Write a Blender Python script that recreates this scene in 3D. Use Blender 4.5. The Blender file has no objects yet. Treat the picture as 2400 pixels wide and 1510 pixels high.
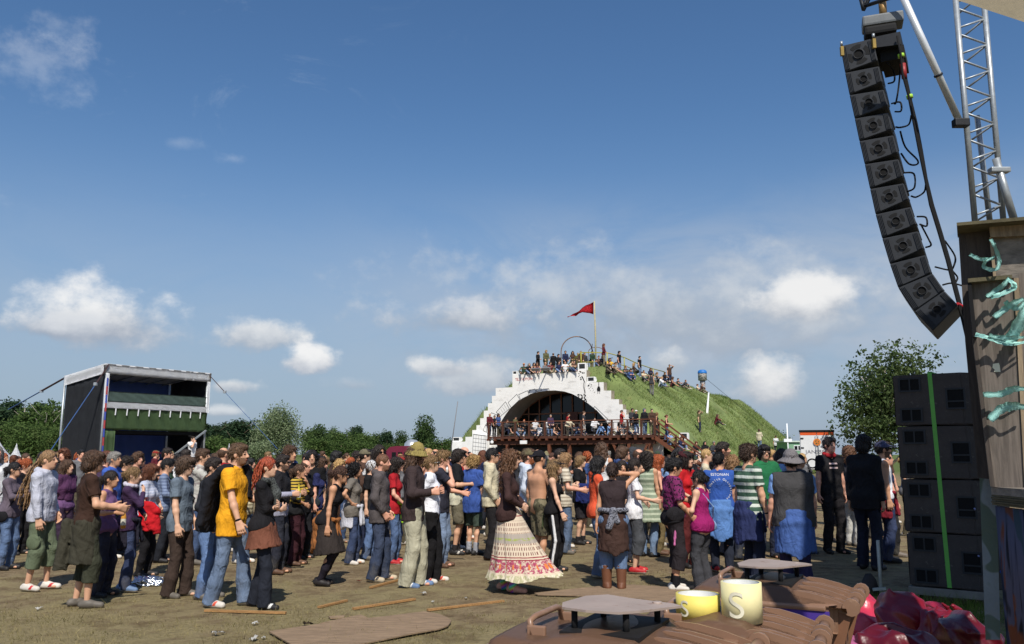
import bpy, bmesh, math, random
import numpy as np
from mathutils import Vector, Matrix
from mathutils.geometry import tessellate_polygon
from mathutils.bvhtree import BVHTree
R = math.radians
random.seed(7)
rng = np.random.default_rng(7)
SC = bpy.context.scene
COL = SC.collection
# camera, sky, sun, exposure
CAMZ = 1.72
FPX = 2000.0
TH = math.atan(310.0 / FPX)
cd = bpy.data.cameras.new('camera')
cd.sensor_width = 36.0
cd.lens = 36.0 * FPX / 2400.0
cd.clip_start = 0.1
cd.clip_end = 5000.0
cam = bpy.data.objects.new('camera', cd)
cam.location = (0, 0, CAMZ)
cam.rotation_euler = (math.pi / 2 + TH, 0, 0)
COL.objects.link(cam)
SC.camera = cam
SUN_EL, SUN_AZ = 50.0, 8.0
SC.view_settings.view_transform = 'Standard'
SC.view_settings.look = 'None'
SC.view_settings.gamma = 1.0
SC.view_settings.exposure = 0.0
sv = Vector((math.sin(R(SUN_AZ)) * math.cos(R(SUN_EL)), -math.cos(R(SUN_AZ)) * math.cos(R(SUN_EL)), math.sin(R(SUN_EL))))
sl = bpy.data.lights.new('sun', 'SUN')
sl.energy = 4.8
sl.angle = R(0.5)
sl.color = (1.0, 0.945, 0.86)
sun = bpy.data.objects.new('sun', sl)
sun.rotation_euler = sv.to_track_quat('Z', 'Y').to_euler()
sun.location = (0, -20, 40)
COL.objects.link(sun)
class NT:
 """small helper round a node tree"""
 def __init__(s, tree):
  s.t = tree
  s.n = tree.nodes
  s.l = tree.links
 def new(s, kind, **kw):
  nd = s.n.new(kind)
  for k, v in kw.items():
   setattr(nd, k, v)
  return nd
 def put(s, sock, v):
  if hasattr(v, 'is_output'):
   s.l.new(v, sock)
  elif v is not None:
   sock.default_value = v
 def math(s, op, a, b=None, c=None, clamp=False):
  nd = s.n.new('ShaderNodeMath')
  nd.operation = op
  nd.use_clamp = clamp
  s.put(nd.inputs[0], a)
  if b is not None:
   s.put(nd.inputs[1], b)
  if c is not None:
   s.put(nd.inputs[2], c)
  return nd.outputs[0]
 def mix(s, f, a, b, mode='MIX'):
  nd = s.n.new('ShaderNodeMix')
  nd.data_type = 'RGBA'
  nd.blend_type = mode
  s.put(nd.inputs[0], f)
  s.put(nd.inputs[6], a)
  s.put(nd.inputs[7], b)
  return nd.outputs[2]
 def noise(s, vec, scale, detail=4.0, rough=0.55, dist=0.0):
  nd = s.n.new('ShaderNodeTexNoise')
  nd.inputs['Scale'].default_value = scale
  nd.inputs['Detail'].default_value = detail
  nd.inputs['Roughness'].default_value = rough
  nd.inputs['Distortion'].default_value = dist
  if vec is not None:
   s.l.new(vec, nd.inputs['Vector'])
  return nd.outputs['Fac']
 def ramp(s, f, lo, hi):
  nd = s.n.new('ShaderNodeMapRange')
  nd.interpolation_type = 'SMOOTHSTEP'
  nd.inputs['From Min'].default_value = lo
  nd.inputs['From Max'].default_value = hi
  s.put(nd.inputs['Value'], f)
  return nd.outputs['Result']
 def mapping(s, vec, scale=(1, 1, 1), loc=(0, 0, 0), rot=(0, 0, 0)):
  nd = s.n.new('ShaderNodeMapping')
  nd.inputs['Scale'].default_value = scale
  nd.inputs['Location'].default_value = loc
  nd.inputs['Rotation'].default_value = rot
  s.l.new(vec, nd.inputs['Vector'])
  return nd.outputs['Vector']
def lin(c):
 out = []
 for v in c[:3]:
  v = v / 255.0
  out.append(v / 12.92 if v <= 0.04045 else ((v + 0.055) / 1.055) ** 2.4)
 return (*out, 1.0)
def make_world():
 w = bpy.data.worlds.new('World')
 SC.world = w
 w.use_nodes = True
 t = NT(w.node_tree)
 t.n.clear()
 out = t.new('ShaderNodeOutputWorld')
 bg = t.new('ShaderNodeBackground')
 t.l.new(bg.outputs[0], out.inputs[0])
 sky = t.new('ShaderNodeTexSky', sky_type='NISHITA')
 sky.sun_disc = False
 sky.sun_elevation = R(SUN_EL)
 sky.sun_rotation = R(180 - SUN_AZ)
 sky.altitude = 0
 sky.air_density = 1.0
 sky.dust_density = 0.6
 sky.ozone_density = 2.2
 tc = t.new('ShaderNodeTexCoord')
 sep = t.new('ShaderNodeSeparateXYZ')
 t.l.new(tc.outputs['Generated'], sep.inputs[0])
 x, y, z = sep.outputs
 az = t.math('ARCTAN2', x, y)
 el = t.math('ARCSINE', z)
 comb = t.new('ShaderNodeCombineXYZ')
 t.put(comb.inputs[0], az)
 t.put(comb.inputs[1], el)
 ae = comb.outputs[0]
 K = SKY_GAIN = 1.0
 strength = 0.11
 bg.inputs['Strength'].default_value = strength
 def col(c, g=1.0):
  l = lin(c)
  return (l[0] * g / strength, l[1] * g / strength, l[2] * g / strength, 1)
 base = sky.outputs[0]
 hsv = t.new('ShaderNodeHueSaturation')
 hsv.inputs['Hue'].default_value = 0.502
 hsv.inputs['Saturation'].default_value = 1.2
 hsv.inputs['Value'].default_value = SKY_VALUE
 t.l.new(base, hsv.inputs['Color'])
 c = hsv.outputs[0]
 n_big = t.noise(t.mapping(ae, (1.6, 5.0, 1)), 2.2, 5, 0.6, 0.3)
 low = t.ramp(el, 0.42, 0.0)
 low = t.math('MULTIPLY', t.math('POWER', low, 1.3), 0.86)
 c = t.mix(low, c, col((146, 165, 190)))
 sheet = t.math('MULTIPLY', t.ramp(el, 0.02, 0.13), t.ramp(el, 0.33, 0.15))
 rightw = t.ramp(az, -0.28, 0.12)
 n1 = t.noise(t.mapping(ae, (1.0, 2.3, 1), (3.1, 0, 0)), 5.0, 7, 0.62, 0.5)
 sheet = t.math('MULTIPLY', t.math('MULTIPLY', sheet, t.math('MULTIPLY_ADD', rightw, 0.8, 0.2)), t.ramp(n1, 0.26, 0.64))
 c = t.mix(t.math('MULTIPLY', sheet, 0.88), c, col((178, 189, 204)))
 n2 = t.noise(t.mapping(ae, (1.4, 2.6, 1), (7.0, 1.2, 0), (0, 0, 0.6)), 4.0, 8, 0.68, 0.9)
 veil = t.math('MULTIPLY', t.ramp(n2, 0.56, 0.82), 0.30)
 veil = t.math('MULTIPLY', veil, t.ramp(el, 0.18, 0.3))
 veil = t.math('MULTIPLY', veil, t.ramp(az, 0.05, -0.35))
 c = t.mix(veil, c, col((200, 212, 228)))
 d1 = t.noise(t.mapping(ae, (1, 1.25, 1)), 16.0, 7, 0.60, 0.0)
 d2 = t.noise(t.mapping(ae, (1, 1.2, 1), (5.3, 2.2, 0)), 6.5, 4, 0.55, 0.0)
 warp = t.math('ADD', t.math('MULTIPLY_ADD', d1, 2.4, -1.2), t.math('MULTIPLY_ADD', d2, 1.7, -0.85))
 def puff(X, Y, rx, ry, op=1.0, soft=0.55, top=(236, 238, 240), bot=(150, 162, 180), flat=1.9, wz=1.0):
  nonlocal c
  a0 = math.atan2((X - 1200) / FPX, math.cos(TH) - (755 - Y) / FPX * math.sin(TH))
  cy = (755 - Y) / FPX
  dz = math.sin(TH) + cy * math.cos(TH)
  e0 = math.atan2(dz, math.hypot((X - 1200) / FPX, math.cos(TH) - cy * math.sin(TH)))
  ra, re = rx / FPX, ry / FPX
  u = t.math('DIVIDE', t.math('SUBTRACT', az, a0), ra)
  v = t.math('DIVIDE', t.math('SUBTRACT', el, e0), re)
  vneg = t.math('MULTIPLY', t.math('MINIMUM', v, 0.0), flat)
  v2 = t.math('ADD', t.math('MAXIMUM', v, 0.0), vneg)
  r = t.math('SQRT', t.math('ADD', t.math('MULTIPLY', u, u), t.math('MULTIPLY', v2, v2)))
  r = t.math('ADD', r, t.math('MULTIPLY', warp, wz))
  m = t.ramp(r, 1.05, 1.05 - soft)
  m = t.math('MULTIPLY', m, op)
  sh = t.ramp(t.math('ADD', v, t.math('MULTIPLY', warp, -0.8)), -0.62, 0.62)
  cc = t.mix(sh, col(bot), col(top))
  c = t.mix(m, c, cc)
 puff(1480, 735, 640, 170, 0.75, 1.0, (205, 211, 218), (150, 163, 180), 1.2)
 puff(1090, 752, 235, 78, 0.92, 0.85, (220, 223, 228), (156, 168, 184), 1.9, 0.8)
 puff(1130, 895, 150, 66, 0.8, 0.8, (214, 218, 222), (160, 170, 185))
 puff(1040, 865, 90, 40, 0.85, 0.7, (228, 230, 232), (165, 174, 188))
 puff(246, 772, 200, 112, 1.0, 0.72, (240, 241, 242), (150, 162, 180), 2.2, 0.8)
 puff(150, 775, 150, 50, 0.9, 0.7, (216, 220, 226), (152, 164, 182))
 puff(608, 790, 122, 60, 0.9, 0.75, (228, 230, 232), (158, 170, 186))
 puff(725, 850, 80, 50, 0.97, 0.65, (244, 244, 244), (164, 174, 190))
 puff(545, 908, 60, 24, 0.85, 0.7, (226, 228, 230), (165, 176, 190))
 puff(525, 968, 45, 18, 0.8, 0.7, (222, 226, 230), (165, 176, 190))
 puff(830, 905, 80, 30, 0.5, 0.9, (206, 212, 220), (160, 172, 188))
 puff(1880, 705, 125, 62, 0.97, 0.7, (240, 240, 240), (172, 180, 192), 1.5, 0.75)
 puff(1800, 900, 92, 68, 0.98, 0.7, (238, 238, 238), (176, 184, 195), 1.3, 0.7)
 puff(1565, 850, 60, 50, 0.85, 0.8, (226, 229, 232), (170, 180, 192), 1.2)
 puff(90, 150, 130, 85, 0.26, 1.0, (225, 230, 238), (200, 212, 228), 1.0, 1.5)
 puff(130, 60, 70, 50, 0.22, 1.0, (225, 230, 238), (200, 212, 228), 1.0, 1.5)
 puff(415, 335, 60, 18, 0.18, 1.0, (215, 224, 236), (200, 212, 228), 1.0, 1.3)
 puff(545, 372, 45, 20, 0.26, 1.0, (215, 224, 236), (200, 212, 228), 1.0, 1.3)
 t.l.new(c, bg.inputs['Color'])
SKY_VALUE = 1.0
make_world()
# from a pixel of the photograph to a direction / point
def ray(X, Y):
 cx, cy = (X - 1200.0) / FPX, (755.0 - Y) / FPX
 return np.array([cx, math.cos(TH) - cy * math.sin(TH), math.sin(TH) + cy * math.cos(TH)])
def at(X, Y, d):
 r = ray(X, Y)
 return np.array([0, 0, CAMZ]) + r * (d / r[1])
def gnd(X, Y, z=0.0):
 r = ray(X, Y)
 return np.array([0, 0, CAMZ]) + r * ((z - CAMZ) / r[2])
def on_plane(X, Y, q, n):
 r = ray(X, Y)
 o = np.array([0, 0, CAMZ])
 return o + r * (np.dot(np.asarray(q) - o, n) / np.dot(r, n))
def proj(p):
 p = np.asarray(p, float) - np.array([0, 0, CAMZ])
 f = p[1] * math.cos(TH) + p[2] * math.sin(TH)
 u = -p[1] * math.sin(TH) + p[2] * math.cos(TH)
 return 1200 + FPX * p[0] / f, 755 - FPX * u / f
# materials
MATS = {}
def creases(t, v, h):
 """soft folds with sharper crease lines running through them"""
 w = t.noise(t.mapping(v, (1.0, 1.0, 0.45)), 11.0, 3, 0.55, 0.8)
 r = t.noise(t.mapping(v, (1.0, 1.0, 0.7), (2, 5, 1), (.5, .4, 0)), 6.0, 3, 0.5, 1.4)
 r = t.math('SUBTRACT', 1.0, t.math('ABSOLUTE', t.math('MULTIPLY_ADD', r, 5.0, -2.5)))
 r = t.math('MAXIMUM', r, -.2)
 return t.math('ADD', t.math('MULTIPLY_ADD', r, .35, w), t.math('MULTIPLY', h, 0.12))
def mat(name, rgb, rough=0.8, var=0.18, scale=6.0, bump=0.15, bscale=40.0, metal=0.0, kind=None, rgb2=None, extra=None, spec=0.4):
 key = (name, tuple(rgb), rough, var, scale, bump, bscale, metal, kind, None if rgb2 is None else tuple(rgb2), extra)
 if key in MATS:
  return MATS[key]
 m = bpy.data.materials.new(name)
 m.use_nodes = True
 t = NT(m.node_tree)
 t.n.clear()
 out = t.new('ShaderNodeOutputMaterial')
 b = t.new('ShaderNodeBsdfPrincipled')
 t.l.new(b.outputs[0], out.inputs[0])
 b.inputs['Roughness'].default_value = rough
 b.inputs['Metallic'].default_value = metal
 b.inputs['Specular IOR Level'].default_value = spec
 tc = t.new('ShaderNodeTexCoord')
 v = tc.outputs['Object']
 c1 = lin(rgb)
 n = t.noise(v, scale, 5, 0.6)
 k = t.ramp(n, 0.25, 0.75)
 dark = tuple(x * (1 - var) for x in c1[:3]) + (1,)
 lite = tuple(min(1, x * (1 + var)) for x in c1[:3]) + (1,)
 c = t.mix(k, dark, lite)
 h = t.noise(v, bscale, 3, 0.6)
 if kind == 'fabric':
  h = creases(t, v, h)
 elif kind == 'denim':
  c = t.mix(t.math('MULTIPLY', t.ramp(t.noise(t.mapping(v, loc=(5, 3, 1)), 4.0, 5, .65), .5, .75), .45), c, lin((96, 92, 84)))
  fade = t.ramp(t.noise(v, 3.2, 4, 0.6), 0.42, 0.72)
  c = t.mix(t.math('MULTIPLY', fade, 0.5), c, tuple(min(1, x * 1.5 + 0.035) for x in c1[:3]) + (1,))
  h = creases(t, v, h)
 elif kind == 'stripe':
  sp = t.new('ShaderNodeSeparateXYZ')
  t.l.new(v, sp.inputs[0])
  ph = t.math('FRACT', t.math('MULTIPLY', t.math('ADD', sp.outputs[2], t.math('MULTIPLY', n, 0.02)), extra))
  st = t.math('GREATER_THAN', ph, 0.58)
  c = t.mix(st, c, lin(rgb2))
  w = t.noise(t.mapping(v, (1.0, 1.0, 0.45)), 13.0, 3, 0.55, 0.8)
  h = t.math('ADD', w, t.math('MULTIPLY', h, 0.12))
 elif kind == 'camo':
  q = t.noise(v, 11.0, 2, 0.5, 0.8)
  c = t.mix(t.ramp(q, 0.50, 0.54), c, lin(rgb2))
  q2 = t.noise(t.mapping(v, loc=(3, 1, 2)), 13.0, 2, 0.5, 0.8)
  c = t.mix(t.ramp(q2, 0.60, 0.63), c, lin((52, 47, 40)))
  h = t.noise(t.mapping(v, (1, 1, 0.5)), 12.0, 3, 0.5, 0.8)
 elif kind == 'speckle':
  q = t.noise(v, extra or 26.0, 1, 0.5)
  c = t.mix(t.ramp(q, 0.54, 0.58), c, lin(rgb2))
  h = t.noise(v, 13.0, 3, 0.5, 0.8)
 elif kind == 'hair':
  q = t.noise(t.mapping(v, (1.0, 1.0, 0.16)), 95.0, 3, 0.6, 0.6)
  c = t.mix(t.ramp(q, 0.38, 0.62), tuple(x * 0.55 for x in c1[:3]) + (1,), tuple(min(1, x * 1.55) for x in c1[:3]) + (1,))
  h = q
 elif kind == 'wood':
  q = t.noise(t.mapping(v, (extra or (1, 14, 14))), 5.0, 6, 0.65, 0.4)
  c = t.mix(t.ramp(q, 0.3, 0.7), tuple(x * 0.62 for x in c1[:3]) + (1,), tuple(min(1, x * 1.18) for x in c1[:3]) + (1,))
  h = q
 elif kind == 'worn':
  q = t.noise(v, scale * 2.6, 7, 0.7, 0.5)
  c = t.mix(t.math('MULTIPLY', t.ramp(q, 0.56, 0.70), 0.75), c, lin(rgb2))
 elif kind == 'brickpaint':
  br = t.new('ShaderNodeTexBrick')
  br.inputs['Scale'].default_value = 3.4
  br.inputs['Color1'].default_value = (1, 1, 1, 1)
  br.inputs['Color2'].default_value = (0.9, 0.9, 0.9, 1)
  br.inputs['Mortar'].default_value = (0.55, 0.55, 0.55, 1)
  br.inputs['Mortar Size'].default_value = 0.014
  br.inputs['Row Height'].default_value = 0.24
  t.l.new(t.mapping(v, (1, 1, 1), (0, 0, 0), (math.pi / 2, 0, 0)), br.inputs['Vector'])
  c = t.mix(0.5, c, t.mix(1.0, c, br.outputs['Color'], 'MULTIPLY'))
  q = t.noise(t.mapping(v, (0.7, 0.7, 1.6)), 1.6, 6, 0.7)
  c = t.mix(t.math('MULTIPLY', t.ramp(q, 0.53, 0.72), 0.5), c, lin((160, 156, 148)))
  h = t.math('ADD', t.math('MULTIPLY', br.outputs['Fac'], -0.7), t.math('MULTIPLY', h, 0.4))
 t.put(b.inputs['Base Color'], c)
 if bump:
  bn = t.new('ShaderNodeBump')
  bn.inputs['Strength'].default_value = min(1.0, bump)
  bn.inputs['Distance'].default_value = {'fabric': 0.035, 'denim': 0.04, 'stripe': 0.03, 'camo': 0.035, 'speckle': 0.03, 'hair': 0.012}.get(kind, 0.01)
  t.put(bn.inputs['Height'], h)
  t.l.new(bn.outputs[0], b.inputs['Normal'])
 MATS[key] = m
 return m
def fabric(rgb, kind='fabric', rgb2=None, extra=None):
 return mat('cloth', rgb, 0.88, 0.16, 5.0, 0.55, 60.0, 0, kind, rgb2, extra, 0.2)
# objects
def setp(o, label=None, cat=None, group=None, kind=None):
 if label:
  o['label'] = label
 if cat:
  o['category'] = cat
 if group:
  o['group'] = group
 if kind:
  o['kind'] = kind
 return o
def empty(name, loc=(0, 0, 0), rz=0.0, label=None, cat=None, group=None, scale=1.0):
 o = bpy.data.objects.new(name, None)
 o.empty_display_size = 0.1
 o.location = loc
 o.rotation_euler = (0, 0, rz)
 o.scale = (scale, scale, scale)
 COL.objects.link(o)
 return setp(o, label, cat, group)
def np_mesh(name, V, Q, mats, smooth=True, midx=None):
 me = bpy.data.meshes.new(name)
 V = np.asarray(V, dtype=np.float32)
 Q = np.asarray(Q, dtype=np.int32)
 k = Q.shape[1] if len(Q) else 4
 me.vertices.add(len(V))
 me.vertices.foreach_set('co', V.ravel())
 me.loops.add(Q.size)
 me.loops.foreach_set('vertex_index', Q.ravel())
 me.polygons.add(len(Q))
 me.polygons.foreach_set('loop_start', np.arange(0, Q.size, k, dtype=np.int32))
 me.polygons.foreach_set('loop_total', np.full(len(Q), k, dtype=np.int32))
 for m in (mats if isinstance(mats, (list, tuple)) else [mats]):
  me.materials.append(m)
 if midx is not None:
  me.polygons.foreach_set('material_index', np.asarray(midx, dtype=np.int32))
 me.polygons.foreach_set('use_smooth', np.full(len(Q), bool(smooth)))
 me.update(calc_edges=True)
 return me
def link(name, me, parent=None, loc=None, rot=None, scale=None):
 o = bpy.data.objects.new(name, me)
 COL.objects.link(o)
 if parent is not None:
  o.parent = parent
 if loc is not None:
  o.location = loc
 if rot is not None:
  o.rotation_euler = rot
 if scale is not None:
  o.scale = (scale, scale, scale) if not hasattr(scale, '__len__') else scale
 return o
class MB:
 """collects boxes, bars and tubes; build() links them as ONE mesh object"""
 def __init__(s):
  s.bm = bmesh.new()
  s.mi = 0
 def _tag(s, faces):
  for f in faces:
   f.material_index = s.mi
 def box(s, lo, hi, M=None, bev=0.0):
  lo, hi = Vector(lo), Vector(hi)
  vs = [s.bm.verts.new((x, y, z)) for x in (lo.x, hi.x) for y in (lo.y, hi.y) for z in (lo.z, hi.z)]
  fs = [s.bm.faces.new([vs[i] for i in q]) for q in ((0, 1, 3, 2), (4, 6, 7, 5), (0, 4, 5, 1), (2, 3, 7, 6), (0, 2, 6, 4), (1, 5, 7, 3))]
  s._tag(fs)
  if bev > 0:
   es = list({e for f in fs for e in f.edges})
   g = bmesh.ops.bevel(s.bm, geom=es, offset=bev, segments=2, affect='EDGES', profile=0.6)
   s._tag(g['faces'])
   vs = list({v for f in g['faces'] for v in f.verts} | {v for v in vs if v.is_valid})
  if M is not None:
   bmesh.ops.transform(s.bm, matrix=M, verts=[v for v in vs if v.is_valid])
  return s
 def quad(s, *pts):
  s._tag([s.bm.faces.new([s.bm.verts.new(tuple(map(float, p))) for p in pts])])
  return s
 def prism(s, pts, vec):
  """polygon (list of 3D points) extruded by vec"""
  vec = Vector(vec)
  a = [s.bm.verts.new(tuple(map(float, p))) for p in pts]
  b = [s.bm.verts.new(tuple(Vector(tuple(map(float, p))) + vec)) for p in pts]
  n = len(a)
  if n > 4:
   fs = []
   for t in tessellate_polygon([[v.co for v in a]]):
    fs += [s.bm.faces.new([a[i] for i in t]), s.bm.faces.new([b[i] for i in t[::-1]])]
  else:
   fs = [s.bm.faces.new(a[::-1]), s.bm.faces.new(b)]
  for i in range(n):
   fs.append(s.bm.faces.new((a[i], a[(i + 1) % n], b[(i + 1) % n], b[i])))
  s._tag(fs)
  return s
 def bar(s, a, b, w, h=None, up=(0, 0, 1)):
  """square bar from a to b"""
  a, b = Vector(tuple(map(float, a))), Vector(tuple(map(float, b)))
  h = h or w
  d = (b - a)
  z = d.normalized()
  u = Vector(up)
  if abs(z.dot(u)) > 0.98:
   u = Vector((1, 0, 0))
  x = z.cross(u).normalized()
  y = x.cross(z).normalized()
  M = Matrix((x, y, z)).transposed().to_4x4()
  M.translation = a
  return s.box((-w / 2, -h / 2, 0), (w / 2, h / 2, d.length), M)
 def tube(s, pts, r, seg=8, caps=True):
  pts = [Vector(tuple(map(float, p))) for p in pts]
  rs = r if hasattr(r, '__len__') else [r] * len(pts)
  rings = []
  pu = None
  for i, p in enumerate(pts):
   d = (pts[min(i + 1, len(pts) - 1)] - pts[max(i - 1, 0)])
   if d.length < 1e-9:
    d = Vector((0, 0, 1))
   d.normalize()
   if pu is None:
    u = Vector((0, 0, 1)) if abs(d.z) < 0.95 else Vector((1, 0, 0))
   else:
    u = pu
   x = d.cross(u)
   if x.length < 1e-6:
    x = d.cross(Vector((0, 1, 0)))
   x.normalize()
   y = x.cross(d).normalized()
   pu = y
   rings.append([s.bm.verts.new(p + (x * math.cos(t) + y * math.sin(t)) * rs[i]) for t in [2 * math.pi * k / seg for k in range(seg)]])
  fs = []
  for a, b in zip(rings, rings[1:]):
   for k in range(seg):
    f = s.bm.faces.new((a[k], a[(k + 1) % seg], b[(k + 1) % seg], b[k]))
    f.smooth = True
    fs.append(f)
  if caps:
   fs.append(s.bm.faces.new(rings[0][::-1]))
   fs.append(s.bm.faces.new(rings[-1]))
  s._tag(fs)
  return s
 def lathe(s, prof, c=(0, 0, 0), seg=20, close=False):
  rings = []
  for r, z in prof:
   rings.append([s.bm.verts.new((c[0] + r * math.cos(2 * math.pi * k / seg), c[1] + r * math.sin(2 * math.pi * k / seg), c[2] + z)) for k in range(seg)])
  fs = []
  for a, b in zip(rings, rings[1:]):
   for k in range(seg):
    f = s.bm.faces.new((a[k], a[(k + 1) % seg], b[(k + 1) % seg], b[k]))
    f.smooth = True
    fs.append(f)
  if close:
   fs.append(s.bm.faces.new(rings[0][::-1]))
   fs.append(s.bm.faces.new(rings[-1]))
  s._tag(fs)
  return s
 def sheet(s, grid, thick=0.0):
  """grid[i][j] points"""
  vs = [[s.bm.verts.new(tuple(map(float, p))) for p in row] for row in grid]
  fs = []
  for i in range(len(vs) - 1):
   for j in range(len(vs[0]) - 1):
    f = s.bm.faces.new((vs[i][j], vs[i + 1][j], vs[i + 1][j + 1], vs[i][j + 1]))
    f.smooth = True
    fs.append(f)
  s._tag(fs)
  if thick:
   g = bmesh.ops.solidify(s.bm, geom=fs, thickness=thick)
   s._tag([x for x in g['geom'] if isinstance(x, bmesh.types.BMFace)])
  return s
 def build(s, name, mats, parent=None, loc=None, rot=None, recalc=True):
  if recalc:
   bmesh.ops.recalc_face_normals(s.bm, faces=s.bm.faces)
  me = bpy.data.meshes.new(name)
  s.bm.to_mesh(me)
  s.bm.free()
  for m in (mats if isinstance(mats, (list, tuple)) else [mats]):
   me.materials.append(m)
  return link(name, me, parent, loc, rot)
def copy_tree(o, parent=None):
 c = o.copy()
 COL.objects.link(c)
 if parent is not None:
  c.parent = parent
 for ch in o.children:
  copy_tree(ch, c)
 return c
def text_mesh(body, size, name='lettering', mats=None, parent=None, M=None, thick=0.0, align='CENTER'):
 cu = bpy.data.curves.new('lettering', 'FONT')
 cu.body = body
 cu.size = size
 cu.align_x = align
 cu.extrude = thick
 cu.fill_mode = 'FRONT'
 cu.dimensions = '2D'
 tmp = bpy.data.objects.new('lettering', cu)
 COL.objects.link(tmp)
 dg = bpy.context.evaluated_depsgraph_get()
 me = bpy.data.meshes.new_from_object(tmp.evaluated_get(dg))
 bpy.data.objects.remove(tmp)
 if M is not None:
  me.transform(M)
 me.materials.clear()
 me.materials.append(mats)
 return link(name, me, parent)
SC.cycles.max_bounces = 5
SC.cycles.diffuse_bounces = 2
SC.cycles.glossy_bounces = 2
SC.cycles.transparent_max_bounces = 6
# ground
def ground_mat():
 m = bpy.data.materials.new('trodden_earth')
 m.use_nodes = True
 t = NT(m.node_tree)
 t.n.clear()
 out = t.new('ShaderNodeOutputMaterial')
 b = t.new('ShaderNodeBsdfPrincipled')
 b.inputs['Roughness'].default_value = .95
 b.inputs['Specular IOR Level'].default_value = .1
 t.l.new(b.outputs[0], out.inputs[0])
 tc = t.new('ShaderNodeTexCoord')
 v = tc.outputs['Object']
 n1 = t.noise(v, .55, 6, .62, .4)
 n2 = t.noise(v, 3.3, 6, .68, .3)
 n3 = t.noise(v, 21.0, 5, .7)
 n4 = t.noise(t.mapping(v, (1, 1, 1), (4, 2, 0)), 1.4, 5, .6, .6)
 c = t.mix(t.ramp(n2, .3, .7), lin((114, 98, 75)), lin((152, 135, 106)))
 c = t.mix(t.math('MULTIPLY', t.ramp(n3, .45, .7), .6), c, lin((78, 63, 46)))
 g = t.math('ADD', t.math('MULTIPLY', n1, .6), t.math('MULTIPLY', n2, .4))
 grass = t.mix(t.ramp(n3, .3, .7), lin((114, 108, 74)), lin((164, 152, 112)))
 sp = t.new('ShaderNodeSeparateXYZ')
 t.l.new(v, sp.inputs[0])
 nearg = t.ramp(sp.outputs[1], 13.5, 7.5)
 gm = t.math('MULTIPLY', t.ramp(t.math('ADD', g, t.math('MULTIPLY', nearg, .12)), .47, .62), .62)
 c = t.mix(gm, c, grass)
 far = t.ramp(sp.outputs[1], 60, 90)
 c = t.mix(far, c, lin((92, 104, 58)))
 c = t.mix(t.math('MULTIPLY', t.ramp(n4, .58, .68), .5), c, lin((88, 70, 50)))
 t.put(b.inputs['Base Color'], c)
 bn = t.new('ShaderNodeBump')
 bn.inputs['Strength'].default_value = .9
 bn.inputs['Distance'].default_value = .05
 t.put(bn.inputs['Height'], t.math('ADD', t.math('MULTIPLY', n2, 1.2), n3))
 t.l.new(bn.outputs[0], b.inputs['Normal'])
 return m
def vnoise(x, y, seed=0, oct=4, f=1.0):
 """cheap smooth value noise, numpy"""
 r = np.random.default_rng(seed)
 T = r.random((64, 64))
 o, a, tot = 0, 1.0, 0
 for i in range(oct):
  u, v = x * f + 11.3 * i, y * f + 7.7 * i
  i0, j0 = np.floor(u).astype(int), np.floor(v).astype(int)
  fu, fv = u - i0, v - j0
  fu, fv = fu * fu * (3 - 2 * fu), fv * fv * (3 - 2 * fv)
  g = lambda a_, b_: T[a_ % 64, b_ % 64]
  o = o + a * ((g(i0, j0) * (1 - fu) + g(i0 + 1, j0) * fu) * (1 - fv) + (g(i0, j0 + 1) * (1 - fu) + g(i0 + 1, j0 + 1) * fu) * fv)
  tot += a
  a *= .5
  f *= 2.0
 return o / tot
def gz(x, y):
 """unevenness of the ground near the camera, a couple of centimetres"""
 return (vnoise(np.asarray(x, float), np.asarray(y, float), 3, 3, .8) - .5) * .05 * np.clip((16 - np.asarray(y, float)) / 4, 0, 1)
def make_ground():
 xs = np.concatenate([[-3000, -300, -60, -30], np.linspace(-14, 14, 170), [30, 60, 300, 3000]])
 ys = np.concatenate([[-60, -10, 0], np.linspace(3, 17, 110), [25, 60, 150, 600, 4000]])
 X, Y = np.meshgrid(xs, ys, indexing='ij')
 Z = gz(X, Y) * ((np.abs(X) < 14.1) & (Y < 17.1) & (Y > 2.9))
 V = np.stack([X, Y, Z], -1).reshape(-1, 3)
 ny = len(ys)
 i, j = np.meshgrid(np.arange(len(xs) - 1), np.arange(ny - 1), indexing='ij')
 a = (i * ny + j).ravel()
 Q = np.stack([a, a + ny, a + ny + 1, a + 1], 1)
 o = link('ground', np_mesh('ground', V, Q, ground_mat()))
 setp(o, 'trampled brown earth with worn dry grass', kind='structure')
make_ground()
def blades(P, h, w, lean, rgen):
 """triangles standing on points P; h heights"""
 n = len(P)
 th = rgen.uniform(0, 2 * np.pi, n)
 d = np.stack([np.cos(th), np.sin(th), np.zeros(n)], 1)
 ph = rgen.uniform(0, 2 * np.pi, n)
 l = np.stack([np.cos(ph), np.sin(ph), np.zeros(n)], 1) * (lean * h * rgen.uniform(.2, 1, n))[:, None]
 up = np.array([0, 0, 1.0])
 v0 = P - d * w[:, None] * .5
 v1 = P + d * w[:, None] * .5
 v2 = P + l + up * h[:, None]
 V = np.stack([v0, v1, v2], 1).reshape(-1, 3)
 F = np.arange(3 * n).reshape(-1, 3)
 return V, F
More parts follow.
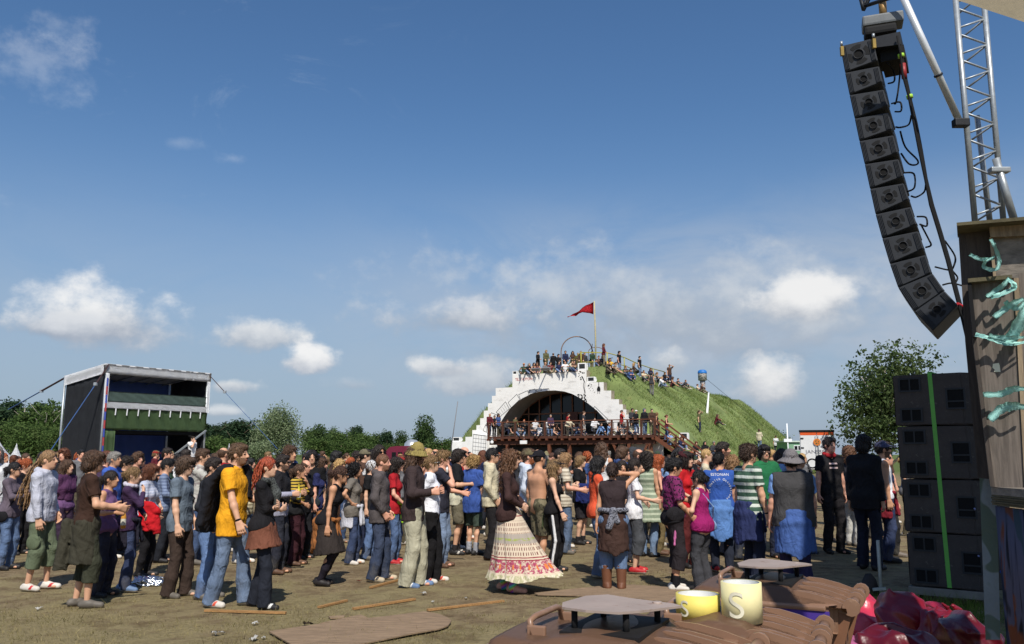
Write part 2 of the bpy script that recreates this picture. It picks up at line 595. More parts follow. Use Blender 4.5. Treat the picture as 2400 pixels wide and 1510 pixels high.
def leaf_mat(name, c1, c2, c3, scale=1.0, trans=.35):
 m = bpy.data.materials.new(name)
 m.use_nodes = True
 t = NT(m.node_tree)
 t.n.clear()
 out = t.new('ShaderNodeOutputMaterial')
 tc = t.new('ShaderNodeTexCoord')
 n1 = t.noise(tc.outputs['Object'], scale, 3, .6)
 n2 = t.noise(tc.outputs['Object'], scale * 9, 2, .6)
 c = t.mix(t.ramp(n1, .35, .65), lin(c1), lin(c2))
 c = t.mix(t.math('MULTIPLY', t.ramp(n2, .5, .75), .8), c, lin(c3))
 d = t.new('ShaderNodeBsdfDiffuse')
 r = t.new('ShaderNodeBsdfTranslucent')
 t.put(d.inputs[0], c)
 t.put(r.inputs[0], c)
 mx = t.new('ShaderNodeMixShader')
 mx.inputs[0].default_value = trans
 t.l.new(d.outputs[0], mx.inputs[1])
 t.l.new(r.outputs[0], mx.inputs[2])
 t.l.new(mx.outputs[0], out.inputs[0])
 return m
def make_grass():
 r = np.random.default_rng(11)
 n = 120000
 y = 5.5 + 9.5 * r.random(n) ** 1.2
 x = (r.random(n) - .5) * 2 * (y * .66 + .4)
 dens = vnoise(x, y, 5, 4, .55) * .55 + vnoise(x, y, 6, 3, 2.6) * .45
 keep = dens + .15 * np.clip((11 - y) / 5, -1, 1) + r.random(n) * .15 > .60
 x, y = x[keep], y[keep]
 P = np.stack([x, y, gz(x, y) - .004], 1)
 h = .016 + .035 * r.random(len(P)) ** 2.2
 tall = r.random(len(P)) < .02
 h[tall] *= 2.3
 V, F = blades(P, h, .004 + .004 * r.random(len(P)), 1.3, r)
 o = link('grass', np_mesh('grass', V, F, leaf_mat('dry_grass', (104, 98, 60), (150, 138, 98), (176, 162, 122), 2.0, .2), False))
 setp(o, 'short dry grass left between trodden patches', kind='stuff')
 n = 9000
 x = r.uniform(3.0, 6.2, n)
 y = r.uniform(7.2, 10.2, n)
 k = vnoise(x, y, 9, 3, 1.3) > .47
 P = np.stack([x[k], y[k], gz(x[k], y[k])], 1)
 h = .06 + .16 * r.random(len(P))
 V, F = blades(P, h, .005 + .006 * r.random(len(P)), .7, r)
 o = link('grass', np_mesh('grass', V, F, leaf_mat('green_grass', (84, 108, 44), (116, 134, 62), (150, 150, 92), 2.0, .3), False))
 setp(o, 'longer green grass below the loudspeaker stack', kind='stuff')
make_grass()
# trees
def crown_mesh(name, blobs, n, leaf, m, seed, flat=.5):
 r = np.random.default_rng(seed)
 vol = np.array([b[1][0] * b[1][1] * b[1][2] for b in blobs]) ** .66
 pick = r.choice(len(blobs), n, p=vol / vol.sum())
 c = np.array([b[0] for b in blobs])[pick]
 rad = np.array([b[1] for b in blobs])[pick]
 d = r.normal(size=(n, 3))
 d /= np.linalg.norm(d, axis=1)[:, None]
 rr = r.random(n) ** .42
 rr *= .80 + .45 * vnoise(d[:, 0] * 2.2 + pick * 3.1, d[:, 2] * 2.2 + d[:, 1] * 1.7, seed, 3, 1.3)
 P = c + d * rad * rr[:, None]
 cl = r.integers(0, max(2, n // 14), n)
 cc = P[r.integers(0, n, max(2, n // 14))]
 f = .55
 P = P * (1 - f) + (cc[cl] + r.normal(size=(n, 3)) * leaf * 1.5) * f
 nn = r.normal(size=(n, 3)) + np.array([0, 0, flat])
 nn /= np.linalg.norm(nn, axis=1)[:, None]
 a = np.cross(nn, r.normal(size=(n, 3)))
 a /= np.linalg.norm(a, axis=1)[:, None]
 b = np.cross(nn, a)
 s = leaf * (.55 + .9 * r.random(n))[:, None]
 V = np.stack([P - a * s, P - b * s * .55, P + a * s, P + b * s * .55], 1).reshape(-1, 3)
 F = np.arange(4 * n).reshape(-1, 4)
 return np_mesh(name, V, F, m, False)
def trunk_mesh(h, r0, limbs, seed, m, lean=0.0):
 r = random.Random(seed)
 b = MB()
 pts = [(lean * t * t + .05 * h * .1 * math.sin(t * 5), .03 * math.sin(t * 4 + 1), h * t) for t in [i / 6 for i in range(7)]]
 b.tube(pts, [r0 * (1 - .75 * i / 6) * (1.25 if i == 0 else 1) for i in range(7)], 8)
 for i in range(limbs):
  t = r.uniform(.3, .95)
  p = Vector(pts[int(t * 6)])
  a = r.uniform(0, 6.28)
  L = h * r.uniform(.2, .42)
  e = p + Vector((math.cos(a) * L * .7, math.sin(a) * L * .7, L * r.uniform(.4, .8)))
  mid = (p + e) / 2 + Vector((0, 0, -.05 * L))
  b.tube([p, mid, e], [r0 * .38, r0 * .25, r0 * .08], 6)
 bmesh.ops.recalc_face_normals(b.bm, faces=b.bm.faces)
 me = bpy.data.meshes.new('trunk')
 b.bm.to_mesh(me)
 b.bm.free()
 me.materials.append(m)
 return me
bark = mat('bark', (92, 80, 66), .95, .3, 5, .5, 20)
bark_pale = mat('bark', (168, 160, 148), .9, .4, 4, .4, 20)
LF_DARK = leaf_mat('leaves', (60, 80, 48), (86, 106, 64), (110, 126, 84), .5, .42)
LF_PINE = leaf_mat('needles', (52, 72, 52), (74, 94, 68), (98, 116, 86), .5, .3)
LF_MID = leaf_mat('leaves', (70, 92, 50), (98, 118, 68), (124, 138, 86), .5)
LF_PALE = leaf_mat('leaves', (92, 112, 74), (134, 148, 112), (176, 182, 152), .9)
LF_WIL = leaf_mat('leaves', (66, 86, 50), (96, 112, 70), (128, 138, 96), .9, .45)
def blobset(seed, n, R0, zc, rz, rb):
 r = random.Random(seed)
 out = [((0, 0, zc), (R0 * .75, R0 * .75, rz * .8))]
 for i in range(n):
  a = r.uniform(0, 6.28)
  u = r.uniform(-.85, .95)
  q = math.sqrt(max(0, 1 - u * u))
  out.append(((math.cos(a) * R0 * .8 * q, math.sin(a) * R0 * .8 * q, zc + u * rz * .85), (rb * r.uniform(.7, 1.2), rb * r.uniform(.7, 1.2), rb * r.uniform(.6, 1.0))))
 return out
KIND = {}
KIND['pine'] = [(crown_mesh('crown', [((0, 0, .62 + .05 * i), (.10 * (1.25 - .2 * abs(i - 1)), .10 * (1.25 - .2 * abs(i - 1)), .07)) for i in range(-5, 6)] + blobset(s, 12, .19, .58, .36, .085), 4600, .017, LF_PINE, s), trunk_mesh(.85, .022, 7, s, bark)) for s in (1, 2)]
KIND['broad'] = [(crown_mesh('crown', blobset(s, 14, .33, .54, .44, .17), 5600, .020, LF_DARK if s < 12 else LF_MID, s), trunk_mesh(.7, .022, 8, s, bark)) for s in (10, 11, 12, 13)]
KIND['birch'] = [(crown_mesh('crown', blobset(s, 15, .24, .54, .44, .13), 4800, .018, LF_MID, s), trunk_mesh(.85, .016, 8, s, bark_pale)) for s in (21, 22)]
TREE_LABELS = {'pine': 'dark pine tree', 'broad': 'dense broadleaf tree', 'birch': 'loose pale green birch tree'}
def tree(kind, i, X, d, h, label, rz=0, w=1.0, group='trees along the far edge of the field'):
 cm, tm = KIND[kind][i % len(KIND[kind])]
 h *= 1.09
 g = at(X, 1065, d)
 o = empty({'pine': 'pine_tree', 'broad': 'broadleaf_tree', 'birch': 'birch_tree'}[kind], (g[0], g[1], -.05), rz, label, 'tree', group)
 o.scale = (h * w, h * w, h)
 link('crown', cm, o)
 link('trunk', tm, o)
 return o
def treeline():
 rr = random.Random(5)
 used = set()
 def lab(kind, where):
  for adj in ('tall', 'short', 'full', 'ragged', 'slim', 'dark-topped', 'leaning', 'bushy', 'thin-topped', 'rounded', 'squat', 'spreading', 'narrow', 'stout', 'straggly', 'uneven', 'low'):
   s = f'{adj} {TREE_LABELS[kind]} {where}'
   if s not in used:
    used.add(s)
    return s
 for X, Y, d, kd, i in ((-70, 928, 112, 'broad', 0), (-18, 940, 100, 'pine', 0), (22, 932, 108, 'pine', 1), (52, 945, 96, 'birch', 0), (84, 934, 110, 'pine', 0), (104, 950, 92, 'birch', 1), (132, 938, 104, 'birch', 0), (168, 945, 98, 'birch', 1),
                           (0, 975, 84, 'broad', 2), (74, 985, 80, 'broad', 3), (130, 990, 78, 'broad', 2), (205, 960, 105, 'broad', 1), (250, 965, 110, 'pine', 0)):
  tree(kd, i, X, d, (1065 - Y) / FPX * d + CAMZ, lab(kd, 'beyond the dark side of the scaffold tower'), rr.uniform(0, 6.28), rr.uniform(.95, 1.3))
 spots = [(470, 985, 130, 'pine', 0), (502, 992, 120, 'pine', 1), (528, 984, 128, 'pine', 0), (556, 980, 126, 'pine', 1), (590, 990, 130, 'broad', 1), (500, 1012, 96, 'broad', 2), (545, 1022, 90, 'broad', 3),
             (726, 992, 120, 'broad', 2), (752, 1000, 118, 'broad', 1), (778, 1000, 130, 'birch', 0), (806, 1006, 125, 'broad', 3), (832, 996, 135, 'pine', 1), (858, 1006, 132, 'broad', 2), (884, 1010, 138, 'broad', 0), (908, 1006, 130, 'pine', 0), (934, 1014, 135, 'broad', 1), (956, 1020, 140, 'broad', 2),
             (742, 1022, 92, 'broad', 3), (800, 1026, 95, 'broad', 2), (855, 1030, 98, 'broad', 3), (905, 1032, 100, 'broad', 2), (950, 1034, 100, 'broad', 3)]
 for X, Y, d, kd, i in spots:
  wh = 'between the tower and the round whitish tree' if X < 600 else ('right after the round whitish tree' if X < 815 else 'on the horizon behind the maroon bus')
  tree(kd, i, X, d, (1065 - Y) / FPX * d + CAMZ, lab(kd, wh), rr.uniform(0, 6.28), rr.uniform(1.05, 1.5))
 tree('broad', 1, 1003, 105, (1065 - 980) / FPX * 105 + CAMZ, 'single dark round tree standing where the bunker mound begins', 1.2, .95)
 tree('broad', 2, 1035, 84, (1065 - 1018) / FPX * 84 + CAMZ, 'low bushy tree at the foot of the bunker mound', .3, 1.3)
 g = at(650, 1065, 74)
 o = empty('round_tree', (g[0], g[1], -.05), 0, 'round whitish-green tree taller than its neighbours, right of the tower', 'tree', None)
 bl = [((0, 0, 3.5), (2.3, 2.3, 2.3))] + [((math.cos(a) * 1.9 * q, math.sin(a) * 1.9 * q, z), (1.15, 1.15, .9)) for a, q, z in ((0, 1, 2.2), (1.1, 1.1, 2.6), (2.2, 1, 2.1), (3.2, 1.15, 2.5), (4.2, 1, 2.2), (5.2, 1.1, 2.6), (.5, .8, 4.2), (2.0, .8, 4.0), (3.6, .8, 4.2), (5.0, .75, 4.4), (.2, .25, 5.7), (2.5, .35, 5.3), (4.4, .3, 5.4))]
 link('crown', crown_mesh('crown', bl, 13000, .085, LF_PALE, 31), o)
 link('trunk', trunk_mesh(4.4, .16, 9, 31, bark), o)
 g = at(598, 1065, 70)
 o = empty('round_tree', (g[0], g[1], -.05), 0, 'lower whitish bushy tree leaning against the round whitish tree', 'tree', None)
 bl = [((0, 0, 1.7), (1.5, 1.4, 1.4))] + [((math.cos(a) * 1.1, math.sin(a) * 1.1, z), (.8, .8, .7)) for a, z in ((0, 1.2), (1, 1.8), (2, 1.3), (3, 1.9), (4, 1.3), (5, 1.9), (.5, 2.7))]
 link('crown', crown_mesh('crown', bl, 5000, .08, LF_PALE, 32), o)
 link('trunk', trunk_mesh(2.2, .12, 6, 32, bark), o)
 g = at(2075, 1065, 44)
 o = empty('willow_tree', (g[0], g[1], -.05), 0, 'large loose dark green tree behind the black loudspeaker stack', 'tree', None)
 r = random.Random(8)
 bl = []
 for X, Y, q in ((2010, 830, .55), (2040, 812, .6), (2075, 802, .6), (2110, 806, .6), (2145, 820, .6), (2180, 838, .5), (2010, 880, .8), (2060, 860, .9), (2120, 860, .9), (2170, 880, .8), (1985, 925, .7), (2030, 935, .9), (2085, 920, 1.0), (2140, 930, 1.0), (1972, 985, .7), (2010, 1000, .9), (2060, 985, 1.0), (2110, 1000, 1.0), (2160, 990, .9), (1975, 1035, .7), (2030, 1045, .9), (2090, 1050, .9), (2150, 1050, .9), (1962, 962, .35), (2200, 850, .3), (1958, 1005, .4), (2190, 935, .6)):
  p = at(X, Y, 44)
  bl.append(((p[0] - g[0], r.uniform(-1.6, 1.6), p[2]), (q * .74, q * .8, q * .58)))
 link('crown', crown_mesh('crown', bl, 15000, .095, LF_WIL, 41), o)
 link('trunk', trunk_mesh(6.2, .2, 16, 41, bark_pale, .3), o)
 tree('broad', 2, 1822, 118, (1065 - 1000) / FPX * 118 + CAMZ, 'bushy tree peeping over the right foot of the mound', 2.2, 1.1)
 tree('broad', 0, 2290, 60, (1065 - 985) / FPX * 60 + CAMZ, 'dense broadleaf tree hidden behind the loudspeaker stack and stage', 2.0, 1.2)
treeline()
# the grassed bunker with its white front
FA = R(30.0)
FE = np.array([math.cos(FA), -math.sin(FA), 0.0])
FW = np.array([math.sin(FA), math.cos(FA), 0.0])
FQ = np.array([0.0, 0.0, 0.0]) + at(1305, 1065, 66.0) * np.array([1, 1, 0])
def fz(zx, zy, off=0.0):
 """pixel of the enlarged photograph (x 3.775 from 1020,680) -> point on the plane of the front, moved back by off"""
 return on_plane(1020 + zx / 3.775, 680 + zy / 3.775, FQ + FW * off, FW)
def loc(u, v, z=0.0):
 return FQ + FE * u + FW * v + np.array([0, 0, z])
def uvz(p):
 d = np.asarray(p) - FQ
 return float(d @ FE), float(d @ FW), float(p[2])
ARCH = [(1560, 1240), (1535, 1195), (1510, 1160), (1458, 1096), (1402, 1042), (1342, 995), (1282, 955), (1212, 919), (1140, 897), (1060, 888), (985, 891), (905, 903), (835, 926), (770, 958), (712, 1000), (660, 1050), (620, 1105), (588, 1155), (560, 1210), (545, 1250)]
_au = [uvz(fz(x, y)) for x, y in ARCH[::-1]]
ARCHU, ARCHZ = [p[0] for p in _au], [p[2] for p in _au]
MH, ML, MT = 8.45, 35.0, 3.4
def mound_h(u, v):
 u = np.asarray(u, float)
 v = np.asarray(v, float)
 half = 11.6 + .9 * vnoise(v, u * 0 + 2, 21, 2, .15) + .03 * np.clip(v, 0, 20)
 mt = MT + .045 * np.clip(v, 0, 40)
 t = np.clip((half - np.abs(u)) / (half - mt), 0, 1)
 prof = .62 * t + .38 * np.sin(t * math.pi / 2)
 e = np.clip((ML + 1.5 - v) / 2.5, 0, 1) * np.clip((v - .30) / .9, 0, 1) ** .35
 hgt = MH * (1 - .0035 * np.maximum(v, 0))
 n = (vnoise(u, v, 22, 4, .35) - .5) * .9 * np.clip(t * 2, 0, 1) * np.clip((np.abs(u) - 1.5) / 3, .15, 1)
 full = hgt * prof + n
 keep = np.minimum(full, np.interp(u, ARCHU, ARCHZ, -1, -1) + .25)
 return np.maximum(np.where(np.abs(u) < 6.5, np.maximum(full * e, np.where(v < 3.2, keep, -1)), full * e), -.3)
def make_mound():
 us = np.linspace(-14.5, 14.5, 120)
 vs = np.concatenate([np.linspace(.45, 3, 12), np.linspace(3.3, ML + 2.5, 110)])
 U, W_ = np.meshgrid(us, vs, indexing='ij')
 Z = mound_h(U, W_)
 V = FQ + FE * U[..., None] + FW * W_[..., None]
 V[..., 2] = Z
 n = len(vs)
 i, j = np.meshgrid(np.arange(len(us) - 1), np.arange(n - 1), indexing='ij')
 a = (i * n + j).ravel()
 Q = np.stack([a, a + n, a + n + 1, a + 1], 1)
 m = mat('turf', (112, 126, 74), .95, .32, .5, .9, 3.0, 0, 'worn', (136, 124, 82))
 o = link('mound_terrain', np_mesh('mound_terrain', V.reshape(-1, 3), Q, m))
 setp(o, 'grassed earth mound heaped over the bunker', kind='structure')
 r = np.random.default_rng(5)
 n = 190000
 u = r.uniform(-13.8, 13.8, n)
 v = r.uniform(.5, ML + 2, n)
 keep = (np.abs(u) > MT - .6) | (r.random(n) < .45)
 keep &= (vnoise(u, v, 27, 4, .42) + r.random(n) * .12) > .43
 u, v = u[keep], v[keep]
 P = FQ + FE * u[:, None] + FW * v[:, None]
 P[:, 2] = mound_h(u, v) - .03
 tall = vnoise(u, v, 24, 3, .6)
 h = .06 + .26 * r.random(len(u)) * tall * 1.5
 V, F = blades(P, h, .022 + .035 * r.random(len(u)), 1.3, r)
 o = link('grass', np_mesh('grass', V, F, leaf_mat('hill_grass', (98, 120, 62), (128, 142, 84), (160, 154, 110), .45, .25), False))
 setp(o, 'rough meadow grass all over the bunker mound', kind='stuff')
make_mound()
WHITE = mat('whitewash', (244, 242, 236), .85, .03, 1.2, .35, 18.0, 0, 'brickpaint')
WHITE2 = mat('whitewash_plain', (240, 240, 236), .85, .07, 1.6, .25, 14.0)
BRICKR = mat('bare_brick', (150, 140, 122), .9, .25, 5, .5, 18)
DWOOD = mat('brown_stained_wood', (84, 50, 36), .75, .2, 6, .4, 20, 0, 'wood', None, (10, 10, 1.2))
RWOOD = mat('red_brown_wood', (112, 66, 44), .75, .2, 6, .4, 20, 0, 'wood', None, (10, 10, 1.2))
VAULT = mat('grey_plaster', (150, 147, 140), .9, .15, 2, .3, 12)
GLASSD = mat('dark_pane', (12, 14, 15), .12, .1, 2, 0)
BLACKP = mat('black_paint', (26, 26, 28), .8, .1, 8, 0)
GREYP = mat('grey_paint', (120, 120, 122), .8, .1, 8, 0)
SCREEN = mat('television_screen', (52, 54, 54), .18, .1, 4, 0)
YEL = mat('yellow_green_paint', (168, 162, 62), .6, .15, 8, .1, 30)
bunker = empty('bunker', tuple(FQ), 0, 'whitewashed stepped bunker front with a wide arch, set into the grassy mound', 'bunker')
STEPS = [(262, 1440), (262, 1340), (296, 1338), (328, 1300), (328, 1240), (365, 1238), (365, 1197), (398, 1195), (398, 1135), (430, 1133), (430, 1068), (467, 1066), (467, 1003), (502, 1001), (502, 937), (535, 935), (535, 868), (683, 860), (683, 752),
         (1262, 722), (1262, 712), (1338, 710), (1338, 816), (1490, 816), (1490, 890), (1556, 890), (1556, 967), (1626, 967), (1626, 1012), (1660, 1012), (1660, 1057), (1690, 1057), (1690, 1102), (1730, 1102), (1730, 1152), (1776, 1152), (1776, 1210), (1840, 1210), (1840, 1275), (1905, 1275), (1905, 1340)]
def front_local(pts, off=0.0):
 return [Vector(tuple(fz(x, y, off) - FQ)) for x, y in pts]
def make_front():
 b = MB()
 zb = .05
 P = front_local(STEPS)
 A = front_local(ARCH)
 u0, u1 = P[0].dot(Vector(FE)), P[-1].dot(Vector(FE))
 foot = lambda u: Vector(tuple(FE * u)) + Vector((0, 0, zb))
 pts = [foot(u0)] + P[1:] + [foot(u1)]
 ua, ub = A[0].dot(Vector(FE)), A[-1].dot(Vector(FE))
 pts += [foot(ua)] + A + [foot(ub)]
 b.prism(pts, FW * .55)
 b.build('front_wall', [WHITE], bunker)
 for (x0, y0), (x1, y1) in zip(STEPS, STEPS[1:]):
  if abs(x0 - x1) < 3 and y1 > y0 + 20 and x0 > 1300:
   p, q = Vector(tuple(fz(x0, y0) - FQ)), Vector(tuple(fz(x1, y1) - FQ))
   b = MB()
   b.prism([p + Vector(tuple(FE * .004 + FW * .02)), q + Vector(tuple(FE * .004 + FW * .02)), q + Vector(tuple(FE * .004 + FW * .56)), p + Vector(tuple(FE * .004 + FW * .56))], FE * .03)
   b.build('step_end', [BRICKR], bunker)
 b = MB()
 up = front_local(ARCH)
 D = 2.7
 grid = [[p + Vector(tuple(FW * (.02 + (D - .02) * i / 3))) * 1.0 - Vector((0, 0, .01)) for i in range(4)] for p in up]
 b.sheet(grid)
 b.build('vault', [VAULT], bunker)
 Ai = [p + Vector(tuple(FW * (D - .05))) for p in up]
 zd = 3.0
 b = MB()
 b.prism([Ai[0] + Vector((0, 0, 0))] + Ai[1:] + [Vector((Ai[-1].x, Ai[-1].y, zd))] + [Vector((Ai[0].x, Ai[0].y, zd))], FW * .08)
 gw = b.build('window_wall', [GLASSD], bunker)
 b = MB()
 us = [p.dot(Vector(FE)) for p in Ai]
 zs = [p.z for p in Ai]
 def top(u):
  return float(np.interp(u, us[::-1], zs[::-1]))
 o0 = FW * (D - .12)
 for q in np.linspace(us[-1] + .5, us[0] - .5, 10):
  h = top(q)
  if h > zd + .4:
   b.bar(FE * q + o0 + np.array([0, 0, zd]), FE * q + o0 + np.array([0, 0, h - .05]), .13, .10)
 for z, uu in ((4.95, .0), (4.0, .0)):
  span = [u for u in np.linspace(us[-1], us[0], 60) if top(u) > z + .1]
  if z > 4.5:
   b.bar(FE * span[0] + o0 + np.array([0, 0, z]), FE * span[-1] + o0 + np.array([0, 0, z]), .10, .11)
 for i in range(len(Ai) - 1):
  b.bar(Ai[i] - Vector(tuple(FW * .06)), Ai[i + 1] - Vector(tuple(FW * .06)), .12, .10)
 b.build('window_frame', [mat('frame_wood', (128, 86, 60), .7, .15, 6, .3, 20)], gw)
 b = MB()
 b.box((-.55, -.05, 0), (.55, .05, 2.05), Matrix.Translation(Vector(tuple(FE * .05 + FW * (D - .16) + np.array([0, 0, zd])))) @ Matrix.Rotation(-FA, 4, 'Z'))
 b.build('door', [mat('door_wood', (104, 60, 42), .6, .2, 4, .3, 20, 0, 'wood', None, (10, 10, 1.2))], bunker)
 b = MB()
 e = -.012
 def stroke(pts, w=.035):
  L = front_local(pts, e)
  for p, q in zip(L, L[1:]):
   d = (q - p).normalized()
   n = d.cross(Vector(tuple(FW))).normalized() * w / 2
   b.quad(p - n, q - n, q + n, p + n)
 for quad in ([(540, 1080), (622, 988), (655, 1050), (575, 1120)], [(645, 995), (722, 922), (748, 968), (672, 1040)], [(738, 925), (818, 890), (832, 935), (758, 975)], [(828, 890), (884, 874), (892, 905), (840, 922)], [(893, 880), (938, 872), (940, 888), (896, 898)], [(950, 876), (1005, 873), (1008, 890)],
                 [(484, 1120), (496, 1085), (560, 1110)], [(424, 1240), (446, 1190), (456, 1260), (424, 1245)], [(1400, 1045), (1412, 1030), (1545, 1160)], [(1425, 1062), (1520, 1165)]):
  b = MB()
  stroke(quad + ([quad[0]] if len(quad) == 4 else []), .032)
  b.build('drawn_frame', [BLACKP], bunker)
 b = MB()
 for i in range(4):
  t = .2 + .2 * i
  stroke([(540 + 82 * t + 5, 1080 - 92 * t + 8), (575 + 80 * t - 5, 1120 - 70 * t - 5)], .012)
 b.build('scribble_mark', [BLACKP], bunker)
 b = MB()
 stroke([(1447, 816), (1447, 862)], .05)
 stroke([(1440, 895), (1438, 918)], .035)
 stroke([(1455, 895), (1456, 918)], .035)
 body = [(1432, 896), (1431, 872), (1438, 856), (1447, 850), (1456, 856), (1462, 872), (1461, 896)]
 L = front_local(body, e)
 b.quad(*L)
 b.build('plug_drawing', [BLACKP], bunker)
 b = MB()
 rr = random.Random(4)
 def blot(x, y, r):
  L = front_local([(x + r * math.cos(a) * rr.uniform(.7, 1.1), y + r * math.sin(a) * rr.uniform(.7, 1.1)) for a in [k * .785 for k in range(8)]], e)
  b.quad(*L)
 for x, y, r in ((1272, 738, 5), (1290, 728, 5), (1305, 733, 7), (1318, 733, 6), (1268, 765, 4), (1276, 752, 4), (1285, 775, 6), (1300, 770, 7), (1290, 790, 8), (1358, 845, 8), (1380, 838, 5), (1368, 830, 4), (1376, 858, 4), (1386, 850, 3), (1362, 872, 4), (1392, 870, 3), (1400, 885, 3), (1372, 890, 3), (1410, 905, 3), (1345, 850, 3)):
  blot(x, y, r)
 b.build('paint_speck', [BLACKP], bunker)
 b = MB()
 stroke([(1295, 760), (1318, 810), (1310, 850), (1322, 900), (1316, 930)], .04)
 stroke([(1305, 770), (1326, 820), (1322, 870), (1330, 915)], .03)
 b.build('cable_drawing', [BLACKP], bunker)
 b = MB()
 for pts in ([(1256, 930), (1275, 922), (1268, 950), (1280, 965)], [(1285, 925), (1302, 935), (1292, 965), (1308, 952)], [(1312, 925), (1332, 932), (1318, 952), (1330, 970), (1312, 980)], [(1340, 990), (1330, 962)]):
  stroke(pts, .075)
 b.build('tag_lettering', [BLACKP], bunker)
 M = Matrix((Vector(tuple(FE)), Vector((0, 0, 1)), Vector(tuple(-FW)))).transposed().to_4x4()
 p = Vector(tuple(fz(708, 803, -.015) - FQ))
 M.translation = p
 text_mesh('TEL.J ΓALPYCHA', .30, 'lettering', mat('red_paint', (186, 52, 48), .8, .2, 20, 0), bunker, M @ Matrix.Diagonal((.72, 1, 1, 1)), 0, 'LEFT')
 b = MB()
 P = front_local([(148, 1500), (148, 1342), (268, 1342), (268, 1300), (330, 1298), (330, 1268), (458, 1285), (458, 1520), (400, 1520)], -.5)
 P[0].z = P[-1].z = P[-2].z = .05
 b.prism(P, FW * .5)
 b.build('low_wall', [WHITE2], bunker)
 b = MB()
 def stroke2(pts, w=.03):
  L = front_local(pts, -.515)
  for p_, q_ in zip(L, L[1:]):
   d = (q_ - p_).normalized()
   n = d.cross(Vector(tuple(FW))).normalized() * w / 2
   b.quad(p_ - n, q_ - n, q_ + n, p_ + n)
 for x in (338, 362, 386, 410, 434, 450):
  stroke2([(x, 1275 + (x - 338) * .11), (x - 8, 1440)], .02 if x not in (338, 450) else .04)
 for y in (1276, 1310, 1345, 1380, 1415):
  stroke2([(335, y), (452, y + 14)], .02 if y > 1290 else .04)
 b.build('ruled_pattern', [GREYP], bunker)
 b = MB()
 pts = [(-12.5, 0), (-12.5, 1)]
 for i in range(10):
  pts += [(-11.6 + i * .92, .75 + i * .72), (-11.6 + (i + 1) * .92, .75 + i * .72)]
 top_ = [(u, z) for u, z in pts[1:]]
 full = [(-12.5, 0)] + top_ + [(-u, z) for u, z in top_[::-1]] + [(12.5, 0)]
 b.prism([Vector(tuple(FE * u + FW * (ML + 1.6) + np.array([0, 0, max(0, z - .3)]))) for u, z in full], FW * .5)
 b.build('rear_wall', [mat('concrete', (156, 150, 140), .9, .2, 3, .4, 14)], bunker)
make_front()
def television(X0, Y0, X1, Y1, label, off=-.02, depth=.6, size_from_px=True):
 """old set with a whitewashed front, standing on a step; corners in enlarged pixels"""
 p0, p1 = fz(X0, Y1, off), fz(X1, Y1, off)
 w = float(np.linalg.norm(p1 - p0))
 h = float(fz(X0, Y0, off)[2] - p0[2])
 root = empty('television', tuple((p0 + p1) / 2), -FA, label, 'television', 'whitewashed televisions on the bunker')
 b = MB()
 f = .13
 b.box((-w / 2, 0, 0), (-w / 2 + w * f, .08, h)).box((w / 2 - w * f, 0, 0), (w / 2, .08, h)).box((-w / 2 + w * f, 0, 0), (w / 2 - w * f, .08, h * .22)).box((-w / 2 + w * f, 0, h * .86), (w / 2 - w * f, .08, h))
 b.box((-w / 2 + .02, .082, .02), (w / 2 - .02, depth * .55, h - .02), None, .01)
 b.box((-w / 2 + .1, depth * .55 + .002, .08), (w / 2 - .1, depth, h - .12), None, .02)
 b.build('cabinet', [WHITE2], root)
 b = MB()
 n = 6
 g = [[((-.5 + i / n) * w * (1 - 2 * f) * .998, .055 - .035 * (1 - (2 * i / n - 1) ** 2) * (1 - (2 * j / n - 1) ** 2), h * (.222 + .636 * j / n)) for j in range(n + 1)] for i in range(n + 1)]
 b.sheet(g)
 b.build('screen', [SCREEN], root)
 return root
television(684, 716, 722, 750, 'small whitewashed television at the top of the bunker wall, left end, by the red lettering', .08)
television(1262, 645, 1334, 711, 'largest whitewashed television on top of the bunker wall, beside the yellow railing', .02)
television(1342, 768, 1412, 815, 'whitewashed television on the step above the painted plug', .02)
television(150, 1302, 220, 1342, 'whitewashed television on the low wall at the foot of the bunker, left of the deck', -.35)
p = fz(990, 742)
fl = empty('floodlight', tuple(p), -FA, 'twin grey floodlights on a bracket over the middle of the white wall', 'floodlight')
b = MB()
b.bar((0, .2, .25), (0, -1.1, .22), .07)
b.bar((-.75, -1.0, .22), (.75, -1.0, .22), .05)
b.build('bracket', [GREYP], fl)
for sx in (-.45, .45):
 b = MB()
 b.box((-.36, -.07, -.11), (.36, .07, .11), Matrix.Translation((sx, -1.05, .28)) @ Matrix.Rotation(.5, 4, 'X'), .02)
 b.build('lamp_head', [mat('grey_metal', (150, 152, 152), .4, .1, 8, .05, 30, .5)], fl)
# the timber deck in front
DZ = 3.02
DU0 = uvz(fz(455, 1300))[0] + .0
DV = -3.2
def dk(X, Y, v=DV):
 """full-picture pixel -> point on the plane of the deck's front edge"""
 return on_plane(X, Y, FQ + FW * v, FW)
du0 = uvz(dk(1142, 1025))[0]
du1 = uvz(dk(1534, 1022))[0]
deck = empty('deck', tuple(FQ), -FA, 'long brown timber deck with posts and rails before the white arch', 'deck')
b = MB()
nb = int((du1 - du0) / .62)
b.box((du0, DV, DZ - .16), (du1, DV + .06, DZ + .02))
b.box((du0, DV + .062, DZ - .10), (du1, .5, DZ))
b.build('floor_boards', [DWOOD], deck)
b = MB()
for i in range(nb + 1):
 u = du0 + .1 + (du1 - du0 - .2) * i / nb
 b.box((u - .05, DV - .18, DZ - .30), (u + .05, .4, DZ - .162))
b.build('joist', [RWOOD], deck)
b = MB()
b.box((du0 + .05, DV + .25, DZ - .60), (du1 - .05, DV + .45, DZ - .302))
b.build('beam', [DWOOD], deck)
PX = [1143, 1176, 1206, 1238, 1275, 1315, 1361, 1432, 1469, 1501, 1533]
pu = [uvz(dk(x, 1000))[0] for x in PX]
